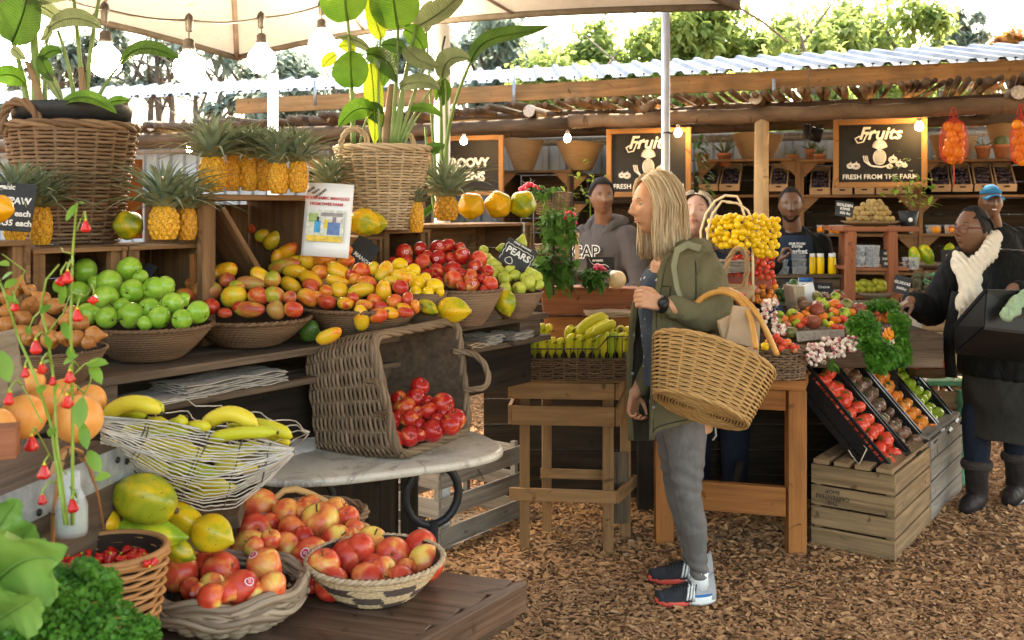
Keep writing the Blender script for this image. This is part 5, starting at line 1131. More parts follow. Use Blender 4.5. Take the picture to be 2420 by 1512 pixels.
plantleaves(pt,[([(28,100),(55,50),(70,-30)],125,5,3),([(86,12),(110,15),(158,60)],36,20,2),([(118,66),(170,20,-.1),(243,68,-.1)],50,15,2),([(60,6),(110,-14),(172,-4)],36,0,2),([(286,150),(325,90,-.05),(380,118,-.1),(427,140,-.1)],40,20,3),([(96,142),(120,110),(147,124)],32,0,3),([(95,132),(108,165),(126,192)],36,0,3),([(58,198),(30,160),(-25,190)],50,10,0),([(145,248,-.15),(190,210,-.18),(240,235,-.2),(276,268,-.22)],34,30,0),([(252,246,-.1),(280,232,-.12),(309,240,-.15)],22,10,0),([(28,112),(42,125),(62,142)],28,0,2),([(110,172),(130,200),(150,245)],26,0,2),([(240,250),(270,250),(296,262)],16,10,1),([(112,60),(125,80),(96,96)],22,0,2)],3.05)
m=MB(); m.box(P(306,470,3.35),(S(60,3.3),.02,S(190,3.3)),rotm(0,0,20)); tag(m.build('backing_board',M_['orange_wood'],loc=P(306,470,3.35),smooth=False),'brown board leaning behind the left plant basket','board')
sqb(-40,78,430,546,2.60,'dark slate board reading pawpaw with prices at the left edge',[('organic',-.12,.40,.15),('PAWPAW',.02,.12,.19),('(S) R25 each',.04,-.14,.17),('(L) R35 each',.08,-.34,.17)],yaw=8,roll=-4,pitch=12)
sqb(160,238,582,650,2.96,'slate board reading apples with a drawn heart behind the green apples',[('APPLES',-.05,.22,.32),('GRANNY',-.05,-.15,.28),('SMITH',.12,-.42,.2)],roll=-14,extra=lambda m,c,M,w_,h_,t_: m.tube([c+M @ V(w_*.40+.014*a,h_*.28+.016*b,t_) for a,b in ((-1,1),(0,.4),(1,1),(0,-1),(-1,1))],.0012,4))
sqb(335,362,622,672,3.02,'corner of a slate board behind the green apple heap',[],roll=-28); sqb(826,886,562,628,3.5,'tilted slate board half hidden right of the paper poster',[('MANGO',.2,-.2,.2)],roll=-38)
def pearx(m,c,M,w_,h_,t_):
 def q(x,y): return c+M @ V(x*w_,y*h_,t_)
 m.tube([q(-.16+.11*math.cos(a)*(1-.35*math.sin(a)),-.30+.13*math.sin(a)) for a in [k*PI/10 for k in range(21)]],.0016,4)
 for sg in (-1,1): m.tube([q(sg*(.44+.02*math.sin(k*2.2)),-.4+.09*k) for k in range(9)],.0012,4)
 m.tube([q(-.4+.1*k,.28+.02*math.sin(k*2.3)) for k in range(9)],.0012,4)
sqb(1183,1262,574,636,3.75,'square slate board lettered PEARS with a pear drawing',[('CERES ORGANIC',0,.42,.10),('PEARS',0,.06,.36)],roll=-30,yaw=5,extra=pearx)
M_['poster']=plain('poster',(.80,.80,.80),.18,.02,3); M_['ink_red']=plain('ink_red',(.60,.06,.07),.5); M_['ink_black']=plain('ink_black',(.03,.03,.03),.5)
pc=P(773,520,3.22); o=thing('paper_poster','glossy white paper poster about biodynamic mangoes stuck behind the mango heap','poster',pc); Mp=face(-8,-3,8); w_,h_=S(118,3.2),S(175,3.2); m=MB()
m.grid(lambda u,v: pc+Mp @ V((u-.5)*w_,(v-.5)*h_,.012*math.sin(PI*u)-.01*(1-v)),12,8); pb=m.build('sheet',M_['poster'],o); sd=pb.modifiers.new('s','SOLIDIFY'); sd.thickness=.0012; m=MB(); ps_=.0145
put_text(m,'BIODYNAMIC MANGOES',pc+Mp @ V(-.002,h_*.29,ps_),Mp,.0135,bold=.0002); put_text(m,'FROM SWEE FARM',pc+Mp @ V(-.002,h_*.21,ps_),Mp,.0135,bold=.0002); m.build('red_text',M_['ink_red'],o,smooth=False); m=MB()
for i,t_ in enumerate(('MORE','THAN','ORGANIC!')): put_text(m,t_,pc+Mp @ V(-w_*.36+i*.016,h_*.40-i*.006,ps_),Mp @ rotm(0,0,38),.010,bold=.0002)
m.build('handwriting',M_['ink_black'],o,smooth=False)
IM=[('photo_sky',(.62,.64,.55),0,-.08,.78,.42,0),('photo_tree',(.30,.40,.12),-.26,.02,.20,.12,1),('photo_shed',(.30,.26,.26),.12,.07,.46,.05,1),('photo_wall',(.66,.62,.60),.14,-.03,.40,.14,2),('photo_yellow',(.75,.55,.04),.02,-.06,.10,.12,3),('photo_shirt',(.02,.32,.62),-.16,-.10,.13,.16,4),('photo_head',(.02,.015,.015),-.16,.0,.05,.07,4),('photo_shirt',(.10,.18,.42),.18,-.12,.26,.17,3.5),('photo_head',(.22,.18,.20),.18,.0,.08,.08,4.5),('photo_yellow',(.72,.48,.04),.0,-.26,.74,.08,5)]
for nm,col_,cx_,cy_,ww,hh,ly in IM:
 m=MB(); m.grid(lambda u,v: pc+Mp @ V((cx_+(u-.5)*ww)*w_,(cy_+(v-.5)*hh)*h_,.0125+.0003*ly+.0006),3,2); m.build(nm,plain(nm,col_,.3,.3,60),o)
# ================= marble table and tipped basket =================
t=MT('marble'); v=t.coord('Object'); n1=t.noise(v,5,6,.7,2.5); col=t.ramp(n1,[(.35,(.62,.55,.45)),(.55,(.52,.45,.36)),(.62,(.30,.25,.20)),(.68,(.55,.48,.40))]); col=t.mix(col,(.25,.2,.16),t.ramp(t.noise(v,60,2),[(.66,(0,0,0)),(.72,(.5,.5,.5))])); M_['marble']=t.fin(col,.3)
tc=G(905,1078,.815); o=thing('marble_table','oval marble-topped table on a black cast iron base','table',(tc.x,tc.y,0)); ax=unit(G(1172,1040,.815)-G(650,1100,.815)); ax.z=0; ay=V(-ax.y,ax.x,0)
La,Lb=.385,.25; tc=tc-ax*.035
def mt(u,v):
 a=2*PI*u; ca,sa=math.cos(a),math.sin(a); e=.62; xx=La*abs(ca)**e*(1 if ca > 0 else -1); yy=Lb*abs(sa)**e*(1 if sa > 0 else -1)
 k,z=[(0,0),(.96,0),(1,.004),(1.005,.013),(1,.022),(.965,.026),(0,.026)][int(round(v*6))]; p=V(tc.x,tc.y,.812)+ax*xx*k+ay*yy*k; p.z += z; return p
m=MB(); m.grid(mt,90,6,True); m.build('top',M_['marble'],o); m=MB()
bx_=G(1020,1300,.15); bx_=P(1020,1200,3.1)
for sg in (1,-1):
 q=V(tc.x,tc.y,0)+ax*(.20*sg)
 if sg == 1: q=P(1022,1200,2.98); q.z=0
 m.tube([q+V(0,0,.02),q+V(0,0,.62)],[.022,.018],10); m.lathe([(.03,.28),(.024,.30),(.03,.32)],12,q)
 m.tube([q+ax*.085*math.cos(a)+V(0,0,.70+.09*math.sin(a)) for a in [k*PI/9 for k in range(18)]],.013,8,closed=True)
 m.tube([q+ay*.2+V(0,0,.01),q+V(0,0,.10),q-ay*.2+V(0,0,.01)],.016,8)
m.build('iron_base',M_['metal_black'],o)
qa,qb,qc,qd=P(878,796,2.86),P(1080,757,3.26),P(1108,1022,3.20),P(940,1080,2.80)
ra_,rb_,rd_=P(722,832,2.97),None,P(748,1064,2.96); rb_=ra_+(qb-qa)*.62; rcq=rd_+(qc-qd)*.62
for q in (qd,qc,rd_,rcq): q.z=max(q.z,.842)
mouth=[qd,qa,qb,qc]; base=[rd_,ra_,rb_,rcq]
def qshape(u,v):
 t_=(u % 1)*4; i=int(t_); f=t_-i; fr=.12
 def corner(Q):
  p=Q[i % 4].lerp(Q[(i+1) % 4],f); cc=(Q[0]+Q[1]+Q[2]+Q[3])/4; e=min(f,1-f); k=max(0,1-e/fr)**2*.07; return p.lerp(cc,k),cc
 a,ca_=corner(base); b,cb_=corner(mouth); p=a.lerp(b,v); cc=ca_.lerp(cb_,v); bul=math.sin(PI*v)*.012; nn=unit(p-cc); ex=(Q4(i)); nn=unit(nn*.35+ex*.65); return p+nn*bul,nn
def Q4(i):
 a,b=mouth[i % 4],mouth[(i+1) % 4]; ctr=(mouth[0]+mouth[1]+mouth[2]+mouth[3])/4; axd=unit((mouth[0]+mouth[2])/2-(base[0]+base[2])/2); n_=unit((b-a).cross(axd));
 return n_ if n_.dot((a+b)/2-ctr) > 0 else -n_
o=thing('wicker_basket','large square brown wicker basket tipped on its side on the marble table','basket',(qd+rcq)/2)
weave(qshape,34,60,.0052,'rattan_hamper',o,'weave',pair=2,seg=3,gap=None,amp=.0055)
m=MB()
def lin(u,v): p,nn=qshape(u,v); return p-nn*.012
m.grid(lin,60,6,True);
def bsf(u,v):
 a=base[0].lerp(base[1],v); b=base[3].lerp(base[2],v); return a.lerp(b,u)
m.grid(bsf,4,4); m.build('lining',plain('rattan_in',(.07,.045,.028),.9,.4,50),o); m=MB()
for k in range(26): m.tube([bsf(j/12,(k+.5)/26)+(unit(mouth[0]-base[0]))*(.006+.004*(-1)**(j+k)) for j in range(13)],.0045,5)
m.build('base_weave',M_['rattan_hamper'],o); rope([qshape(k/48,1.0)[0] for k in range(49)],.0135,4,'rattan_hamper',o,'rim',2.2)
rope(arc(P(868,898,2.80),P(888,978,2.78),unit(P(935,935,2.6)-P(880,935,2.78)),.13,14,.55),.0095,3,'rattan_hamper',o,'handle',3); rope(arc(P(1070,830,3.22),P(1095,920,3.18),unit(V(1,-.15,0)),.095,14,.5),.0095,3,'rattan_hamper',o,'handle',3)
TA=[(992,914,20),(983,939,20),(943,942,17),(1047,955,24),(957,964,24),(1011,971,19),(968,991,22),(989,974,14),(1012,948,12),(1075,990,23),(1034,991,14),(1064,1006,22),(1023,1018,23),(992,1004,14),(923,997,20),(942,986,17),(968,1031,21),(994,1027,15),(934,1038,20),(908,944,15),(910,1015,14),(899,961,13),(892,920,10),(915,965,14),(1048,975,14),(1045,1010,12)]
pile('apple/red',TA,(914,3.0,1040,2.83),'dark red apple','inside the tipped basket','red apples in the tipped basket',20,1.2,seed=31)
pile('apple/red',[(950,985,20),(1000,985,20),(1030,1000,18),(920,1000,16),(975,960,18),(1000,1020,14)],(914,3.1,1040,2.95),'shaded dark red apple','behind in the tipped basket','red apples in the tipped basket',18,seed=32)
q0=G(1045,1312,0); crate(q0+Ud*.30+Nd*.19,.60,.36,.40,3,'pale_grey_wood','weathered grey slatted crate on the floor behind the iron table leg',rotd(),gapf=.36)
# ================= bananas =================
M_['banana']=fruit('banana',[(.25,(.34,.42,.03)),(.45,(.58,.52,.03)),(.7,(.72,.56,.05))],1.6,2,speck=(.12,.08,.02),spk=(.68,.72),spscale=5,rough=.4)
M_['banana_tip']=plain('banana_tip',(.06,.05,.02),.8)
def banana(m,a,b,bulge,r,mat=0,n=12):
 a=Vector(a); b=Vector(b); bulge=Vector(bulge); pts=[]; rs2=[]
 for k in range(n+1):
  t_=k/n; pts.append(a.lerp(b,t_)+bulge*4*t_*(1-t_)); rs2.append(r*(.30 if t_ < .04 else .42 if t_ < .1 else min(1,.55+t_*2.6,.34+(1-t_)*4.5)))
 rs2[-1]=r*.25; m.tube(pts,rs2,8,mat=mat)
 m.tube([pts[-1]-unit(pts[-1]-pts[-2])*r*.1,pts[-1]+unit(pts[-1]-pts[-2])*r*.25],r*.28,6,mat=1)
def bunch(L_,d0,label,grp,yl=None):
 """L_: list of (x0,y0,x1,y1,bx,by,rpx[,dd]) picture-space bananas forming one hand"""
 o=thing('banana_bunch',label,'bananas',P(L_[0][0],L_[0][1],d0),grp)
 for b_ in L_:
  x0,y0,x1,y1,bx_,by_,r=b_[:7]; dd=b_[7] if len(b_) > 7 else 0; m=MB(); d=d0+dd; banana(m,P(x0,y0,d),P(x1,y1,d-.03),P(x0+bx_,y0+by_,d)-P(x0,y0,d)+V(0,-.01,0),S(r,d)); m.build('banana',[M_['banana'],M_['banana_tip']],o)
 return o
GB_='banana bunches in the wire basket'
bunch([(240,990,380,975,5,-32,19),(250,1000,345,985,5,-26,18,.05),(300,955,386,975,10,-14,16,.06)],1.98,'green-yellow banana bunch lying highest at the left of the wire basket',GB_)
bunch([(470,1020,610,1015,5,-42,19),(540,1005,690,1035,15,-16,16,.05),(560,1000,685,1050,15,-4,14,.08),(490,1040,655,1022,-5,-10,15,-.05)],2.06,'brightest yellow banana bunch on the right of the wire basket',GB_)
bunch([(290,1020,400,1000,0,-10,15),(400,1005,440,985,5,3,16),(330,1030,450,1025,0,-14,15),(440,1015,500,1010,0,-8,14)],2.04,'middle banana bunch just under the wire rim',GB_)
bunch([(330,1060,470,1070,0,-18,17),(350,1090,500,1085,0,-20,18),(470,1060,620,1050,0,10,17),(500,1085,640,1075,0,8,17),(370,1120,520,1125,0,-18,18),(500,1115,610,1105,0,-12,16),(320,1075,400,1110,0,5,16)],2.06,'shaded banana bunch seen through the wires in the middle',GB_)
bunch([(400,1150,540,1145,0,-12,16),(440,1175,560,1150,0,-5,14),(260,1040,330,1100,-10,0,16),(290,1130,400,1160,0,-8,15),(600,1060,675,1075,0,-10,13)],2.08,'lowest banana bunch deep in the wire basket',GB_)
o=thing('wire_basket','long pale wire basket tipped sideways and full of bananas','basket',P(450,1205,2.0)); rs_=random.Random(17)
def pl_(x,tb):
 for (a,ya),(b,yb) in zip(tb,tb[1:]):
  if x <= b: return ya+(yb-ya)*max(0,x-a)/(b-a)
 return tb[-1][1]
def wxy(f,t_):
 x=238+456*t_; yt=pl_(x,((238,986),(400,1000),(500,1022),(600,1036),(694,1062))); yb=pl_(x,((238,1060),(313,1112),(400,1180),(480,1208),(560,1195),(620,1152),(660,1112),(694,1072)))
 return x,yt+(yb-yt)*f,1.95+.10*t_-.11*math.sin(PI*min(1,f*1.05))
m=MB(); NWi=24
for i in range(NWi):
 f=i/(NWi-1); pts=[]
 for k in range(31): x,y,d=wxy(f,k/30); pts.append(P(x+rs_.uniform(-1,1),y+rs_.uniform(-1.6,1.6)*min(1,(1.05-k/30)*5)+2.5*math.sin(k*.5+i),d))
 m.tube(pts,.0015,5)
 if i % 5 == 0: m.tube([p+V(0,.18+.03*math.sin(k_),.004) for k_,p in enumerate(pts)],.0014,4)
m.build('wires',M_['wire_pale'],o); m=MB()
for t_,sk in ((.24,-.10),(.26,-.10),(.55,-.16),(.57,-.16),(.74,-.10),(.88,-.05),(1.0,0)):
 m.tube([P(wxy(f/12,t_)[0]+sk*456*f/12+rs_.uniform(-2,2),wxy(f/12,t_+sk*f/12)[1],wxy(f/12,t_)[2]-.003) for f in range(13)],.0015,4)
m.build('cross_wires',M_['wire_dark'],o); m=MB(); m.tube([P(wxy(0,k/20)[0],wxy(0,k/20)[1]-2,wxy(0,k/20)[2]) for k in range(21)]+[P(690,1062,2.18),P(560,1010,2.22),P(300,985,2.12)],.0024,6); m.build('rim',M_['wire_pale'],o)
m=MB(); m.beam(P(330,1262,2.2),P(572,1212,2.24),.12,.03); tag(m.build('plank',M_['old_wood'],loc=P(560,1215,2.05),smooth=False,bevel=.003),'weathered plank end under the wire banana basket','plank')
# ================= foreground: box with metal strip, melons =================
bc=G(313,1041,1.10); o=thing('wooden_box','wooden box with a galvanised metal corner strip at the lower left','box',(bc.x,bc.y,.7)); e1=unit(V(-1,-.55,0)); e2=unit(V(-.55,1,0))*-1
pA=P(313,1042,1.92); pB=P(-60,1150,1.50); pA.z=pB.z=1.107; nb=V(-(pB-pA).y,(pB-pA).x,0).normalized(); nb=nb if nb.y > 0 else -nb
m=MB(); c8=[pB,pA,pA+nb*.42,pB+nb*.42]; m.hexa([p-V(0,0,.42) for p in c8]+c8); m.build('body',M_['old_wood'],o,smooth=False,bevel=.002)
m=MB(); s8=[pB-nb*.003+V(0,0,.002),pA-nb*.003+V(0,0,.002),pA-nb*.0005+V(0,0,.002),pB-nb*.0005+V(0,0,.002)]; m.hexa([p-V(0,0,.062) for p in s8]+s8); ms_=m.build('metal_strip',M_['galv'],o,smooth=False); m=MB()
for t_,z in ((.06,-.03),(.13,-.02),(.42,-.045),(.55,-.03),(.66,-.05)):
 q=pA.lerp(pB,t_)-nb*.004+V(0,0,z); m.lathe([(.001,.002),(.006,.0018),(.0065,0)],10,q,aim(-nb));
m.build('screw',M_['metal_black'],ms_)
ML=[(215,945,36,2.0),(185,990,56,1.80),(55,985,52,1.72),(108,950,42,1.88),(72,905,34,2.0),(15,945,40,1.9),(-10,1010,45,1.65),(150,925,30,2.02)]
rows_label([(putf('melon/m',P(x,y,d),S(r,d)),x,y) for x,y,r,d in ML],'smooth orange melon','on the metal-edged box','orange melons on the box',26)
m=MB(); m.box(P(12,1042,1.55),(.038,.05,.048),rotm(0,0,20)); tag(m.build('wood_block',M_['stand_wood'],loc=P(18,1030,1.5),smooth=False,bevel=.002),'small red-brown wood block at the left edge in front of the melons','block')
m=MB(); m.hexa([P(-60,985,1.62),P(-60,975,1.66),P(64,930,1.96),P(62,945,1.92),P(-60,800,1.62),P(-60,795,1.66),P(38,775,1.96),P(34,778,1.92)]); tag(m.build('grey_plank',M_['pale_grey_wood'],loc=P(30,870,1.62),smooth=False,bevel=.002),'grey slanting plank at the left edge under the brown pears','plank')
crate((P(275,1300,2.02).x,2.08,.742),.24,.2,.15,2,'old_wood','low weathered crate hidden under the lower papayas',0)
def pp(kind,x,y,a_,b_,an,d,label,tilt=10): return pap(kind,x,y,a_,b_,an,d+.12,label,tilt)
pp('y',340,1180,80,58,200,1.76,'big yellow and green papaya, stem end forward, on top of the others',2); pp('long',330,1258,108,46,8,1.77,'long green papaya pointing right under the yellow one',-5); pp('y',440,1228,62,30,35,1.86,'slim yellow papaya lying behind the round one',0); pp('y',502,1262,54,44,15,1.84,'round green-yellow papaya next to the piled apples',15)
pp('y',232,1238,52,42,170,1.74,'yellow-green papaya half hidden behind the basket handle',10); pp('y',425,1300,40,26,30,1.80,'small dull papaya peeping out under the long one',0); pp('g',250,1300,50,36,0,1.80,'green papaya mostly hidden behind the chilli basket',0)
# ================= bench table in front =================
bz=.742; T1=G(1223,1372,bz); T0=G(1048,1350,bz); T2=V(T1.x-.40,T1.y-.58,bz)
bd=unit(T2-T1); b2=unit(T0-T1); b2=V(-.93,.30,0).normalized(); o=thing('bench_table','worn brown timber table in front holding the apple baskets','table',(T1.x-.5,T1.y-.3,0));
nn_=9;
for i in range(nn_):
 a=T1+bd*(.092*(i+.5)); m=MB(); m.beam(a-V(0,0,.0275),a+b2*1.55-V(0,0,.0275),.0905,.055,V(0,0,1)); m.build('plank',M_['bench_wood'],o,smooth=False,bevel=.0025)
m=MB(); ee=T1-b2*.012; m.beam(ee-V(0,0,.030),ee+bd*.84-V(0,0,.030),.024,.062); m.build('end_board',M_['bench_wood'],o,smooth=False,bevel=.003); m=MB(); m.beam(ee+V(0,0,-.078)+b2*.03,ee+bd*.84+V(0,0,-.078)+b2*.03,.03,.03); m.build('under_rail',M_['bench_wood'],o,smooth=False,bevel=.003)
for (s_,t_) in ((.30,.08),(.10,.75),(.76,.06),(.76,1.3)):
 q=T1+bd*s_+b2*t_; m=MB(); m.beam((q.x,q.y,0),(q.x,q.y,bz-.06),.08,.08); m.build('leg',M_['bench_wood'],o,smooth=False,bevel=.003)
t=MT('zulu'); v=t.coord('UV',(11,4,1)); ck=t.n('TexChecker'); ck.inputs['Scale'].default_value=1.0; wv=t.noise(t.coord('UV',(30,9,1)),1,1);
vv=t.n('VectorMath',operation='ADD'); t.l(v,vv.inputs[0]); cmb=t.n('CombineXYZ'); t.l(t.math('MULTIPLY',wv,.5),cmb.inputs[0]); t.l(t.math('MULTIPLY',wv,.3),cmb.inputs[1]); t.l(cmb.outputs[0],vv.inputs[1]); t.l(vv.outputs[0],ck.inputs['Vector'])
uvn=t.n('UVMap'); su=t.n('SeparateXYZ'); t.l(uvn.outputs[0],su.inputs[0]); bandm=t.ramp(su.outputs[1],[(.72,(0,0,0)),(.74,(1,1,1))]); tan=t.ramp(t.noise(t.coord('UV',(140,20,1)),1,2),[(.35,(.36,.24,.12)),(.65,(.60,.44,.26))]); dk=t.mix(tan,(.06,.035,.025),ck.outputs['Fac']); col=t.mix(dk,tan,bandm); M_['zulu']=t.fin(col,.6)
bc_=P(887,1392,2.10); PBW=coilbowl((bc_.x,bc_.y,.744),S(160,2.10),S(82,2.1),S(88,2.05),'rattan_tan','patterned_bowl','shallow bowl with dark and tan zigzag weave, heaped with apples','bowl',M_['zulu'],n=90,rows=16,rimr=.006)
c=P(540,1400,1.98); c.z=.745; o=thing('wicker_basket','thick-rimmed rustic wicker basket of apples at the bottom of the picture','basket',c)
R0=S(176,1.95); Hh=P(0,1388,1.98).z-.745
def shp(u,v): a=2*PI*u; r=R0*(.62+.38*math.sin(v*PI/2)**.8); return c+V(r*math.cos(a),r*math.sin(a)*.92,Hh*v),V(math.cos(a),math.sin(a),-.15)
weave(shp,9,22,.0062,'rattan_grey',o,pair=1,amp=.008,seg=4,jit=.5)
for j,(dz,rr,tw) in enumerate(((0,1.0,1.3),(.012,1.03,-1.3),(-.016,1.02,1.1))): rope([c+V(math.cos(2*PI*k/40)*R0*rr,math.sin(2*PI*k/40)*R0*rr*.92,Hh+dz+.006*math.sin(k*1.1+j)) for k in range(41)],.0115,3,'rattan_grey',o,'rim',tw)
c=P(745,1290,2.47); c.z=.745; o=thing('wicker_basket','rear handled basket hidden under the topmost pink apples','basket',c)
def shp2(u,v): a=2*PI*u; r=.09+.03*v; return c+V(r*math.cos(a),r*math.sin(a),.05*v),V(math.cos(a),math.sin(a),-.1)
weave(shp2,9,30,.005,'rattan_brown',o,pair=2); rope([c+V(math.cos(2*PI*k/40)*.125,math.sin(2*PI*k/40)*.125,.055) for k in range(41)],.009,3,'rattan_brown',o,'rim',2)
hd=[P(645,1215,2.42),P(650,1178,2.43),P(672,1159,2.44),P(700,1156,2.45),P(735,1168,2.47),P(775,1188,2.50),P(830,1225,2.53),P(862,1262,2.54)]; m=MB(); m.tube(hd,.0085,8); m.build('handle',M_['rattan_gold'],o); rope([P(828,1226,2.52),P(850,1238,2.53),P(870,1250,2.54)],.012,3,'rattan_gold',o,'handle_wrap',1.5)
FA=[(645,1385,34),(540,1400,30),(425,1356,44),(485,1336,34),(522,1350,45),(498,1412,33),(572,1391,42),(467,1398,20),(625,1340,44),(455,1330,26),(600,1292,24),(640,1275,24)]
out=pile('apple/pink',FA,(1290,2.12,1410,1.86),'red and yellow apple','of the thick-rimmed wicker basket','apples in the thick-rimmed basket',26,1.06,seed=41)
FM_={0: (20,10,30),2: (10,20,100)}
out[2][0].rotation_euler=Euler((R(28),R(6),R(215))); sticker(out[8][0],-.45,.78); sticker(out[6][0],.55,.6); sticker(out[7][0],-.3,.1)
FB=[(615,1197,39),(600,1253,38),(590,1297,42),(678,1216,36),(730,1195,26),(757,1234,44),(795,1207,30),(822,1222,26),(690,1250,32),(670,1300,40),(736,1316,43),(795,1277,35),(823,1320,44),(878,1284,37),(928,1313,41),(993,1292,38),(1007,1330,41),(783,1378,39),(867,1374,41),(943,1376,36),(880,1330,22),(838,1248,22),(718,1270,26),(735,1372,28),(700,1350,26),(960,1345,24),(830,1270,22),(640,1235,22),(715,1212,28)]
out=pile('apple/pink',FB,(1195,2.42,1380,2.055),'pink-red apple','of the big apple heap','pink apples heaped over the patterned bowl',28,1.1,seed=47)
for i,sx,sy in ((0,.35,-.25),(11,-.75,.55),(12,-.45,-.1),(21,.2,-.1),(10,.45,-.85),(2,-.3,.5)): sticker(out[i][0],sx,sy)
for i,e in ((9,(78,10,-15)),(10,(62,8,20)),(13,(30,0,40)),(1,(75,0,25)),(11,(48,20,30)),(14,(-115,10,0)),(2,(80,0,-10)),(5,(25,-10,0)),(12,(100,0,65))): out[i][0].rotation_euler=Euler([R(q) for q in e])
for i,(x,y,r,d,lb) in enumerate(((765,1336,41,2.07,'apple at the inner left edge of the patterned bowl'),(905,1348,34,2.09,'apple low in the middle of the patterned bowl'),(850,1296,36,2.17,'apple high at the centre of the patterned bowl'),(500,1386,34,1.92,'apple sunk in the middle of the thick-rimmed basket'),(600,1402,30,1.9,'apple low at the right in the thick-rimmed basket'),(452,1392,28,1.93,'apple low at the left in the thick-rimmed basket'))):
 tag(putf('apple/pink',P(x,y,d),S(r,d)),'rosy '+lb)
pile('apple/pink',[(640,1260,34),(720,1290,34),(800,1330,34),(880,1350,34),(950,1350,32),(760,1350,34),(700,1320,32),(850,1300,30),(690,1370,26)],(1195,2.5,1380,2.12),'shaded pink-red apple','behind the big apple heap','pink apples heaped over the patterned bowl',28,seed=49)
c=P(258,1300,1.74); c.z=.835; o=thing('handled_basket','small orange-brown split-wood basket with arched handle holding red chillies','basket',c); R0=S(130,1.74); Hc=P(0,1298,1.74).z-.835
def shp3(u,v): a=2*PI*u; r=R0*(.80+.2*v**.7); return c+V(r*math.cos(a),r*math.sin(a)*.95,Hc*v),V(math.cos(a),math.sin(a),-.1)
rs_=random.Random(3); m=MB()
for i in range(15):
 v_=(i+.3)/15; pts=[];
 for k in range(60): p,n_=shp3(k/60,v_+rs_.uniform(-.006,.006)); pts.append(p+n_*(.004*math.cos(PI*(k/60*14)+PI*i)))
 m.tube(pts,[.0058*rs_.uniform(.8,1.15) for _ in pts],5,closed=True,flat=.55)
M_['split']=wick('split',(.26,.10,.035),(.56,.28,.11)); m.build('weave',M_['split'],o); m=MB()
m.grid(lambda u,v: shp3(u,v)[0]-shp3(u,v)[1]*.008,40,4,True,0,(1,0)); m.build('lining',M_['rattan_gap'],o); m=MB(); m.tube([shp3(k/50,1.0)[0] for k in range(50)],.0062,6,closed=True); m.tube([shp3(k/50,.93)[0] for k in range(50)],.006,6,closed=True); m.build('rim',M_['split'],o)
hp=[P(a,b,d-.12) for a,b,d in ((115,1290,1.80),(120,1200,1.80),(130,1120,1.81),(145,1075,1.83),(165,1058,1.85),(188,1066,1.88),(208,1105,1.9),(225,1170,1.93),(240,1255,1.95))]; m=MB()
for a,b in zip(hp,hp[1:]): pass
m.tube(hp,.0105,6,flat=.35,up=(0,1,0)); m.build('handle',M_['split'],o); m=MB()
for q,e in ((hp[3],.004),(hp[5],.004),(hp[1],.002)): m.tube([q+V(.012*math.cos(a),.012*math.sin(a),.01*math.sin(2*a)) for a in [k*PI/5 for k in range(11)]],.0014,4)
m.build('binding_wire',M_['wire_dark'],o)
M_['chilli']=fruit('chilli',[(.3,(.50,.010,.008)),(.7,(.68,.03,.02))],1.2,2,rough=.22)
def chilli_mesh(seed,petals=True):
 m=MB(); rs2=random.Random(seed); ph=rs2.random()*6
 def fn(u,v):
  a=2*PI*u; z=1-v*1.9; pr=[(0,.15),(.15,.42),(.35,.62),(.6,.85),(.8,1.0),(1.0,.55)]
  for (v0,r0),(v1,r1) in zip(pr,pr[1:]):
   if v <= v1: r=r0+(r1-r0)*(v-v0)/(v1-v0); break
  r *= 1+.22*v*math.cos(4*a+ph)+.08*math.sin(7*a+3*v); return V(r*.75*math.cos(a),r*.75*math.sin(a),z)
 m.grid(fn,20,10,True,0,(1,1)); return m.mesh('chilli',M_['chilli'])
CHM=[chilli_mesh(s_) for s_ in (1,2,3)]; capm=MB(); capm.lathe([(.1,1.25),(.16,1.05),(.30,.92),(.001,.9)],8); CAPM=capm.mesh('calyx',M_['banana'])
rf.seed(77); out=[]
for k in range(44):
 x=150+rf.random()*215; y=1302+rf.random()*26-(8 if 190 < x < 320 else 0); d=1.68+.12*(1-(y-1300)/26); q=link('chilli',CHM[k % 3],P(x,y+4,d),rndM(),S(13,d)); link('calyx',CAPM,parent=q); q['category']='chilli'; out.append((q,x,y))
rows_label(out,'small wrinkled red chilli','of the chilli basket','red chillies in the basket',9)
vc=P(170,1262,1.66); o=thing('glass_bottle','clear glass bottle vase holding the cut chilli stems','vase',vc); m=MB(); r=S(36,1.66); h=S(145,1.66)
m.lathe([(.001,0),(r*.95,0),(r,.01),(r,h*.45),(r*.8,h*.62),(r*.55,h*.75),(r*.5,h*.95),(r*.58,h)],28,vc); m.build('bottle',M_['clear'],o); m=MB(); m.lathe([(.001,.004),(r*.9,.005),(r*.92,h*.42),(.001,h*.42)],24,vc); m.build('water',glassy('water',(.5,.6,.35),.05,.35),o)
M_['chilli_stem']=leafm('chilli_stem',(.22,.36,.05),(.38,.50,.10),.45,.2); M_['chilli_leaf']=leafm('chilli_leaf',(.10,.24,.03),(.24,.42,.06),.4,.45,8)
cp=thing('chilli_plant','cut chilli branches with hanging red bell-shaped chillies and small leaves in the bottle','plant',vc); m=MB(); dp=1.66
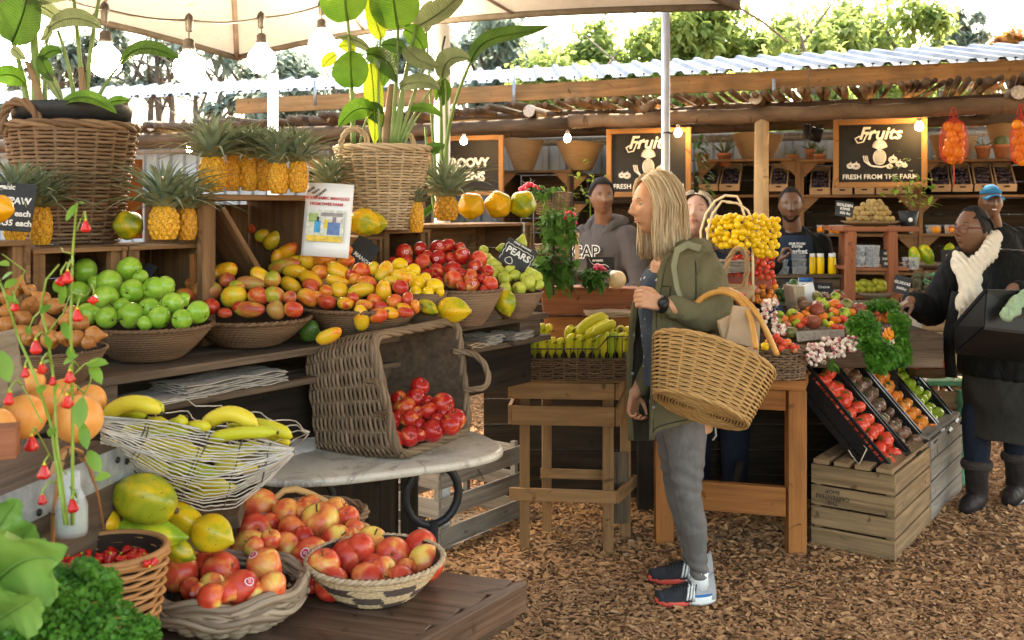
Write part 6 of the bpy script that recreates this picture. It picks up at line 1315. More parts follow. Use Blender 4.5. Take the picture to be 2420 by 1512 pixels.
ST=[([(172,1240),(172,1000),(168,760),(172,600),(182,480)],4.2),([(160,1240),(135,1050),(128,900),(110,780),(96,730),(110,660),(140,625)],3.8),([(155,1240),(120,1000),(80,880),(45,800),(10,690),(-10,640)],4.2),([(96,735),(80,750),(60,800)],2.2),([(110,790),(150,740),(165,700)],2),([(180,880),(200,860),(230,850)],2),([(190,950),(215,900),(215,850)],2),([(130,960),(160,900),(180,880)],2),([(172,690),(200,700),(215,690)],1.6),([(172,600),(150,595),(145,585)],2),([(182,545),(192,515),(198,520)],1.6),([(100,1000),(70,940),(40,890)],2.2),([(165,1150),(185,1180),(178,1200)],2),([(158,1120),(120,1080),(100,1040),(80,1010)],2),([(20,720),(60,640),(5,600)],1.8)]
for pts,r_ in ST:
 q=[P(a,b,dp-.05+.03*math.sin(a)) for a,b in pts]; nq=[]
 for i in range(len(q)-1):
  for k in range(4): nq.append(q[i].lerp(q[i+1],k/4))
 nq.append(q[-1]); m.tube(nq,[S(r_,dp)*(1-.5*k/len(nq)) for k in range(len(nq))],6)
m.build('stems',M_['chilli_stem'],cp); m=MB()
for (x,y,ex,ey,w_) in ((182,482,155,520,16),(186,478,200,478,8),(205,860,256,855,26),(215,860,240,905,26),(195,940,186,1010,34),(0,620,22,625,18),(0,830,20,900,40),(140,690,128,660,20),(145,720,155,670,22),(150,760,162,800,20),(120,720,95,740,18),(65,770,70,790,14),(15,700,44,715,16),(105,910,88,930,20),(128,930,140,905,18),(210,1065,237,1115,30),(225,1130,262,1122,24),(195,1000,205,1060,26),(40,660,10,680,22),(130,1010,115,1030,20),(165,820,170,850,18),(95,860,118,850,12),(5,660,30,640,14),(150,860,185,835,18),(120,820,105,790,16)):
 a=P(x,y,dp-.06); b=P(ex,ey,dp-.08); leafpts(m,a,b-a,(b-a).length,S(w_,dp),up=V(.2,-.8,.6),curl=.12,n=5)
m.build('leaves',M_['chilli_leaf'],cp)
for (x,y,s_,dn) in ((203,535,20,0),(160,655,22,0),(145,662,20,30),(222,706,20,-60),(183,745,22,0),(36,724,17,0),(85,820,24,0),(60,880,18,0),(100,870,20,20),(165,890,22,-10),(22,942,22,10),(160,948,24,-15),(75,1048,26,0),(105,1115,25,0),(172,1195,24,15),(100,1180,18,0),(125,900,16,0)):
 hd_=P(x,y,dp-.07)+V(0,0,S(s_,dp)*.6); nr=min((P(a_,b_,dp-.04) for pts,_ in ST for (a0,b0),(a1,b1) in zip(pts,pts[1:]) for a_,b_ in [(a0+(a1-a0)*f_,b0+(b1-b0)*f_) for f_ in (0,.2,.4,.6,.8)] if b_ < y),key=lambda q: (q-hd_).length,default=hd_); pm=MB(); pm.tube([nr,nr.lerp(hd_,.5)+V(0,0,.014),hd_+V(0,0,.006),hd_],.0016,5); pm.build('pedicel',M_['chilli_stem'],cp)
 q=link('hanging_chilli',CHM[int(x) % 3],P(x,y,dp-.07)-cp.location,Euler((R(dn*.4),R(dn),R(x*3))).to_matrix(),S(s_,dp)*.72,parent=cp); link('calyx',CAPM,parent=q)
M_['lettuce']=leafm('lettuce',(.07,.20,.03),(.20,.38,.08),.4,.35,7); M_['parsley']=leafm('parsley',(.03,.14,.012),(.12,.32,.035),.45,.35,14)
o=thing('lettuce_bunch','bunch of broad green salad leaves in the lower left corner','lettuce',P(40,1400,1.45))
def ruffle(pts,w_,d,name='leaf',seed=1):
 m=MB(); q=[P(a[0],a[1],d+(a[2] if len(a) > 2 else 0)) for a in pts]; W_=S(w_,d); rs2=random.Random(seed); ph=rs2.random()*6
 def bez(t_):
  a=list(q)
  while len(a) > 1: a=[a[i].lerp(a[i+1],t_) for i in range(len(a)-1)]
  return a[0]
 def fn(u,v):
  e=u*2-1; p=bez(v); tg=unit(bez(min(1,v+.03))-bez(max(0,v-.03))); sd=unit(tg.cross(V(0,1,.3))); nn=sd.cross(tg); ww=W_/2*(.22+.9*math.sin(PI*min(1,v*.9+.08))**.8)*(1 if v < .97 else .5)
  return p+sd*ww*e*(1+.07*math.sin(v*19+ph)+.05*math.sin(v*53))+nn*(ww*.22*e*e*math.sin(v*11+ph+e*2)+ww*.16*abs(e)**2*math.sin(v*34+ph)*math.cos(v*13)-ww*.25*abs(e)+.012*ww*math.sin(v*40))
 m.grid(fn,22,60); m.tube([bez(k/12)-V(0,.002,0) for k in range(12)],[S(5,d)*(1-.07*k) for k in range(12)],6); m.build(name,M_['lettuce'],o)
ruffle([(-60,1470),(0,1300,-.05),(120,1300,-.12),(140,1330,-.12)],190,1.42,seed=1); ruffle([(-70,1400),(-20,1250),(45,1180)],90,1.5,seed=2); ruffle([(-60,1420),(20,1290),(83,1240,-.05)],110,1.46,seed=3); ruffle([(-60,1450),(10,1320,-.02),(75,1275)],90,1.44,seed=4); ruffle([(60,1380),(95,1320),(105,1270)],36,1.5,seed=5); ruffle([(-80,1520),(20,1440,-.05),(90,1410,-.1)],150,1.38,seed=6)
rs_=random.Random(12); m=MB()
lobec=[(90,1450,120),(200,1420,90),(270,1480,80),(150,1400,70),(240,1380,45),(330,1500,45),(40,1500,90),(180,1520,120),(130,1370,45),(300,1545,70),(205,1345,30),(352,1478,18)]
for k in range(9000):
 x,y,r_=rs_.choice(lobec); a=rs_.random()*2*PI; q=r_*math.sqrt(rs_.random()); px_,py_=x+q*math.cos(a),y+q*math.sin(a)*.8; d=1.42-.10*math.sqrt(max(0,1-(q/r_)**2))+.0006*(1500-py_)+rs_.uniform(0,.02)
 p=P(px_,py_,d); L_=rs_.uniform(.005,.011); dd=unit(V(rs_.gauss(0,1),rs_.gauss(-.8,.8),rs_.gauss(.5,.8))); leafpts(m,p,dd,L_,L_*.9,up=V(0,-.5,.85),curl=rs_.uniform(-.3,.9),n=2)
tag(m.build('curly_parsley',M_['parsley'],loc=P(180,1480,1.42)),'bushy curly parsley filling the bottom left corner','parsley')
m=MB(); m.box(P(60,1640,1.5),(.30,.2,.10)); tag(m.build('green_tray',M_['shadow_dark_wood'],loc=P(130,1600,1.6),smooth=False),'dark tray under the parsley and lettuce','tray')
# ================= banana stool =================
o=thing('wooden_stool','rough pine stool built from a crate top and four legs, under the banana tray','stool',G(1340,1290,0)); fl,fr_,bl,br=G(1240,1296,0),G(1437,1306,0),G(1292,1262,0),G(1478,1270,0)
for q in (fl,fr_,bl,br): m=MB(); m.beam((q.x,q.y,0),(q.x,q.y,.80),.056,.045); m.build('leg',M_['pine'],o,smooth=False,bevel=.003)
m=MB(); m.beam(fl+V(-.07,-.036,.262),fr_+V(.03,-.036,.262),.02,.055); m.build('stretcher',M_['pine'],o,smooth=False,bevel=.002); m=MB(); m.beam(fr_+V(.035,-.04,.262),br+V(.05,.03,.262),.018,.055); m.build('stretcher',M_['pine'],o,smooth=False,bevel=.002)
m=MB(); m.beam(bl+V(-.03,-.03,.30),br+V(0,-.03,.30),.018,.045); m.build('stretcher',M_['pine'],o,smooth=False,bevel=.002)
for z,h in ((.745,.072),(.635,.085)):
 a=P(1210,0,4.44); b=P(1452,0,4.40); a.z=b.z=z-.0; m=MB(); m.beam(a,b,.018,h); m.build('crate_board',M_['pine'],o,smooth=False,bevel=.002); m=MB(); m.beam(V(b.x+.012,b.y-.008,z),V(b.x+.07,b.y+.30,z),.016,h); m.build('crate_board',M_['pine'],o,smooth=False,bevel=.002)
 m=MB(); m.beam(V(a.x-.01,a.y,z),V(a.x+.02,a.y+.30,z),.016,h); m.build('crate_board',M_['pine'],o,smooth=False)
m=MB(); m.box((P(1335,0,4.55).x,4.57,.786),(.50,.30,.014)); m.build('seat_board',M_['pine'],o,smooth=False); m=MB(); m.box(P(1466,1152,4.62),(.075,.015,.33)); m.build('brace_board',M_['old_wood'],o,smooth=False)
o=thing('banana_tray','dark wicker tray with a wire rail, packed with bananas on the stool','basket',P(1340,890,4.5)); x0,x1,y0,y1=P(1203,0,4.38).x,P(1492,0,4.38).x,4.36,4.66; zb=.80; zt=P(0,846,4.38).z
def trs(u,v):
 t_=(u % 1)*4; i=int(t_); f=t_-i; cs_=[V(x0,y0,0),V(x1,y0,0),V(x1,y1,0),V(x0,y1,0)]; p=cs_[i % 4].lerp(cs_[(i+1) % 4],f); p.z=zb+(zt-zb)*v; return p,[V(0,-1,0),V(1,0,0),V(0,1,0),V(-1,0,0)][i % 4]
weave(trs,10,80,.0042,'rattan_dark',o,pair=2,amp=.005,jit=.7); m=MB(); zr=P(0,823,4.38).z
for i in range(17): xx=x0+.01+(x1-x0-.02)*i/16; m.tube([V(xx,y0,zt-.01),V(xx,y0,zr+(.055 if i > 12 else 0))],.0022,4)
zz=[P(0,800,4.38).z]; m.tube([V(x0,y0+.1,zr+.05),V(x0,y0,zr+.045),V(x0+.05,y0,zr),V(x1-.15,y0,zr),V(x1-.10,y0,zr+.055),V(x1,y0,zr+.055)],.003,5); m.tube([V(x0,y0,zt),V(x1,y0,zt)],.003,5); m.build('wire_rail',M_['wire_dark'],o)
GBs='banana hands in the wicker tray'
def hand_b(xs,yb,yt,r,d,label,lean=8):
 bunch([(x,yb,x+lean+j,yt+abs(j)*2,-5,-(yb-yt)*.45,r,.01*j) for j,x in enumerate(xs)],d,label,GBs)
hand_b([1212,1228,1246,1263],846,806,10,4.42,'front left banana hand in the wicker tray'); hand_b([1284,1304,1322],846,806,10,4.42,'front middle banana hand in the wicker tray')
hand_b([1345,1365,1388,1410],846,800,11,4.43,'front right banana hand in the wicker tray',14); hand_b([1425,1444,1466,1484],846,796,12,4.43,'banana hand beside the green jacket in the tray',12)
hand_b([1232,1250,1272,1288],815,774,11,4.52,'rear left banana hand in the wicker tray',14); hand_b([1345,1362,1380],810,780,11,4.55,'rear middle banana hand in the wicker tray',10); hand_b([1420,1440,1462,1478],800,778,11,4.55,'rear right banana hand in the wicker tray',10)
bunch([(1362,795,1438,752,-4,-14,14),(1378,800,1446,762,4,-8,12,-.04),(1395,790,1456,764,4,-6,11,-.08)],4.45,'topmost banana hand lying across the others in the wicker tray',GBs)
o=thing('wooden_trough','long hollowed brown wooden trough behind the bananas','trough',P(1385,742,4.95)); m=MB(); m.hexa([P(1284,744,4.9),P(1520,742,4.9),P(1520,735,5.3),P(1284,738,5.3),P(1276,676,4.86),P(1520,682,4.86),P(1520,676,5.36),P(1276,672,5.36)]); m.build('body',M_['stand_wood'],o,smooth=False,bevel=.006)
m=MB(); m.hexa([P(1286,802,4.95),P(1520,800,4.95),P(1520,798,5.2),P(1286,800,5.2),P(1286,748,4.95),P(1520,746,4.95),P(1520,744,5.2),P(1286,746,5.2)]); m.build('under_board',M_['orange_wood'],o,smooth=False,bevel=.004)
papers(P(1442,745,4.78),.22,.14,4,8,'brown paper sheets lying behind the topmost bananas','paper_brown',.006)
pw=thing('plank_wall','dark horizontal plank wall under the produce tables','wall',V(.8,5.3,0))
for i in range(7): m=MB(); m.box((.95,5.3,.07+i*.135),(2.2,.03,.128)); m.build('plank',M_['shadow_dark_wood'],pw,smooth=False)
m=MB(); m.beam((P(1525,0,5.1).x,5.1,0),(P(1525,0,5.1).x,5.1,.95),.08,.08); m.build('post',M_['shadow_dark_wood'],pw,smooth=False)
M_['radish']=fruit('radish',[(.3,(.55,.02,.06)),(.7,(.68,.05,.10))],1.5,2,rough=.3); M_['radish_w']=fruit('radish_w',[(.3,(.60,.10,.16)),(.45,(.80,.62,.52)),(.8,(.85,.76,.66))],.8,2,axis=.25,rough=.35)
M_['root']=plain('root',(.62,.50,.38),.7); M_['greens']=leafm('greens',(.03,.11,.015),(.11,.25,.035),.7,.3,9)
rk=thing('wire_rack','two-tier rusty wire rack of leafy greens and radishes behind the counter end','rack',P(1300,700,4.9)); dr=4.75; rs_=random.Random(4)
for (xa,xb,yt,yb) in ((1262,1350,455,505),(1262,1348,578,625)):
 m=MB(); a3=P(xa,yt,dr); b3=P(xb,yt,dr-.05); W3=(b3-a3).length; hh=S(yb-yt,dr)
 cs_=[a3,P(1312,yt,dr-.16),b3,P(1300,yt,dr+.15)]
 for j in range(9):
  z=-hh*j/8; k_=1-.12*j/8; ctr=sum(cs_,V(0,0,0))/4; pts=[ctr+(q-ctr)*k_+V(0,0,z) for q in cs_]; full=[]
  for i in range(4): full += [pts[i].lerp(pts[(i+1) % 4],t_/5)+V(0,0,rs_.uniform(-.003,.003)) for t_ in range(5)]
  m.tube(full,.0022 if j else .004,4,closed=True)
 for i in range(4):
  for t_ in range(9): q=cs_[i].lerp(cs_[(i+1) % 4],t_/9); ctr=sum(cs_,V(0,0,0))/4; m.tube([q,ctr+(q-ctr)*.88-V(0,0,hh)],.002,4)
 m.build('wire_basket',M_['rattan_brown'],rk)
m=MB()
for q in (P(1308,455,dr-.16),P(1350,455,dr-.05),P(1262,455,dr)): m.tube([q,V(q.x,q.y,P(0,690,dr).z)],.005,5)
m.build('upright',M_['wire_dark'],rk)
def radbunch(pts,d,r,mat,label,grp,leaf=None,roots=True,seed=1,dep=.06):
 o=thing('radish_bunch',label,'radishes',P(pts[0][0],pts[0][1],d),grp); rs2=random.Random(seed)
 m=MB();
 for (x,y) in pts:
  c=P(x,y,d+rs2.uniform(-dep,dep)); rr2=S(r,d)*rs2.uniform(.8,1.2); M3=aim(V(rs2.gauss(0,.6),rs2.gauss(-.3,.6),rs2.gauss(.2,.6))); q=MB(); q.lathe([(.001,-1.0),(.5,-.9),(.9,-.4),(1,0),(.85,.5),(.4,.95),(.1,1.25),(.001,1.5)],12)
  rm=RADM.setdefault(mat,q.mesh('radish',M_[mat])); b=link('radish',rm,c-o.location,M3,rr2,o)
  if roots and rs2.random() < .6: z_=M3 @ V(0,0,1); m.tube([c+z_*rr2*1.2,c+z_*rr2*2.2+V(rs2.uniform(-1,1),0,.6)*rr2*.6,c+z_*rr2*3.0+V(rs2.uniform(-1,1),0,1)*rr2*1.2],[rr2*.12,rr2*.06,rr2*.03],4)
 if m.v: m.build('roots',M_['root'],o)
 if leaf:
  m=MB(); lx,ly,lw,lh,n=leaf
  for k in range(n): leafpts(m,P(lx+rs2.uniform(-lw,lw),ly+rs2.uniform(-lh,lh),d+rs2.uniform(-.10,.08)),V(rs2.gauss(0,1),rs2.gauss(-.5,.7),rs2.gauss(-.1,.8)),rs2.uniform(.022,.05),rs2.uniform(.018,.032),curl=.5,n=3)
  m.build('leaves',M_['greens'],o)
 return o
RADM={}
radbunch([(1232,448),(1240,440),(1248,437),(1256,436),(1264,441),(1236,452),(1275,444),(1283,446),(1246,446),(1302,452),(1309,448),(1296,460),(1312,455)],dr-.05,6.5,'radish','pink radishes with upturned roots on the top tier of the wire rack','radish bunches',(1285,452,28,10,90),seed=1)
radbunch([(1340,505),(1348,502),(1354,508),(1346,514),(1356,518),(1350,523),(1343,524),(1359,527),(1352,532),(1338,516),(1344,532)],dr-.22,6,'radish','deep pink radish bunch hanging from the middle of the wire rack','radish bunches',(1320,535,38,38,260),seed=2)
m=MB(); rs_=random.Random(9)
for k in range(260): leafpts(m,P(1308+rs_.gauss(0,22),635+rs_.gauss(0,22),dr-.08+rs_.uniform(-.08,.1)),V(rs_.gauss(0,1),rs_.gauss(-.5,.7),rs_.gauss(.2,.8)),rs_.uniform(.03,.075),rs_.uniform(.025,.055),curl=.5,n=3)
tag(m.build('leafy_greens',M_['greens'],loc=P(1308,650,dr)),'broad leafy greens at the foot of the wire rack','greens')
m=MB()
for k in range(260): leafpts(m,P(1302+rs_.uniform(-36,38),(482 if k % 2 else 604)+rs_.uniform(-20,18),dr+rs_.uniform(-.1,.12)),V(rs_.gauss(0,1),rs_.gauss(-.5,.7),rs_.gauss(.2,.8)),rs_.uniform(.02,.05),.022,curl=.4,n=2)
tag(m.build('herb_bundle',M_['bush'],loc=P(1302,490,dr)),'small light green sprouts filling both tiers of the wire rack','greens')
c=P(1352,670,4.8); m=MB(); r=S(27,4.8); h=S(30,4.8); m.lathe([(.001,0),(r*.78,0),(r,h),(r*.95,h),(r*.7,.01),(.001,.01)],24,c,mod=lambda r_,z,a: (r_*(1+.04*math.sin(3*a)),z)); tag(m.build('cloth_bucket',M_['pale_grey_wood'],loc=c),'small grey-brown slumped bucket between greens and radishes','bucket')
radbunch([(1386,652),(1412,630),(1407,634),(1420,632),(1428,638),(1376,660)],4.72,7,'radish','red radish bunch with green tops lying beside the pale butternut','radish bunches',(1405,655,25,17,200),seed=5)
M_['butternut']=fruit('butternut',[(.3,(.68,.44,.22)),(.7,(.76,.54,.30))],1,2,rough=.35); m=MB(); m.lathe(pear_prof(.62),24); defruit('butternut/b',m,M_['butternut'],[('stem',pst,M_['stem'])]); o=putf('butternut/b',P(1456,658,4.7),S(22,4.7),rotm(-60,0,20)); o['label']='pale cream butternut squash behind the gap at the jacket'
sqb(1386,1452,607,640,4.95,'black card reading organic in front of the grey hoodie',[('organic',-.1,.25,.26)],mat='black_board',extra=lambda m,c,M,w_,h_,t_: m.tube([c+M @ V(w_*(-.1+.4*k/8),h_*(-.25+.2*math.sin(PI*k/8)),t_) for k in range(9)],.0015,4))
m=MB(); m.box(P(1364,592,5.9),(S(10,5.9),.002,S(84,5.9)),rotm(0,0,10)); o=tag(m.build('paper_sheet',M_['paper_brown'],loc=P(1364,592,5.9),smooth=False),'narrow pale paper sheet hanging beside the grey hoodie','paper')
# ================= produce table right =================
tb=thing('produce_table','orange-brown timber table carrying the tomatoes behind the blonde woman','table',V(1.05,4.8,0)); zt_=.785; L1=G(1568,1283,0); L2=G(1880,1307,0)
m=MB(); a=V(L1.x-.05,L1.y-.06,zt_); b=V(L2.x+.03,L2.y-.05,zt_); m.hexa([a-V(0,0,.045),b-V(0,0,.045),b+V(.25,.7,-.045),a+V(.1,.7,-.045),a,b,b+V(.25,.7,0),a+V(.1,.7,0)]); m.build('top',M_['orange_wood'],tb,smooth=False,bevel=.003)
for q in (L1,L2): m=MB(); m.beam((q.x,q.y,0),(q.x,q.y,zt_-.046),.082,.07,V(0,1,0)); m.build('leg',M_['orange_wood'],tb,smooth=False,bevel=.003)
m=MB(); m.beam(L1+V(.043,0,.235),L2+V(-.043,0,.235),.04,.13); m.build('rail',M_['orange_wood'],tb,smooth=False,bevel=.002); m=MB(); m.beam(L1+V(.043,0,zt_-.095),L2+V(-.043,0,zt_-.095),.03,.09); m.build('apron',M_['orange_wood'],tb,smooth=False,bevel=.002)
m=MB(); m.box((1.42,5.05,.87),(1.3,.55,.16)); o=tag(m.build('display_riser',M_['old_wood'],loc=V(1.42,5.05,.8),smooth=False,bevel=.003),'low weathered riser lifting the tomato heap on the table','riser')
cal=MB()
for k in range(6): a=2*PI*k/6; leafpts(cal,V(0,0,.80),V(math.cos(a),math.sin(a),.12),.5,.16,curl=.35,n=3)
cal.tube([V(0,0,.78),V(.03,0,1.0)],[.06,.04],5); M_['calyx']=plain('calyx',(.06,.12,.02),.6)
TOM={'red': [(.3,(.62,.035,.02)),(.7,(.76,.10,.05))],'orange': [(.3,(.76,.17,.02)),(.7,(.84,.28,.04))],'green': [(.3,(.22,.36,.03)),(.55,(.40,.50,.04)),(.8,(.55,.50,.08))],'brown': [(.3,(.14,.07,.045)),(.7,(.26,.13,.08))],'dark': [(.3,(.20,.04,.025)),(.7,(.34,.09,.05))],'yellow': [(.3,(.84,.50,.015)),(.7,(.88,.58,.03))],'olive': [(.3,(.14,.14,.04)),(.7,(.26,.22,.07))],'rust': [(.3,(.52,.14,.06)),(.7,(.66,.26,.12))]}
for k,st_ in TOM.items():
 M_['tom_'+k]=fruit('tom_'+k,st_,.9,2,rough=.2,sss=.02)
 m=MB(); m.lathe(prof_apple(16,.78,.14,.08,0),32,mod=lobes(7,.06,False)); defruit('tomato/'+k,m,M_['tom_'+k],[('calyx',cal,M_['calyx'])])
 m=MB(); m.lathe(prof_apple(10,.98,.06,.02,0),16); defruit('cherry/'+k,m,M_['tom_'+k],[('calyx',cal,M_['calyx'])])
CW={'red': 'red','orange': 'orange','green': 'lime green','brown': 'brown','dark': 'dark brown-red','yellow': 'yellow','olive': 'olive green','rust': 'rusty red'}
MT2=[(1932,702,15,'olive'),(1981,697,14,'dark'),(1973,701,12,'green'),(1940,710,12,'green'),(1950,720,11,'green'),(1971,720,15,'orange'),(2000,720,16,'olive'),(2029,728,17,'dark'),(1934,735,24,'dark'),(1921,761,19,'dark'),(1904,723,16,'brown'),(1912,726,13,'orange'),(1897,713,13,'brown'),(1971,737,13,'orange'),(1994,740,15,'green'),(2012,738,11,'orange'),(1882,753,18,'orange'),(1881,763,11,'green'),(1872,742,14,'green'),(1852,755,11,'orange'),(1975,756,12,'orange'),(1993,754,11,'red'),(2002,762,9,'red'),(1904,742,11,'orange'),(1961,745,9,'green'),(1951,763,10,'green'),(1962,766,9,'yellow'),(1974,773,10,'red'),(1987,775,9,'red'),(1844,742,10,'green'),(1879,732,11,'brown'),(1889,769,9,'red'),(2034,744,9,'orange'),(1954,700,10,'brown'),(2018,756,10,'red'),(1860,768,10,'rust'),(1838,758,10,'green'),(1945,748,12,'orange'),(1985,728,11,'red'),(2046,740,9,'orange'),(1900,760,12,'red')]
out=[]; rf.seed(61)
for x,y,r,k in MT2: d=dlin(y,695,5.0,775,4.72); out.append((putf('tomato/'+k,P(x,y,d),S(r,d),Euler((rf.gauss(-.3,.6),rf.gauss(0,.6),rf.uniform(0,6))).to_matrix()),x,y,CW[k]+' tomato'))
rows_label(out,'tomato','of the mixed tomato heap','mixed heirloom tomatoes heaped on the table',13)
def cherries(data,d,kind_group,where,rowh=14,jit=.04,kinds='cherry'):
 out=[]; m=MB()
 for x,y,r,k in data: dd=d+rf.uniform(-jit,jit); q=putf(kinds+'/'+k,P(x,y,dd),S(r,dd),Euler((rf.gauss(-.3,.8),rf.gauss(0,.8),rf.uniform(0,6))).to_matrix(),name='cherry_tomato'); out.append((q,x,y,'small '+CW[k]+' tomato'))
 rows_label(out,'tomato',where,kind_group,rowh)
cherries([(2079,752,9,'orange'),(2092,755,9,'orange'),(2102,745,10,'orange'),(2107,756,9,'orange'),(2114,735,8,'orange'),(2052,722,6,'orange'),(2054,729,6,'orange'),(2088,742,7,'red'),(2060,742,7,'red'),(2072,740,7,'red')],4.95,'vine tomatoes over the parsley','over the parsley')
cherries([(1812,790,7,'red'),(1822,800,9,'red'),(1835,794,8,'red'),(1842,805,9,'red'),(1852,810,9,'red'),(1862,808,8,'orange'),(1872,818,8,'red'),(1858,824,8,'red'),(1815,808,8,'orange'),(1808,818,10,'yellow'),(1845,822,8,'red'),(1884,822,7,'red'),(1828,815,8,'dark'),(1877,828,7,'rust')],4.4,'vine tomatoes in the grey wicker basket','in the grey wicker basket',10)
c=P(1838,890,4.52); c.z=.788; o=thing('wicker_basket','rustic grey wicker basket of vine tomatoes at the table corner','basket',c)
def shp4(u,v): a=2*PI*u; r=S(70,4.5)*(.85+.15*v); return c+V(r*math.cos(a),r*.75*math.sin(a),S(68,4.5)*v),V(math.cos(a),math.sin(a),0)
weave(shp4,11,26,.0052,'rattan_brown',o,pair=1,amp=.006,jit=.6); rope([c+V(S(72,4.5)*math.cos(2*PI*k/40),S(54,4.5)*math.sin(2*PI*k/40),S(70,4.5)) for k in range(41)],.010,3,'rattan_brown',o,'rim',2)
m=MB(); m.hexa([P(1884,808,4.62),P(1996,796,4.66),P(1996,790,4.95),P(1884,800,4.95),P(1880,784,4.62),P(1994,778,4.66),P(1994,775,4.95),P(1880,782,4.95)]); tag(m.build('paper_stack',M_['newsprint'],loc=P(1935,795,4.7),smooth=False,bevel=.004),'stack of folded grey paper under the tomato heap','paper stack')
c=P(1868,785,4.66); m=MB(); m.lathe(prof_apple(14,.85,.2,.1,0),30,c,M=Matrix.Scale(S(17,4.66),3),mod=lobes(9,.08,False)); tag(m.build('squash',M_['tom_olive'],loc=c),'dark ribbed squash tucked left of the folded paper','squash')
def rc_(cx_,cy_,rx,ry,n,seed): r2=random.Random(seed); return [(cx_+rx*r2.uniform(-1,1),cy_+ry*r2.uniform(-1,1)) for _ in range(n)]
radbunch(rc_(1928,838,20,25,42,1),4.42,5,'radish_w','pale pink radish bunch, leftmost of three above the black crates','white radish bunches',None,seed=11)
radbunch(rc_(1970,820,26,22,46,2),4.48,5,'radish_w','pale pink radish bunch, middle of three above the black crates','white radish bunches',(1968,858,12,10,14),seed=12)
radbunch(rc_(2012,812,18,18,26,3),4.5,5,'radish_w','pale pink radish bunch, rightmost of three beside the parsley','white radish bunches',None,seed=13)
radbunch(rc_(1818,735,18,30,40,4),4.62,5,'radish_w','pale radishes heaped behind the right handle of the shopping basket','white radish bunches',None,seed=14); radbunch(rc_(1842,775,14,14,24,6),4.6,5,'radish_w','small clump of pale radishes above the grey wicker basket','white radish bunches',None,seed=16)
radbunch([(1752,700),(1758,706),(1748,708)],4.5,8,'radish','few red radishes peeping over the shopping basket handle','white radish bunches',None,seed=17)
def herb(lobes_,n,d,label,mat='parsley',Ls=(.012,.024),seed=5,loc=None):
 r2=random.Random(seed); m=MB()
 for k in range(n):
  x,y,r_=r2.choice(lobes_); a=r2.random()*2*PI; q=r_*math.sqrt(r2.random()); dd=d-.09*math.sqrt(max(0,1-(q/r_)**2))+r2.uniform(0,.03); L_=r2.uniform(*Ls)
  leafpts(m,P(x+q*math.cos(a),y+q*math.sin(a),dd),V(r2.gauss(0,1),r2.gauss(-.6,.8),r2.gauss(.2,.8)),L_,L_*.8,up=V(0,-.4,.9),curl=.4,n=2)
 return tag(m.build('parsley_bunch',M_[mat],loc=P(lobes_[0][0],lobes_[0][1],d)),label,'parsley','parsley bunches at the black crates')
herb([(2035,760,22),(2055,775,26),(2045,800,30),(2065,815,28),(2075,835,25),(2062,845,18),(2095,830,22),(2025,775,18),(2066,865,14),(2100,850,22),(2112,838,18),(2085,862,16),(2015,765,14),(2045,752,18)],4200,4.5,'large curly parsley bunch drooping over the black crates')
herb([(2125,770,18),(2132,790,16),(2130,815,20),(2135,835,16),(2118,850,16),(2118,748,18),(2135,760,14),(2138,852,12)],1900,4.75,'darker parsley bunch right of the small carrots',seed=6); herb([(2070,722,18),(2095,724,20),(2115,728,14),(2050,725,10)],900,5.0,'light parsley sprigs behind the vine tomatoes',seed=7)
o=thing('carrot_bunch','small bunch of stubby orange carrots hanging beside the parsley','carrots',P(2098,800,4.62)); rs_=random.Random(3)
for k in range(9): x=2088+rs_.random()*20; y=780+rs_.random()*16; m=MB(); m.tube([P(x,y-6,4.6),P(x,y+4,4.58),P(x+1,y+16,4.6)],[S(3,4.6),S(4.5,4.6),S(1.5,4.6)],7); m.build('carrot',M_['orange'],o)
m=MB()
for k in range(16): m.ball(P(2088+rs_.random()*24,802+rs_.random()*16,4.6),S(3.6,4.6),7,5)
m.build('bulbs',M_['root'],o)
Ls_=[V(1.77,4.60,.425),V(1.955,4.845,.425),V(2.14,5.09,.425),V(2.325,5.335,.425),V(2.51,5.58,.425)]; SV=V(-.285,.155,.375); WV=unit(V(.185,.245,0)); LN=SV.length; sv=unit(SV); wv_=unit(WV-sv*WV.dot(sv)); nv=unit(sv.cross(wv_)); nv=nv if nv.z > 0 else -nv
CM=Matrix((wv_,sv,nv)).transposed(); CK=['red','brown','orange','green','rust']; CN=['nearest black crate, full of ribbed red tomatoes','second sloping black crate, full of brown tomatoes','middle sloping black crate, full of orange tomatoes','fourth sloping black crate, full of green tomatoes','farthest sloping black crate, full of small rusty tomatoes']
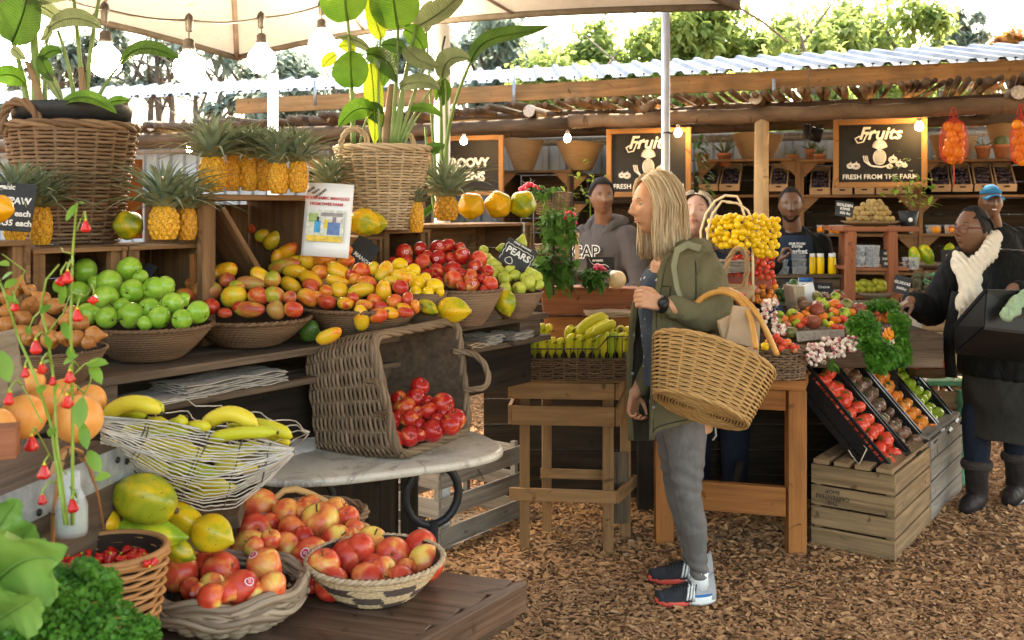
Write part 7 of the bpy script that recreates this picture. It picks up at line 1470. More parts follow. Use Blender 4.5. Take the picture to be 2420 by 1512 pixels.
for i in range(5):
 base=Ls_[i]; o=thing('plastic_crate','sloping plastic crate: '+CN[i] if False else CN[i],'crate',base,'black plastic crates sloping off the table'); Wc=.268; dpth=.125
 def cp3(a,b,c_): return base+CM @ V(a*Wc,b,c_)
 Ln=LN+.09; m=MB(); c0=(Ln)/2-.045
 m.box(cp3(0,c0,-dpth),(Wc,Ln,.006),CM);
 for s_ in (-1,1):
  m.box(cp3(s_*.5,c0,-dpth/2+.004),(.006,Ln,dpth*.5),CM); m.box(cp3(s_*.5,c0,-.006),(.016,Ln,.014),CM); m.box(cp3(s_*.5,c0,-dpth+.014),(.008,Ln,.03),CM)
  k_=18
  for j in range(k_): m.box(cp3(s_*.502,-.04+Ln*(j+.5)/k_,-dpth/2),(.009,.008,dpth-.02),CM)
 for yy in (-.045,Ln-.045):
  m.box(cp3(0,yy,-dpth*.5),(Wc,.006,dpth),CM)
  for s_ in (-.36,.36): m.box(cp3(s_,yy,.004),(Wc*.28,.014,.022),CM)
  m.box(cp3(0,yy,-.012),(Wc,.014,.012),CM)
 m.build('body',M_['black_plastic'],o,smooth=False); rf.seed(90+i); out=[]; r0=[.040,.034,.036,.033,.026][i]; rows_=int(Ln/(r0*1.75)); cols_=int(Wc/(r0*1.85))
 for j in range(rows_):
  for q in range(cols_):
   p=cp3(((q+.5)/cols_-.5)*.9+rf.uniform(-.02,.02),-.035+r0*.7+j*(Ln-.02-r0)/rows_+rf.uniform(-.006,.006),-.048+rf.uniform(-.008,.012)+(.012 if (j+q) % 3 == 0 else 0))
   b=putf(('tomato/' if i < 4 else 'cherry/')+CK[i],p,r0*rf.uniform(.88,1.1),Euler((rf.gauss(-.3,.5),rf.gauss(0,.5),rf.uniform(0,6))).to_matrix(),name='tomato' if i < 4 else 'cherry_tomato'); b['group']='tomatoes in black crate '+['one','two','three','four','five'][i]
   b['label']='%s tomato, %s across, row %s from the bottom of the %s black crate' % (CW[CK[i]],['first','second','third','fourth','fifth'][q],['one','two','three','four','five','six','seven','eight','nine','ten','eleven','twelve'][j],['nearest','second','middle','fourth','farthest'][i])
m=MB(); a=P(2040,1085,4.30); m.tube([P(2005,1218-200+45,4.36),P(2012,1075,4.36),P(2030,1108-10,4.34),P(2048,1060,4.33),P(2040,1052,4.36)],.0022,5)
tag(m.build('string_loop',M_['root'],loc=a),'loop of pale string hanging at the side of the nearest black crate','string')
C0=G(2115,1330,0); CS=unit(G(2200,1238,0)-C0); CS.z=0; CSn=V(-CS.y,CS.x,0); rr0=math.degrees(math.atan2(CS.y,CS.x))
def floorcrate(c0,L,D_,H,label,mat):
 o=crate(c0+CS*L/2+CSn*D_/2,L-.03,D_-.003,H,4,mat,label,rr0,gapf=.10); Mr=rotm(0,0,rr0)
 for k in range(4): m=MB(); m.box(c0+CS*L/2+CSn*D_*((k+.5)/4)+V(0,0,H+.010),(L,D_/4*.74,.02),Mr); m.build('top_slat',M_[mat],o,smooth=False,bevel=.002)
 return o
o=floorcrate(C0+V(.0,.0,0),.655,.375,.385,'nearer weathered slatted wooden crate on the wood chips, stamped upside down','pale_wood')
Mt_=Matrix((CSn,V(0,0,-1),-CS)).transposed(); m=MB(); put_text(m,'THE\nCARPENTERS\nSHOP',C0+CSn*.27-CS*.0145+V(0,0,.245),Mt_,.026); m.build('stamp',M_['ink_black'],o,smooth=False)
floorcrate(C0+CS*.665,.72,.375,.41,'farther weathered slatted wooden crate standing behind the stamped one','pale_grey_wood')
c=P(2196,888,5.45); BW=coilbowl(c,S(62,5.45),S(38,5.45),S(24,5.45),'rattan_dark','woven_bowl','dark woven bowl of big ribbed tomatoes behind the last crate','bowl',n=60,rows=6)
out=[]
for x,y,r in ((2157,840,20),(2179,836,16),(2191,832,13),(2192,857,19),(2213,850,14),(2166,863,10),(2225,858,14),(2140,850,12)): d=dlin(y,832,5.5,863,5.35); out.append((putf('tomato/red',P(x,y,d),S(r,d),Euler((rf.gauss(.9,.4),rf.gauss(0,.4),rf.uniform(0,6))).to_matrix()),x,y))
rows_label(out,'big ribbed red tomato','of the dark woven bowl','big tomatoes in the dark woven bowl',16)
M_['green_paint']=plain('green_paint',(.10,.30,.16),.5,.35,14); o=thing('green_chair','worn green painted chair with turned legs behind the last crate','chair',G(2268,1160,0)); m=MB(); q=G(2268,1150,0); sy=P(0,905,q.y).z
m.box((q.x-.10,q.y+.16,sy),(.30,.36,.03)); m.build('seat',M_['green_paint'],o,smooth=False,bevel=.008); m=MB(); m.box((q.x-.12,q.y+.0,sy-.09),(.28,.02,.09)); m.build('seat_rail',M_['pale_wood'],o,smooth=False)
for dx,dy in ((0,0),(-.28,0),(0,.33),(-.28,.33)):
 m=MB(); pr=[(.018,0)]
 for k in range(1,26): z=k/26*(sy-.02); pr.append((.020+.009*abs(math.sin(k*.9))*(1 if k % 4 else .3),z))
 m.lathe(pr,14,(q.x+dx,q.y+dy,0),caps=(1,1)); m.build('leg',M_['green_paint'],o)
o=thing('cane_stand','hanging basket stand of pale cane hoops with yellow tomatoes behind the blonde woman','stand',P(1750,720,4.9)); m=MB()
for (xa,xb,top,dd) in ((1656,1762,462,0),(1672,1778,478,-.02)):
 xm=1716
 pts=[P(xa,690,4.85+dd),P(xa,545,4.85+dd),P(xa+12,505,4.85+dd),P(xa+34,475,4.85+dd),P(xa+58,top,4.85+dd),P(xm,top,4.85+dd)]; m.tube(pts,.006,7)
 pts=[P(xm,top,4.85+dd),P(xm+25,top+2,4.85+dd),P(xb-12,top+18,4.85+dd),P(xb,520,4.85+dd),P(xb+1,620,4.85+dd),P(xb+2,712,4.85+dd)]; m.tube(pts,.006,7)
m.build('hoops',M_['cane_pale'],o); m=MB(); bc3=P(1742,520,4.98); Rb=S(82,4.98); hb=S(80,4.98)
for j in range(7): v_=j/6; r_=Rb*math.cos(v_*PI/2*.85); m.tube([bc3+V(r_*math.cos(2*PI*k/24),r_*.7*math.sin(2*PI*k/24),-hb*math.sin(v_*PI/2)) for k in range(24)],.002 if j else .004,4,closed=True)
for k in range(28): a=2*PI*k/28; m.tube([bc3+V(Rb*math.cos(v_*PI/2*.85)*math.cos(a),Rb*.7*math.cos(v_*PI/2*.85)*math.sin(a),-hb*math.sin(v_*PI/2)) for v_ in [j/6 for j in range(7)]],.0018,4)
m.build('wire_bowl',M_['wire_dark'],o)
r2=random.Random(77); data=[]
for k in range(110):
 for _ in range(30):
  x=r2.uniform(1672,1838); y=r2.uniform(508,605)
  e=((x-1745)/75)**2+((y-540)/48)**2; top=520-12*math.exp(-((x-1760)/50)**2)*2
  inb=(e < 1 and y > top-10) or (1785 < x < 1838 and 515 < y < 608)
  if inb and all((x-a)**2+(y-b)**2 > 80 for a,b,_,_ in data): data.append((x,y,r2.uniform(7,8.8),'yellow')); break
for k_,a_ in enumerate(data): pass
out=[]; rf.seed(5)
for x,y,r,k in data:
 d=4.78+.10*abs((x-1755)/80)**2+rf.uniform(-.02,.05); out.append((putf('cherry/yellow',P(x,y,d),S(r,d),Euler((rf.gauss(-.2,.8),rf.gauss(0,.8),rf.uniform(0,6))).to_matrix(),name='cherry_tomato'),x,y,'small yellow tomato'))
rows_label(out,'','of the cane stand','yellow tomatoes in the cane stand',12)
r2=random.Random(78); data=[]
for k in range(85):
 for _ in range(30):
  x=r2.uniform(1745,1832) if r2.random() < .8 else r2.uniform(1718,1750); y=r2.uniform(606,714)
  if all((x-a)**2+(y-b)**2 > 75 for a,b,_,_ in data): data.append((x,y,r2.uniform(6.5,9),'red' if y < 672 else 'orange' if r2.random() < .7 else 'rust')); break
cherries(data,4.98,'vine tomatoes hanging under the yellow ones','of the hanging vine tomatoes',12)
cherries([(1764,598,8,'orange'),(1740,572,7,'yellow')],4.9,'loose tomatoes by the looped handle','by the looped handle',12)
m=MB(); r2=random.Random(2)
for k in range(60): x=r2.uniform(1745,1835); y=r2.uniform(515,700); a=P(x,y,4.92); m.tube([a,a+V(r2.uniform(-.03,.03),-.01,r2.uniform(-.05,.02))],.002,3)
tag(m.build('vine_stems',M_['calyx'],loc=P(1790,600,4.92)),'thin green vine stems among the hanging tomatoes','stems',kind='stuff')
c=P(1722,690,4.72); o=thing('handled_basket','rope-handled basket standing behind the shoulder of the green jacket','basket',c); rope([P(1712,650,4.7),P(1722,610,4.7),P(1736,590,4.7),P(1752,588,4.7),P(1764,605,4.7),P(1766,640,4.7),P(1755,690,4.7)],.012,3,'sisal',o,'handle',3); rope([P(1700,690,4.68),P(1706,655,4.68),P(1712,640,4.68)],.012,3,'sisal',o,'handle',3)
m=MB(); m.lathe([(.10,0),(.13,S(30,4.7)),(.12,S(30,4.7)),(.001,.01)],30,c-V(0,0,.03)); m.build('body',M_['sisal'],o)
papers(P(1712,642,4.95),.17,.12,12,5,'thick bundle of folded newspapers on the shelf behind the jacket shoulder','newsprint',.005)
papers(P(1752,640,4.98),.11,.12,10,-5,'second newspaper bundle beside the looped handle','newsprint',.005)
m=MB(); m.box(P(1730,662,5.05),(.34,.22,.05)); m.box(P(1730,700,5.15),(.30,.04,.2)); tag(m.build('red_shelf',plain('red_wood',(.30,.07,.05),.6),loc=P(1730,662,5.05),smooth=False),'red painted shelf under the newspaper bundles','shelf')
out=[]
for x,y,r in ((1838,690,9),(1848,692,9),(1835,706,10),(1850,704,10),(1862,700,11),(1875,673,11),(1855,686,9),(1868,712,9),(1845,718,9)): out.append((putf('avocado/a',P(x,y,5.35),S(r,5.35)),x,y))
rows_label(out,'dull dark avocado','of the avocado heap','dark avocados behind the tomato heap',10)
o=thing('paper_bags','upright bundle of cream paper bags behind the mixed tomatoes','paper bags',P(1880,720,5.1))
for k in range(7): m=MB(); m.box(P(1868+k*3.4,703,5.02+k*.01),(.0035,.13,.125),rotm(0,-10+k*1.2,8)); m.build('bag',M_['rattan_tan'] if False else plain('bag_paper',(.60,.50,.36),.8,.1,20) if k == 0 else M_.setdefault('bagp',bpy.data.materials['bag_paper']),o,smooth=False)
m=MB(); m.box(P(1902,698,5.08),(.11,.02,.10),rotm(0,-16,10)); m.build('top_bag',M_['white'],o,smooth=False)
m=MB(); m.box(V(1.5,5.42,.98),(1.1,.3,.12)); tag(m.build('back_ledge',M_['old_wood'],loc=V(1.5,5.42,.98),smooth=False),'weathered ledge behind the tomato heap holding avocados','ledge')
m=MB(); m.tube([P(1725,1075,5.2),P(1723,1110,5.2),P(1726,1150,5.2)],.006,6); m.box(P(1725,1082,5.18),(.035,.03,.012)); tag(m.build('tap_fitting',M_['galv'],loc=P(1725,1100,5.2)),'small metal fitting glinting in the dark under the table','fitting')
m=MB(); m.beam(P(1750,1090,5.0),P(1735,1165,5.0),.03,.03); tag(m.build('dark_strut',M_['shadow_dark_wood'],loc=P(1740,1130,5.0)),'dark leaning strut under the produce table','strut')
# ================= PEOPLE =================
def fuse(mb,vox,sm=4,name='body'):
 """grow all pieces into one continuous surface"""
 me=bpy.data.meshes.new('f'); me.from_pydata(mb.v,[],mb.f); o=bpy.data.objects.new('f',me); COL.objects.link(o)
 r=o.modifiers.new('r','REMESH'); r.mode='VOXEL'; r.voxel_size=vox; r.use_smooth_shade=True
 if sm: s=o.modifiers.new('s','SMOOTH'); s.factor=.5; s.iterations=sm
 bpy.context.view_layer.update(); out=bpy.data.meshes.new_from_object(o.evaluated_get(bpy.context.evaluated_depsgraph_get())); bpy.data.objects.remove(o); bpy.data.meshes.remove(me); out.name=name; return out
def addmesh(name,me,mat,parent,disp=None):
 for m_ in (mat if isinstance(mat,list) else [mat]): me.materials.append(m_)
 off=V(0,0,0); q=parent
 while q is not None: off += q.location; q=q.parent
 if disp:
  ns=[(v.co.copy(),v.normal.copy()) for v in me.vertices]; me.vertices.foreach_set('co',[q for c,n in ns for q in c+disp(c,n)])
 me.transform(Matrix.Translation(-off)); me.polygons.foreach_set('use_smooth',[True]*len(me.polygons)); o=bpy.data.objects.new(name,me); COL.objects.link(o); o.parent=parent; return o
def gs(u,w,u0,w0,su,sw): return math.exp(-((u-u0)/su)**2-((w-w0)/sw)**2)
def headpt(u,v,grow=0,wide=1.0,female=True,mouth=0.0):
 """point on the head: u round, v from chin side up; local x side, -y forward, z up, metres, origin mid head"""
 th=PI*v; a=2*PI*u; x,y,z=math.sin(th)*math.cos(a),math.sin(th)*math.sin(a),-math.cos(th)
 X,Y,Z=x*.074*wide,y*.094,z*.118
 if z < 0: X *= 1-.26*(-z)**1.6; Y=Y*(1-.10*(-z)) if y < 0 else Y*(1-.45*(-z)**1.3)
 if z > .2: Y *= 1-.04*(z-.2)
 n=V(x/.074,y/.094,z/.118).normalized(); X += n.x*grow; Y += n.y*grow; Z += n.z*grow
 if y < 0 and grow < .004:
  f=min(1,-y*2.2); A=lambda *q: gs(X,Z,*q)
  d=.014*A(0,-.004,.009,.026)+.021*A(0,-.026,.0125,.0125)+.007*(A(.014,-.030,.007,.007)+A(-.014,-.030,.007,.007))-.003*A(0,.020,.012,.008)
  d += -.0095*(A(.031,.008,.017,.012)+A(-.031,.008,.017,.012))+.0045*(A(.028,.027,.022,.007)+A(-.028,.027,.022,.007))
  d += .0085*A(0,-.053,.021,.0055)-.0045*A(0,-.0585,.020,.0022)+.008*A(0,-.064,.018,.006)-.0035*A(0,-.075,.02,.006)+.009*A(0,-.094,.022,.014)+.004*(A(.045,-.020,.022,.02)+A(-.045,-.020,.022,.02))-mouth*.010*A(0,-.0585,.014,.006)
  Y -= d*f
 return V(X,Y,Z)
def headM(c,yaw,pitch=0,roll=0): return c,rotm(0,0,yaw) @ rotm(pitch,0,0) @ rotm(0,roll,0)
def addhead(mb,H,sc_=1.0,wide=1.0,mouth=0.0):
 c,M=H; mb.grid(lambda u,v: c+M @ (headpt(u,v,0,wide,mouth=mouth)*sc_),110,90,True)
 for s in (-1,1): mb.ball(c+M @ V(s*.073*wide,.010,-.006)*sc_,.017*sc_,12,10,(.45,1,1.75),M)
def facekit(H,parent,iris,brow,lip,skin_lid,sc_=1.0,wide=1.0,look=(0,0),lips=True,closed=False):
 c,M=H
 for s in (-1,1):
  e=V(s*.031,-.0672,.007); m=MB(); m.ball(c+M @ e*sc_,.0125*sc_,16,12,mat=0); g=unit(V(look[0]+s*.05,-1,look[1])); q=c+M @ (e+g*.0088)*sc_
  m.ball(q,.0060*sc_,12,6,(1,1,.55),M @ aim(g),1); m.ball(c+M @ (e+g*.0117)*sc_,.0028*sc_,8,5,(1,1,.5),M @ aim(g),2)
  m.build('eye',[M_['eye_white'],iris,M_['eye_black']],parent)
  m=MB(); op=.0155 if closed else .0075
  def lid(u,v,s=s): a=-1.25+2.5*u; t_=1.45-v*(1.45-(-.25 if closed else .22)); r=.0138; return c+M @ (e+V(r*math.sin(a)*math.cos(t_*.8),-r*math.cos(a)*math.cos(t_),r*math.sin(t_)))*sc_
  m.grid(lid,12,6); m.build('eyelid',skin_lid,parent)
  m=MB(); m.tube([c+M @ (e+V(.0142*math.sin(a),-.0142*math.cos(a)*.93,(-.0045 if closed else .0050)-.003*abs(a)))*sc_ for a in [-1.1+2.2*k/8 for k in range(9)]],.0011*sc_,4); m.build('eyelashes',M_['eye_black'],parent)
  m=MB(); m.tube([c+M @ V(s*(.016+.030*k/6),-.0880*wide**.3+.010*(k/6)**2,.0275+.004*math.sin(PI*k/6*.8))*sc_ for k in range(7)],[.0016*sc_,.0026*sc_,.003*sc_,.003*sc_,.0026*sc_,.002*sc_,.001*sc_],5,flat=.6); m.build('eyebrow',brow,parent)
 if lips:
  for z,r,w_ in ((-.0545,.0032,.020),(-.0625,.0040,.017)):
   m=MB(); m.tube([c+M @ V(w_*math.sin(a),-.0872+.0105*a*a+(.002 if z < -.06 else 0),z+(.0012*math.cos(3*a) if z > -.06 else -.001*math.cos(a)))*sc_ for a in [-1.25+2.5*k/10 for k in range(11)]],[r*sc_*q for q in (.2,.6,.85,1,1.05,1,1.05,1,.85,.6,.2)],7,flat=.8); m.build('lip',lip,parent)
def limb(mb,pts,rs,n=14):
 pts=[Vector(p) for p in pts]; N_=[]; R_=[]; k=len(pts)
 for i in range(k-1):
  for j in range(5):
   t_=j/5; p0=pts[max(0,i-1)]; p1=pts[i]; p2=pts[i+1]; p3=pts[min(k-1,i+2)]
   q=p1*(1)+ (p2-p0)*.5*t_*.6*(1-t_)**1.0 +(p2-p1)*t_*(t_*(3-2*t_)*.5+.5) - (p3-p1)*.0*t_
   N_.append(p1.lerp(p2,t_)+((p2-p0)*.5-(p2-p1))*t_*(1-t_)**2*.6); R_.append(lerp(rs[i],rs[i+1],t_))
 N_.append(pts[-1]); R_.append(rs[-1]); mb.tube(N_,R_,n)
 for p,r in ((N_[0],R_[0]),(N_[-1],R_[-1])): mb.ball(p,r*.98,n,8)
def loftring(mb,rows,n=28):
 """rows: (centre, half-width along a, half-depth along b, a, b)"""
 def fn(u,v):
  c,ra,rb,a,b=rows[int(round(v*(len(rows)-1)))]; t_=2*PI*u; e=.86; ca,sa=math.cos(t_),math.sin(t_); return Vector(c)+Vector(a)*ra*abs(ca)**e*(1 if ca > 0 else -1)+Vector(b)*rb*abs(sa)**e*(1 if sa > 0 else -1)
 mb.grid(fn,n,len(rows)-1,True,0,(1,1))
def handmesh(mb,w_,d_,pn,side,s=1.0,curl=.5,spread=.12):
 """w_ wrist, d_ direction of hand, pn palm normal (fingers curl towards it), side: +1/-1 thumb side"""
 z=unit(d_); p=unit(Vector(pn)-z*z.dot(Vector(pn))); x=z.cross(p)*side; w_=Vector(w_)
 k0=w_+z*.088*s
 for i in range(4): a=(i-1.5)*.0185*s; mb.tube([w_+x*a*.55,w_+z*.03*s+x*a*.8,k0+x*a-z*(.002+.003*abs(i-1))],[.0125*s,.0135*s,.0105*s],9)
 L=[.073,.080,.074,.058]
 for i in range(4):
  a=(1.5-i)*.0185*s; q=k0+x*a-z*.004*s; dir_=unit(z+x*(1.5-i)*spread); an=0; pts=[q]; cs_=curl*(1+.12*(i-1)) if not hasattr(curl,'__len__') else curl[i]
  for j,f in enumerate((.45,.30,.25)): an += cs_*(1.0,1.25,.8)[j]; dd=dir_*math.cos(an)+p*math.sin(an); q=q+dd*L[i]*s*f; pts.append(q)
  mb.tube(pts,[.0095*s,.0086*s,.0078*s,.0062*s],8);
  for q2,r2_ in zip(pts,(.0098,.0090,.008,.0064)): mb.ball(q2,r2_*s,8,6)
 q=w_+z*.018*s+x*.022*s; q1=q+(z*.55+x*.6+p*.35).normalized()*.040*s; q2=q1+(z*.85+x*.10+p*.5).normalized()*.032*s; q3=q2+(z*.8-x*.25+p*.55).normalized()*.024*s
 mb.tube([w_+z*.01*s,q,q1,q2,q3],[.013*s,.0145*s,.0115*s,.0095*s,.007*s],8); mb.ball(q3,.0072*s,8,6); mb.ball(w_,.020*s,10,8,(1.15,.8,1)); return k0
def skin(name,c1,c2,rough=.5,sss=.12):
 t=MT(name); v=t.coord('Object'); f=t.noise(v,22,4,.6); col=t.ramp(f,[(.3,c1),(.7,c2)]); t.bump(t.noise(v,260,2),.12,.001)
 m=t.fin(col,rough,Subsurface_Weight=sss,Specular_IOR_Level=.4); t.b.inputs['Subsurface Radius'].default_value=(.012,.005,.003); return m
def cloth(name,c,var=.15,fold=7,bump=.5,rough=.9,dots=None,fine=320):
 t=MT(name); v=t.coord('Object'); f=t.noise(v,fold,4,.55,.6); c2=[x*(1+var) for x in c]; c1=[x*(1-var) for x in c]; col=t.ramp(f,[(.3,c1),(.7,c2)])
 if dots:
  vo=t.n('TexVoronoi'); vo.inputs['Scale'].default_value=26; vo.inputs['Randomness'].default_value=.35; t.l(v,vo.inputs['Vector']); col=t.mix(dots,col,t.ramp(vo.outputs['Distance'],[(.17,(0,0,0)),(.22,(1,1,1))]))
 s=t.coord('Object',(1,1,.45)); h=t.math('ADD',t.math('MULTIPLY',t.noise(s,fold*2.2,3,.5,1.2),1.0),t.math('MULTIPLY',t.noise(v,fine,1),.04)); t.bump(h,bump,.03); return t.fin(col,rough,Specular_IOR_Level=.15)
M_['eye_white']=plain('eye_white',(.36,.33,.30),.3,.02); M_['eye_black']=plain('eye_black',(.012,.01,.008),.3); M_['iris_blue']=plain('iris_blue',(.14,.20,.24),.15); M_['iris_brown']=plain('iris_brown',(.035,.015,.008),.15)
M_['skin_w']=skin('skin_w',(.50,.235,.13),(.60,.31,.185)); M_['skin_p']=skin('skin_p',(.54,.30,.23),(.62,.37,.29)); M_['skin_b']=skin('skin_b',(.15,.066,.036),(.21,.10,.058),.42,.05); M_['skin_d']=skin('skin_d',(.11,.05,.028),(.16,.078,.045),.4,.05)
M_['lip_w']=plain('lip_w',(.46,.20,.15),.45,.08); M_['lip_b']=plain('lip_b',(.16,.065,.05),.45,.08); M_['brow_l']=plain('brow_l',(.22,.12,.06),.8); M_['brow_b']=plain('brow_b',(.012,.009,.008),.8)
M_['olive']=cloth('olive',(.135,.118,.066),.14,6,.55); M_['olive_in']=cloth('olive_in',(.050,.045,.032)); M_['navy_dot']=cloth('navy_dot',(.045,.06,.085),dots=(.60,.62,.64),fold=9,bump=.4); M_['jeans']=cloth('jeans',(.150,.136,.128),.22,14,.22); M_['strap']=cloth('strap',(.24,.23,.145),.06,9,.2)
M_['tote']=cloth('tote',(.34,.37,.34),.1,6,.5); M_['hoodie']=cloth('hoodie',(.085,.072,.070),.1,6,.5); M_['black_c']=cloth('black_c',(.009,.0095,.009),.3,7,.7,.75); M_['apron']=cloth('apron',(.018,.028,.048),.1,5,.3); M_['scarf']=cloth('scarf',(.68,.60,.49),.06,9,.5); M_['denim']=cloth('denim',(.035,.032,.027),.5,5,.4); M_['leggings']=cloth('leggings',(.014,.018,.03),.1); M_['boot']=cloth('boot',(.022,.016,.015),.3,10,.3,.6); M_['navy']=cloth('navy',(.03,.05,.09),.2); M_['blue_cap']=cloth('blue_cap',(.02,.16,.34),.1,9,.2)
def wr(a,f=9,s=0): return lambda co,n: n*(a*mnoise.noise(Vector((co.x*f+s,co.y*f,co.z*f*.6)))+a*.5*mnoise.noise(Vector((co.x*f*2.3,co.y*f*2.3+s,co.z*f*2))))
HM={}
def hairm(name,cols):
 out=[]
 for i,c in enumerate(cols): t=MT(name+str(i)); t.fin(c,.42,Specular_IOR_Level=.45); t.b.inputs['Anisotropic'].default_value=.4; out.append(t.m)
 return out
def longhair(H,parent,mats,length,sc_=1.0,n=620,part=.012,seed=1,back=.03,flick=.0,tuck=.0):
 """strands start at the parting, follow the skull and fall; one mesh"""
 c,M=H; r=random.Random(seed); m=MB()
 m.grid(lambda u,v: c+M @ (headpt(u,.42+.58*v,.008)+V(0,.010,.004))*sc_ if not (.53 < u < .97) else c+M @ (headpt(u,max(.42+.58*v,.80),.008)+V(0,.008,.004))*sc_,50,16,True)
 for k in range(n):
  s=1 if r.random() < .5 else -1; y0=r.uniform(-.084,.085); lay=r.uniform(.008,.020) if r.random() < .95 else r.uniform(.020,.032)
  f=(y0+.084)/.169; ang=lerp(-.50,PI/2*1.02,f**.8)   # 0 = side, pi/2 = back
  pts=[]; L=length*r.uniform(.88,1.04)+.03*(1-f)
  for j in range(7):
   t_=j/6; el=PI/2*(1-t_)*.98; X=s*(.074+lay)*math.cos(el)*max(.25,math.cos(ang)) if False else s*(.076+lay)*math.cos(el)*math.cos(ang*t_**.7)
   yy=lerp(y0,(.094+lay)*math.sin(ang),t_**1.2)*math.cos(el*.35); Z=(.122+lay*.8)*math.sin(el)*max(.30,1-(yy/.112)**2)**.5; pts.append(V(X+s*part*(1-t_),yy+.008,Z))
  e=pts[-1]; fall=V(s*.002,back*f,0)
  for j in range(1,7):
   t_=j/6; inw=-.020*math.sin(PI*t_*.9)*(1 if abs(e.x) > .03 else 0); pts.append(e+V(s*(-.006*t_)+r.uniform(-.003,.003)+s*inw*.5,fall.y*t_-(tuck*t_*t_ if f < .35 else 0),-L*t_))
  wv=r.uniform(0,6); pts=[q+V(.0022*math.sin(i_*1.1+wv),.0022*math.cos(i_*.9+wv),0) for i_,q in enumerate(pts)]; m.tube([c+M @ (q*sc_) for q in pts],[.0014,.0018,.0019,.0019,.0019,.0019,.0019,.0019,.0019,.0018,.0016,.0012,.0005],3,mat=0 if k == 0 else r.choice([0,1,1,2,2,3]))
 return m.build('hair',mats,parent)
def shorthair(H,parent,mat,line=.66,grow=.007,sc_=1.0,wide=1.0,rough=.0016,back=.40):
 c,M=H; m=MB()
 def fn(u,v):
  a=2*PI*u; fr=max(0,-math.sin(a)); v0=lerp(back,line,min(1,fr*1.5)); vv=v0+(1-v0)*v; p=headpt(u,vv,grow*min(1,.25+v*5),wide); nz=mnoise.noise(p*160)*rough+mnoise.noise(p*420)*rough; return c+M @ ((p+p.normalized()*nz)*sc_)
 m.grid(fn,90,36,True); return m.build('hair',mat,parent)
wm=thing('person','blonde woman in an olive jacket and grey jeans, seen from the side','person',V(.63,3.98,0))
H=headM(P(1549,486,3.96),-90+14,1); b=MB(); addhead(b,H,1.0)
limb(b,[P(1562,520,3.98),P(1572,570,3.99),P(1585,620,4.0)],[.050,.050,.062]); loftring(b,[(P(1585,598,4.0),.05,.06,V(1,0,0),V(0,1,0)),(P(1590,622,4.0),.085,.15,V(1,0,0),V(0,1,0)),(P(1592,700,4.0),.105,.155,V(1,0,0),V(0,1,0)),(P(1598,850,4.0),.10,.13,V(1,0,0),V(0,1,0)),(P(1618,960,4.0),.115,.15,V(1,0,0),V(0,1,0)),(P(1622,1010,4.0),.10,.14,V(1,0,0),V(0,1,0))])
nl=[P(1618,1000,3.92),P(1628,1170,3.88),P(1652,1355,3.90)]; fl2=[P(1590,1000,4.08),P(1607,1165,4.12),P(1636,1318,4.12)]
for L_ in (nl,fl2): limb(b,L_,[.062,.036,.024]);
limb(b,[P(1655,640,3.87),P(1700,752,3.76),P(1570,720,3.66)],[.045,.038,.028]); limb(b,[P(1590,650,4.15),P(1548,820,4.22),P(1500,928,4.14)],[.045,.038,.027])
handmesh(b,P(1562,716,3.655),P(1500,700,3.62)-P(1562,716,3.655),(.25,.85,-.35),-1,.93,(1.05,1.1,1.15,1.2),.02); handmesh(b,P(1500,928,4.14),V(-.12,0,-1),(.6,-.6,.0),-1,.92,(.7,.75,.8,.85),.02)
bm=fuse(b,.0042,2); addmesh('body',bm,M_['skin_w'],wm); facekit(H,wm,M_['iris_blue'],M_['brow_l'],M_['lip_w'],M_['skin_w'],look=(-.1,-.05))
HB=hairm('blonde',[(.54,.36,.19),(.68,.49,.29),(.80,.63,.43),(.38,.24,.12)]); longhair(H,wm,HB,.185,n=1900,seed=3,back=.015,tuck=.0)
m=MB(); loftring(m,[(P(1590,640,4.0),.10,.15,V(1,0,0),V(0,1,0))]+[(P(x,y,4.0),rx,ry,V(1,0,0),V(0,1,0)) for x,y,rx,ry in ((1590,660,.125,.165),(1592,720,.137,.165),(1594,800,.134,.155),(1600,860,.135,.150),(1606,912,.140,.16))]); addmesh('top',fuse(m,.008,3),M_['navy_dot'],wm,wr(.008))
for L_,nm in ((nl,'jeans_leg'),(fl2,'jeans_leg')): pass
m=MB(); limb(m,[P(1616,950,3.95),nl[0].lerp(nl[1],.35),nl[1]+V(-.006,0,0),nl[1].lerp(nl[2],.35)+V(.004,0,0),nl[1].lerp(nl[2],.75),nl[2]],[.112,.076,.053,.052,.040,.035],20); limb(m,[P(1596,950,4.05),fl2[0].lerp(fl2[1],.35),fl2[1]+V(-.006,0,0),fl2[1].lerp(fl2[2],.35),fl2[1].lerp(fl2[2],.75),fl2[2]],[.108,.074,.052,.050,.040,.035],20)
addmesh('jeans',fuse(m,.007,2),M_['jeans'],wm,lambda co,n: n*(.0035*math.sin(co.z*110+co.x*45+3*mnoise.noise(co*9))*math.exp(-((co.z-.50)/.07)**2)+.0035*math.sin(co.z*150+co.x*30+2*mnoise.noise(co*9))*math.exp(-((co.z-.15)/.05)**2)+.003*mnoise.noise(co*11)))
rows=[(578,1602,1668,1588,.5),(600,1585,1688,1566,.72),(630,1566,1706,1540,.92),(680,1556,1712,1512,1),(740,1550,1712,1497,1),(820,1547,1712,1491,1),(900,1545,1716,1488,1.02),(970,1542,1716,1488,1.06),(1040,1541,1706,1492,1.08)]
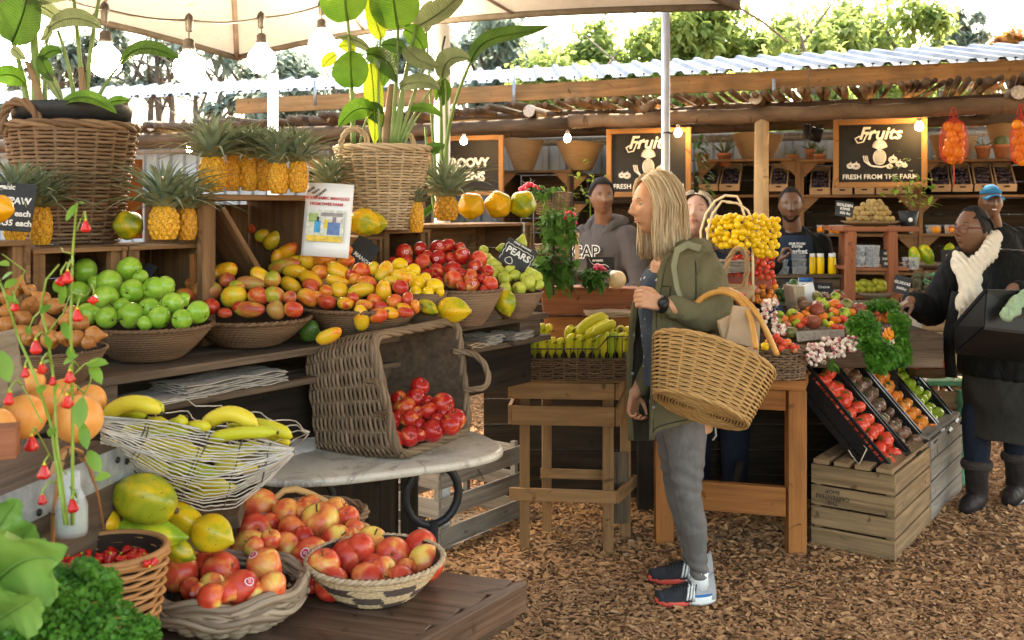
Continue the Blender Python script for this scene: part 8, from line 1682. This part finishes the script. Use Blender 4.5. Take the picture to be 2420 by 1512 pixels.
def jrow(r,k):
 y,xn,xb,xf,wd=r; D0=3.99; pl=[(xn,-.205),(xn+16,-.222),((xn+xb)/2,-.235),(xb-24,-.19),(xb,-.08),(xb,.06),(xb-24,.16),((xf+xb)/2,.20),(xf+52,.20),(xf+20,.175),(xf,.145)]
 hem=-52*max(0,min(1,(k-2)/4)) if False else 0; n=len(pl)-1; out=[]
 for j,(x,o_) in enumerate(pl):
  yy=y
  if y > 900: t_=(y-900)/140; yy=y-t_*(55*math.sin(PI*min(1,max(0,(j-0)/8.0))))
  out.append(P(x,yy,D0+o_*wd))
 return out
JR=[jrow(r,i) for i,r in enumerate(rows)]
def cr(p0,p1,p2,p3,t_): return .5*((2*p1)+(p2-p0)*t_+(2*p0-5*p1+4*p2-p3)*t_*t_+(3*p1-p0-3*p2+p3)*t_**3)
def jfn(u,v):
 def rowp(r,u):
  n=len(r)-1; s=min(n-1e-6,u*n); i=int(s); f=s-i; return cr(r[max(0,i-1)],r[i],r[i+1],r[min(n,i+2)],f)
 n=len(JR)-1; s=min(n-1e-6,v*n); i=int(s); f=s-i; return cr(rowp(JR[max(0,i-1)],u),rowp(JR[i],u),rowp(JR[i+1],u),rowp(JR[min(n,i+2)],u),f)
m=MB(); m.grid(jfn,120,90); me=m.mesh('jacket',[M_['olive'],M_['olive_in']]); me.flip_normals(); ctr=P(1600,0,3.99)
vco=[v.co.copy() for v in me.vertices]
for v,v_c in zip(me.vertices,vco):
 d_=unit(V(v.co.x-ctr.x,v.co.y-ctr.y,0)); z=v.co.z; v.co += d_*(.010*mnoise.noise(Vector((v.co.x*9,v.co.y*9,z*5)))+.006*mnoise.noise(Vector((v.co.x*22,v.co.y*22,z*9)))+.004*math.sin(z*70+v.co.x*30)*math.exp(-((z-1.0)/.08)**2))
JV=[v.co.copy() for v in me.vertices]; sm_=MB()
def jv(i,j): p=JV[j*121+i]; return p+unit(V(p.x-ctr.x,p.y-ctr.y,0))*.0015
for pts in ([jv(i,87) for i in range(0,100)],[jv(26,j) for j in range(18,88)],[jv(5,j) for j in range(8,88)],[jv(i,33) for i in range(5,15)],[jv(i,38) for i in range(5,15)],[jv(5,j) for j in range(33,39)],[jv(15,j) for j in range(33,39)],[jv(i,56) for i in range(7,24)],[jv(24,j) for j in range(56,63)],[jv(i,62) for i in range(7,24)]): sm_.tube(pts,.0022,4)
sm_.build('seam',M_['olive_in'],wm)
off=wm.location.copy(); me.transform(Matrix.Translation(-off)); jo=bpy.data.objects.new('jacket',me); COL.objects.link(jo); jo.parent=wm; sdm=jo.modifiers.new('s','SOLIDIFY'); sdm.thickness=.010; sdm.offset=-1; sdm.material_offset=1
m=MB(); limb(m,[P(1652,628,3.88),P(1672,668,3.82),P(1690,722,3.775),P(1700,752,3.755)],[.078,.080,.070,.066],20); limb(m,[P(1700,750,3.755),P(1660,745,3.73),P(1610,732,3.70),P(1575,722,3.67)],[.066,.060,.050,.038],20)
addmesh('sleeve',fuse(m,.008,3),M_['olive'],wm,lambda co,n: n*(.007*mnoise.noise(Vector((co.x*14,co.y*14,co.z*14)))+.0045*math.sin((co.x*1.2+co.z*.5)*95)*math.exp(-((co.x-.58)/.05)**2)+.006*math.sin((co.x-co.z)*60)*math.exp(-((co.x-.75)/.07)**2)))
m=MB(); limb(m,[P(1590,640,4.13),P(1560,730,4.2),P(1540,830,4.23),P(1512,915,4.16)],[.075,.062,.055,.042],16); addmesh('sleeve',fuse(m,.008,3),M_['olive'],wm,wr(.006))
m=MB(); limb(m,[P(1585,612,3.90),P(1620,585,3.90),P(1660,588,3.97),P(1660,590,4.05),P(1615,580,4.12),P(1570,600,4.12)],[.022,.034,.042,.042,.03,.02]); limb(m,[P(1556,650,3.845),P(1580,612,3.85),P(1612,582,3.88)],[.010,.016,.014]); addmesh('collar',fuse(m,.007,3),M_['olive'],wm,wr(.012,14))
m=MB();
for pts in ([jfn(.012,k/20)+V(-.002,-.006,0) for k in range(2,21)],[jfn(.988,k/20)+V(-.003,-.004,0) for k in range(2,21)]): m.tube(pts,.013,6,flat=.35,up=(0,1,0))
m.build('placket',M_['olive'],wm); m=MB()
for k in (.42,.58,.72,.86): m.ball(jfn(.975,k)+V(.004,-.012,0),.0065,10,6,(1,.4,1)); m.ball(jfn(.02,k)+V(0,-.014,0),.006,10,6,(1,.4,1))
m.build('snap_button',M_['galv'],wm)
tt=thing('tote_bag','pale grey-green cloth tote hanging behind her arm from a wide olive strap','bag',P(1700,760,3.86)); m=MB(); m.tube([P(1655,588,3.80),P(1625,578,3.82),P(1600,592,3.78),P(1592,630,3.745),P(1600,680,3.72),P(1622,735,3.71),P(1640,770,3.76)],.016,8,flat=.25,up=(0,1,0)); m.build('shoulder_strap',M_['strap'],tt)
m=MB(); limb(m,[P(1690,745,3.93),P(1700,850,3.92),P(1690,960,3.92)],[.07,.09,.075]); addmesh('bag_body',fuse(m,.010,3),M_['tote'],tt,wr(.02,9)); m=MB(); m.tube([P(1675,985,3.86),P(1690,1010,3.86),P(1692,1030,3.86),P(1684,1040,3.86)],.004,5); m.build('string',M_['tote'],tt)
m=MB(); c=P(1563,719,3.66); ax_=unit(P(1500,700,3.62)-P(1570,721,3.66)); m.tube([c+aim(ax_) @ V(.033*math.cos(a),.028*math.sin(a),0) for a in [k*PI/10 for k in range(20)]],.008,6,closed=True,flat=1.6); m.ball(c+V(-.0,-.030,.006),.020,16,8,(.9,.35,1.1)); o=tag(m.build('wrist_watch',M_['black_plastic'],loc=c),'black sports watch on the wrist holding the shopping basket','watch')
def shoe(parent,heel,toe,label,s=1.0):
 z0=Vector(heel); L=(Vector(toe)-z0); L.z=0; ln=L.length; f=unit(L); sd=V(-f.y,f.x,0); m1=MB(); m2=MB(); m3=MB()
 def wdt(t_): return (.030+.016*math.sin(PI*min(1,t_*.85+.12))**.8+.006*t_)*(1 if t_ < .93 else .75)
 def lay(z0_,z1_,sc2,mbb,a0=0,a1=1,lift=.012):
  def fn(u,v):
   a=2*PI*u; ca,sa=math.cos(a),math.sin(a); t_=a0+(a1-a0)*(.5+.5*ca); w2=wdt(t_)*sc2*abs(sa)**.75*(1 if sa > 0 else -1); z=lerp(z0_,z1_,v)+lift*max(0,t_-.75)**1.5*6*0+.10*max(0,t_-.72)**2; return z0+f*(ln*t_)+sd*w2+V(0,0,z)
  mbb.grid(fn,48,3,True,0,(1,1))
 lay(.002,.020,1.0,m1,.40,1.0); lay(.002,.032,1.04,m2,-.03,.52); lay(.026,.040,1.03,m3,-.02,.50)
 m1.build('outsole',M_['coral'],parent); m2.build('heel_sole',M_['white'],parent); m3.build('blue_midsole',M_['shoe_blue'],parent)
 up=MB()
 def uf(u,v):
  a=2*PI*u; t_=v; ca,sa=math.cos(a),math.sin(a); hgt=lerp(.088,.046,min(1,max(0,(t_-.18)/.60))**.9)*(1 if t_ < .9 else .75) if t_ > .0 else .105; w2=wdt(t_)*.93; zz=.018+max(0,sa)*hgt*.9*(1 if t_ > .25 else 1)+min(0,sa)*.008; return z0+f*(ln*(.01+.965*t_))+sd*w2*ca*(1-.35*max(0,sa)**2)+V(0,0,zz+.10*max(0,t_-.72)**2)
 up.grid(uf,28,20,True,0,(1,1)); n_=len(up.f)
 for i,q in enumerate(up.f):
  y_=i//28; up.m[i]=1 if y_ < 9 else 0
 up.build('upper',[M_['shoe_dark'],M_['shoe_grey']],parent); st_=MB()
 for sg in (-1,1):
  for k in range(3):
   pts=[]
   for j in range(6):
    t_=.34+.055*k+.10*j/5; aa=(.15+.20*(5-j)) ; v_=uf(aa/(2*PI) if sg < 0 else .5-aa/(2*PI),t_)-0*sd; pts.append(z0*0+v_+sd*(-sg)*.0*1+(v_-(z0+f*(ln*t_)+V(0,0,.03))).normalized()*.0025)
   st_.tube(pts,.0045,4,flat=.4)
 st_.build('side_stripe',M_['white'],parent); lc=MB()
 for k in range(6): t_=.42+.06*k; lc.tube([uf(.14,t_)+V(0,0,.004),uf(.25,t_+.02)+V(0,0,.008),uf(.36,t_)+V(0,0,.004)],.0026,5)
 lc.tube([uf(.25,.36)+V(0,0,.01),uf(.12,.34)+V(0,0,.016),uf(.05,.40)+V(0,0,.004)],.0025,4); lc.build('laces',M_['eye_black'],parent)
M_['coral']=plain('coral',(.75,.10,.07),.5,.05); M_['shoe_blue']=plain('shoe_blue',(.03,.15,.38),.5,.05); M_['shoe_dark']=cloth('shoe_dark',(.035,.035,.04),.2,30,.1); M_['shoe_grey']=cloth('shoe_grey',(.36,.35,.35),.1,30,.1)
n1=G(1686,1424,0.0); t1=G(1549,1436,0.0); s_near=thing('sneaker','near black and grey running shoe with coral sole and white stripes','shoe',n1); shoe(s_near,n1+V(0,0,.012),t1+V(0,0,.012),'')
n2=G(1680,1370,0); t2=G(1533,1382,0); s_far=thing('sneaker','far black and grey running shoe, partly behind the near one','shoe',n2); shoe(s_far,n2+V(0,0,.012),t2+V(0,0,.012),'')
for q,e in ((nl[2],n1),(fl2[2],n2)): m=MB(); a=unit(V(t1.x-n1.x,t1.y-n1.y,0)); m.tube([q+V(0,0,.02),V(e.x,e.y,.06)+a*.055+(V(0,0,0))],.034,12); m.build('sock',M_['white'],wm)
bk=thing('shopping_basket','large golden wicker shopping basket hanging tilted from her forearm with paper bags inside','basket',P(1690,870,3.5)); cb=P(1668,915,3.50); MBk=rotm(0,21,0) @ rotm(-27,0,0); hB=.205
def shb(u,v): a=2*PI*u; rx=.170+.052*v; ry=.115+.045*v; return cb+MBk @ V(rx*math.cos(a),ry*math.sin(a),-.085+hB*v),MBk @ unit(V(math.cos(a),math.sin(a)*1.2,-.2))
weave(shb,29,46,.0038,'rattan_gold',bk,pair=2,amp=.0048,gapoff=.003); rope([shb(k/48,1)[0] for k in range(49)],.008,3,'rattan_gold',bk,'rim',2); rope([shb(k/48,0)[0] for k in range(49)],.007,3,'rattan_gold',bk,'foot_rim',2)
m=MB()
for k in range(1,15): f=k/15; m.tube([cb+MBk @ V(.172*f*math.cos(a)+.002*math.sin(a*9),.117*f*math.sin(a),-.088+.002*math.sin(a*14+k)) for a in [q*PI/20 for q in range(40)]],.0042,5,closed=True)
m.build('base',M_['rattan_gold'],bk); top=lambda u: shb(u,1)[0]
for (p0,p1,d1) in (((1640,762,3.70),(1786,822,3.42),-.05),((1650,752,3.76),(1836,838,3.52),.03)):
 a=P(*p0); b_=P(*p1); dx_=p1[0]-p0[0]; mid=[P(p0[0]+8,715,p0[2]),P(p0[0]+52,690 if d1 < 0 else 684,p0[2]-.04),P(p0[0]+100,702 if d1 < 0 else 700,3.60),P(p1[0]-14 if d1 < 0 else p1[0]-42,750,3.52)]
 ps=[a]+mid+[b_]; N2=[]
 for i in range(len(ps)-1):
  for j in range(6): N2.append(cr(ps[max(0,i-1)],ps[i],ps[i+1],ps[min(len(ps)-1,i+2)],j/6))
 N2.append(ps[-1]); m=MB(); m.tube(N2,.0105,10); m.build('handle',M_['cane'],bk)
for i,(x,y,w_,h_,rl) in enumerate(((1752,770,.09,.13,14),(1722,785,.06,.10,-14),(1775,805,.05,.12,4))):
 c=P(x,y,3.55+.02*i); m=MB(); M3=rotm(0,rl,6*i); m.hexa([c+M3 @ V(a*w_/2,b_*.02,-h_/2) for a,b_ in ((-1,-1),(1,-1),(1,1),(-1,1))]+[c+M3 @ V(a*w_/2*1.05,b_*.012,h_/2+(.01 if a > 0 else 0)) for a,b_ in ((-1,-1),(1,-1),(1,1),(-1,1))])
 tag(m.build('paper_bag',M_['paper_brown'],loc=c,smooth=False,bevel=.004),['tallest brown paper bag sticking out of the shopping basket','small crumpled brown paper bag at the left in the shopping basket','narrow pale paper bag under the basket handle'][i],'paper bag')
def upper(label,hp,yaw,pitch,skinm,shoulderw,joints,loc,sc_=1.0,wide=1.0,mouth=0,hands=(),vox=.007):
 """standing person: head, neck, torso, arms and legs in one skin surface"""
 o=thing('person',label,'person',loc); H=headM(hp,yaw,pitch); b=MB(); addhead(b,H,sc_,wide,mouth); c=hp; f=rotm(0,0,joints.get('byaw',yaw)); X=f @ V(1,0,0); Y=f @ V(0,1,0); bx=joints.get('base',V(hp.x,hp.y+.02,0)); zt2=hp.z-.165*sc_
 b.tube([c+V(0,0,-.06)+Y*.012,V(bx.x,bx.y,zt2-.02)+Y*.0],[.055,.062],14); zs=zt2-.03
 rows=[(V(bx.x,bx.y,zs+.02),.07,.06),(V(bx.x,bx.y,zs-.03),shoulderw*.62,.075),(V(bx.x,bx.y,zs-.16),shoulderw*.86,.115),(V(bx.x,bx.y,zs-.36),shoulderw*.72,.10),(V(bx.x,bx.y,zs-.52),shoulderw*.8,.115),(V(bx.x,bx.y,zs-.62),shoulderw*.75,.11)]; loftring(b,[(p,a,d_,X,Y) for p,a,d_ in rows])
 tr=MB()
 for s,lg in zip((-1,1),joints.get('legs',[V(bx.x,bx.y,0)-X*.10,V(bx.x,bx.y,0)+X*.10])):
  Lg=[V(bx.x,bx.y,zs-.55)+X*s*.09,V(lg.x,lg.y,.48),V(lg.x,lg.y,.08)]; limb(b,Lg,[.085,.055,.04]); b.ball(V(lg.x,lg.y,.04)-Y*.05,.045,10,8,(1,1.7,.8),f); limb(tr,Lg,[.12,.085,.065])
 if 'legs' not in joints: loftring(tr,[(V(bx.x,bx.y,z),shoulderw*.80,.135,X,Y) for z in (zs-.45,zs-.55,zs-.66)]); addmesh('trousers',fuse(tr,.014,2),M_['leggings'],o)
 arms=[]
 for k in ('L','R'):
  if k in joints: A=joints[k]; limb(b,A,[.05,.042,.03]); arms.append(A)
 for h in hands: handmesh(b,*h)
 addmesh('body',fuse(b,vox,1),skinm,o); return o,H,X,Y,rows,arms
def top_(o,rows,X,Y,arms,mat,grow=.018,nm='shirt',down=1,wrk=.008,r=(.072,.06,.048),zcut=None):
 m=MB(); p1=rows[1][0]; sw=rows[2][1]; rr=[(p1+V(0,0,.045),.085,.07,X,Y),(p1+V(0,0,.02),sw*.62,.085,X,Y),(p1+V(0,0,-.02),sw*.92,.105,X,Y)]+[(p,a+grow,d_+grow,X,Y) for p,a,d_ in rows[2:]]; loftring(m,rr)
 q=rows[0][0]; m.tube([q+X*.062*math.cos(k*PI/8)+Y*(.062*math.sin(k*PI/8)+.012)+V(0,0,.012-.03*(math.sin(k*PI/8) < -.5)) for k in range(16)],.022,8,closed=True)
 for s_ in (-1,1): limb(m,[q+X*s_*.05+V(0,0,-.005),q+X*s_*(rows[2][1]*.8)+V(0,0,-.075)],[.04,.05])
 for A in arms: limb(m,[A[0],A[0].lerp(A[1],.5),A[1],A[1].lerp(A[2],.5),A[1].lerp(A[2],.92)],[r[0],r[0]*.9,r[1],r[1]*.9,r[2]],16)
 return addmesh(nm,fuse(m,.010,3),mat,o,wr(wrk,8,nm.__len__()))
hp=P(1422,466,6.3); f_=rotm(0,0,-38); bs=V(hp.x+.02,hp.y+.05,0); shz=hp.z-.24; X_=f_ @ V(1,0,0)
J={'byaw': -38,'base': bs,'L': [bs+X_*.17+V(0,0,shz),bs+X_*.26+V(0,-.06,shz-.30),bs+X_*.12+V(-.08,-.22,shz-.42)],'R': [bs-X_*.16+V(0,0,shz),bs-X_*.22+V(-.02,0,shz-.30),bs-X_*.18+V(-.06,-.15,shz-.50)]}
o,H,X,Y,rows,arms=upper('young man in a grey hoodie glancing back over his shoulder behind the greens',hp,8,0,M_['skin_b'],.20,J,bs,.98,.98,1.0)
facekit(H,o,M_['iris_brown'],M_['brow_b'],M_['lip_b'],M_['skin_b'],.98,look=(.55,.0)); shorthair(H,o,M_['brow_b'],.74,.014,.98,back=.5); top_(o,rows,X,Y,arms,M_['hoodie'],.025,'hoodie')
m=MB(); nk=V(bs.x,bs.y,rows[0][0].z); limb(m,[nk+X*.02-Y*.10+V(0,0,-.10),nk+X*.09-Y*.05+V(0,0,-.01),nk+X*.10+Y*.06+V(0,0,.02),nk+Y*.12+V(0,0,.02),nk-X*.10+Y*.05+V(0,0,.02),nk-X*.08-Y*.06+V(0,0,-.02),nk-X*.01-Y*.10+V(0,0,-.11)],[.018,.03,.042,.05,.042,.03,.018]); addmesh('hood',fuse(m,.009,3),M_['hoodie'],o,wr(.01,12))
m=MB(); Mh=Matrix((X,V(0,0,1),-Y)).transposed(); put_text(m,'CAP',nk-Y*.170+V(0,0,-.175)-X*.03,Mh,.11,bold=.006); lt=m.build('chest_print',M_['white'],o,smooth=False); m=MB(); put_text(m,'CAP',nk-Y*.1725+V(0,0,-.175)-X*.03,Mh,.11,bold=.001); m.build('print_fill',M_['eye_black'],lt,smooth=False)
hp=P(1645,510,5.15); bs=V(hp.x+.12,hp.y+.10,0); shz=hp.z-.22
J={'byaw': -20,'base': bs,'L': [bs+V(.17,0,shz),bs+V(.25,-.12,shz-.26),bs+V(.24,-.32,shz-.26)]}
o,H,X,Y,rows,arms=upper('fair-haired woman in navy looking down just behind the blonde woman',hp,-16,-22,M_['skin_p'],.17,J,bs,.97,.96,.9,hands=((bs+V(.235,-.34,shz-.26),(-.1,-1,-.15),(0,0,-1),1,.9,.5),))
facekit(H,o,M_['iris_blue'],M_['brow_l'],plain('lip_p',(.55,.16,.14),.4),M_['skin_p'],.97,closed=True); longhair(H,o,hairm('ashblonde',[(.38,.28,.19),(.50,.40,.30),(.60,.52,.44),(.28,.20,.13)]),.15,.97,1200,seed=9,back=.0); top_(o,rows,X,Y,arms,M_['navy'],.02,'shirt')
hp=P(1868,485,6.6); bs=V(hp.x+.03,hp.y+.04,0); shz=hp.z-.25
J={'byaw': -8,'base': bs,'L': [bs+V(.18,0,shz),bs+V(.25,-.02,shz-.30),bs+V(.14,-.20,shz-.42)],'R': [bs+V(-.18,0,shz),bs+V(-.25,-.04,shz-.28),bs+V(-.16,-.20,shz-.12)]}
o,H,X,Y,rows,arms=upper('bearded man in a navy apron over a black shirt behind the juice bottles',hp,-14,2,M_['skin_d'],.205,J,bs,1.0,1.0,0,hands=((bs+V(-.15,-.215,shz-.11),(.25,-.2,.9),(.9,-.2,0),-1,.95,.9),))
facekit(H,o,M_['iris_brown'],M_['brow_b'],M_['lip_b'],M_['skin_d'],look=(.1,0)); shorthair(H,o,M_['brow_b'],.76,.006,back=.5); top_(o,rows,X,Y,arms,M_['black_c'],.02,'shirt')
c,M=H; m=MB(); m.grid(lambda u,v: c+M @ headpt(.53+.44*u,.09+.20*(v if .25 < u < .75 else v*1.15)*(1 if abs(u-.5) > .16 else .62),.0035),40,10); m.build('beard',M_['brow_b'],o)
nk=V(bs.x,bs.y,rows[0][0].z); m=MB(); m.grid(lambda u,v: nk+X*((u-.5)*(.20+.10*v))-Y*(.150+.012*math.sin(PI*u)-.02*abs(u-.5)*2)+V(0,0,-.02-.64*v),10,10); ap=m.build('apron',M_['apron'],o); ap.modifiers.new('s','SOLIDIFY').thickness=.004
Mh=Matrix((X,V(0,0,1),-Y)).transposed(); m=MB(); put_text(m,'market',nk-Y*.172+V(0,0,-.125)+X*.0,Mh,.045,bold=.001); put_text(m,'OUR FOOD\nSYSTEM',nk-Y*.172+V(0,0,-.085),Mh,.020,bold=.0006); m.build('apron_print',M_['white'],ap,smooth=False)
hp=P(2341,478,7.2); bs=V(hp.x+.06,hp.y+.08,0); shz=hp.z-.24; J={'byaw': -15,'base': bs,'L': [bs+V(.18,0,shz),bs+V(.25,0,shz-.28),bs+V(.22,-.15,shz-.5)]}
o,H,X,Y,rows,arms=upper('smiling man in a blue cap and black top behind the woman with the scarf',hp,-12,-4,M_['skin_d'],.21,J,bs,1.0,1.05,.5)
facekit(H,o,M_['iris_brown'],M_['brow_b'],M_['lip_b'],M_['skin_d'],closed=True); top_(o,rows,X,Y,arms,M_['black_c'],.02,'sweater'); c,M=H; m=MB(); m.ball(c+M @ V(0,-.098,-.0585),.012,10,6,(1.4,.3,.35),M); m.build('teeth',M_['white'],o)
m=MB(); m.grid(lambda u,v: c+M @ (headpt(u,.66+.34*v,.012*min(1,.5+v*3),1.05)),60,16,True); m.grid(lambda u,v: c+M @ V((u-.5)*.150*(1-.25*v*v),-.075-.075*v*math.sin(PI*(.15+.7*u)),.052-.018*v-.030*(2*u-1)**2),16,6); cp_=m.build('cap',M_['blue_cap'],o); cp_.modifiers.new('s','SOLIDIFY').thickness=.003
hp=P(2298,545,5.1); bs=V(hp.x+.18,hp.y+.02,0); shz=1.285
J={'byaw': -62,'base': bs,'legs': [P(2308,1175,5.15),P(2402,1160,5.3)],'L': [bs+V(.12,-.14,shz),bs+V(.16,-.24,shz-.25),P(2395,683,4.72)],'R': [bs+V(-.14,.16,shz-.02),P(2200,735,5.2),P(2152,712,4.98)]}
o,H,X,Y,rows,arms=upper('woman with braids in a black quilted jacket and denim skirt, holding a black crate',hp,-68,-8,M_['skin_b'],.21,J,bs,1.02,1.0,0,hands=((P(2152,712,4.98),(-.85,-.3,-.35),(.1,-.1,-1),1,.98,(.75,.7,.8,.9)),(P(2392,682,4.72),(-.25,-.5,-.45),(0,.4,-1),1,.98,.55)),vox=.0055)
facekit(H,o,M_['iris_brown'],M_['brow_b'],M_['lip_b'],M_['skin_b'],1.02,closed=True); sh_=shorthair(H,o,M_['brow_b'],.78,.008,1.02,back=.42); c,M=H; m=MB()
for k in range(17):
 a=-1.25+2.5*k/16; pts=[c+M @ (V(math.sin(a)*(.045+.035*math.sin(PI*t_)),lerp(-.052,.10,t_),.105+.018*math.sin(PI*t_)-.115*t_**2.2-abs(math.sin(a))*.055*(1-t_*.5)))*1.04 for t_ in [j/10 for j in range(11)]]; m.tube(pts,[.0062+.0012*math.sin(j*3) for j in range(11)],6)
m.ball(c+M @ V(0,.115,-.035),.035,14,10,(1,1,.9)); m.build('braids',M_['brow_b'],sh_)
gl=MB();
for s in (-1,1): gl.tube([c+M @ V(s*.034+.026*math.cos(a),-.108+.010*abs(s*.034+.026*math.cos(a))/.05,-.004+.021*math.sin(a)) for a in [k*PI/10 for k in range(20)]],.0018,5,closed=True); gl.tube([c+M @ V(s*.060,-.098,.004),c+M @ V(s*.078,-.03,.012),c+M @ V(s*.080,.010,.006)],.0022,5)
gl.tube([c+M @ V(-.009,-.110,0),c+M @ V(.009,-.110,0)],.002,5); tag(gl.build('glasses',plain('glasses',(.16,.02,.02),.3),loc=c),'dark red-framed glasses low on the nose of the woman with braids','glasses')
m=MB(); m.ball(c+M @ V(-.078,.016,-.045),.006,8,6); m.build('earring',M_['steel'],o)
q0=V(bs.x,bs.y,0); m=MB(); loftring(m,[(V(q0.x,q0.y,z),a,b_,X,Y) for z,a,b_ in ((1.34,.15,.11),(1.28,.235,.16),(1.15,.25,.20),(1.0,.25,.21),(.90,.25,.20),(.78,.255,.195),(.70,.24,.18))])
for A in arms: limb(m,[A[0],A[0].lerp(A[1],.5),A[1],A[1].lerp(A[2],.5),A[1].lerp(A[2],.88)],[.095,.085,.075,.068,.055],16)
addmesh('quilted_jacket',fuse(m,.010,3),M_['black_c'],o,lambda co,n: n*(.008*mnoise.noise(co*9)+.005*abs(math.sin(co.x*75))*(1 if co.z < 1.25 else .6)))
m=MB(); m.tube([P(2262,690,4.93),P(2240,800,4.90),P(2248,890,4.92)],.035,8,flat=.4); m.build('jacket_front',M_['black_c'],o); m=MB(); m.tube([P(2275,640,4.95),P(2262,720,4.92),P(2256,900,4.92)],.006,5); m.build('jacket_lining',M_['cane_pale'],o)
m=MB(); loftring(m,[(V(q0.x+.02,q0.y,z),a,b_,X,Y) for z,a,b_ in ((.98,.20,.17),(.80,.225,.195),(.62,.225,.195),(.45,.22,.19),(.385,.225,.195))]); addmesh('skirt',fuse(m,.010,3),M_['denim'],o,wr(.008,7))
m=MB(); fb=[(P(2308,1175,5.15),P(2265,1203,5.05)),(P(2402,1160,5.3),P(2370,1188,5.2))]
for a_,t_ in fb: limb(m,[V(a_.x,a_.y,.5),V(a_.x,a_.y,.30),V(a_.x,a_.y,.18)],[.075,.066,.05],16)
addmesh('leggings',fuse(m,.009,2),M_['leggings'],o)
for i,(a_,t_) in enumerate(fb):
 bo=thing('boot',['near black ankle boot with a soft brown cuff','far black ankle boot with a soft brown cuff at the right edge'][i],'boot',V(a_.x,a_.y,0)); f2=unit(V(t_.x-a_.x,t_.y-a_.y-.05,0)); m=MB(); q=V(a_.x,a_.y,0); limb(m,[q+V(0,0,.24),q+V(0,0,.10),q+V(0,0,.06)],[.062,.054,.052],14); limb(m,[q+V(0,0,.05),q+f2*.10+V(0,0,.05),q+f2*.17+V(0,0,.042)],[.05,.048,.036],14)
 addmesh('boot_upper',fuse(m,.008,2),M_['boot'],bo,wr(.004,20)); m=MB(); m.tube([q+V(.064*math.cos(k*PI/8),.064*math.sin(k*PI/8),.232) for k in range(16)],.016,8,closed=True,flat=1.6); m.build('cuff',cloth('cuff%d' % i,(.06,.045,.04),.2,40,.6),bo); m=MB(); m.tube([q-f2*.05+V(0,0,.010),q+f2*.05+V(0,0,.010),q+f2*.20+V(0,0,.010)],[.045,.05,.034],12,flat=.3,up=(0,0,1)); m.build('sole',M_['black_plastic'],bo)
m=MB(); s1=[P(2350,560,5.05),P(2335,600,4.95),P(2300,630,4.88),P(2268,640,4.90),P(2262,610,4.95)]; s2=[P(2262,605,4.96),P(2275,635,4.88),P(2290,670,4.84),P(2300,700,4.82),P(2292,720,4.82)]; s3=[P(2300,640,4.86),P(2290,690,4.83),P(2276,722,4.82)]
for s_,r in ((s1,[.036,.042,.046,.038,.026]),(s2,[.03,.04,.045,.05,.042]),(s3,[.04,.05,.042])): limb(m,s_,r,14)
sc3_=addmesh('scarf_f',fuse(m,.006,14),M_['scarf'],None,lambda co,n: n*(.0045*math.sin(co.x*190+co.z*60+4*mnoise.noise(co*8))+.005*mnoise.noise(co*12))); sc3_.name='scarf'; tag(sc3_,'cream knitted scarf with fringes around the neck of the woman with braids','scarf'); m=MB(); rs_=random.Random(4)
for k in range(26): a=P(2268+k*1.5,726+rs_.uniform(-3,3),4.80+rs_.uniform(-.02,.02)); m.tube([a,a+V(rs_.uniform(-.008,.008),0,-.03),a+V(rs_.uniform(-.015,.015),0,-.06-rs_.random()*.04)],.003,4)
m.build('fringe',M_['scarf'],sc3_)
kr=thing('plastic_crate','black ribbed plastic crate held tilted by the woman with the scarf','crate',P(2350,780,4.6)); A_c=[P(2258,830,4.72),P(2325,772,4.50),P(2480,790,4.55),P(2440,850,4.85)]; up_=V(0,.0,.17); tops=[A_c[0]+V(.0,0,.12),A_c[1]+V(.02,.02,.16),A_c[2]+V(0,0,.19),A_c[3]+up_]; m=MB()
m.hexa([p-V(0,0,.012) for p in A_c]+A_c); m.build('floor',M_['black_plastic'],kr,smooth=False)
for i in range(4):
 a,b_,c2_,d2_=A_c[i],A_c[(i+1) % 4],tops[(i+1) % 4],tops[i]; n_=unit((b_-a).cross(V(0,0,1)))*.006; m=MB(); m.hexa([a,b_,b_+n_,a+n_,d2_,c2_,c2_+n_,d2_+n_]);
 for k in range(12): t_=(k+.5)/12; m.beam(a.lerp(b_,t_)-n_*.6,d2_.lerp(c2_,t_)-n_*.6,.008,.012)
 m.beam(d2_,c2_,.022,.016); m.build('ribbed_wall',M_['black_plastic'],kr,smooth=False)
m=MB(); q=[P(2400,745,4.46),P(2412,700,4.48),P(2440,690,4.5)]; limb(m,[P(2378,742,4.46),P(2405,715,4.47),P(2440,690,4.5)],[.030,.028,.035]); gc=addmesh('green_cloth',fuse(m,.007,3),cloth('mint',(.34,.47,.30),.06,20,.8),None,wr(.03,14)); tag(gc,'pale green cloth draped over the edge of the black crate','cloth')
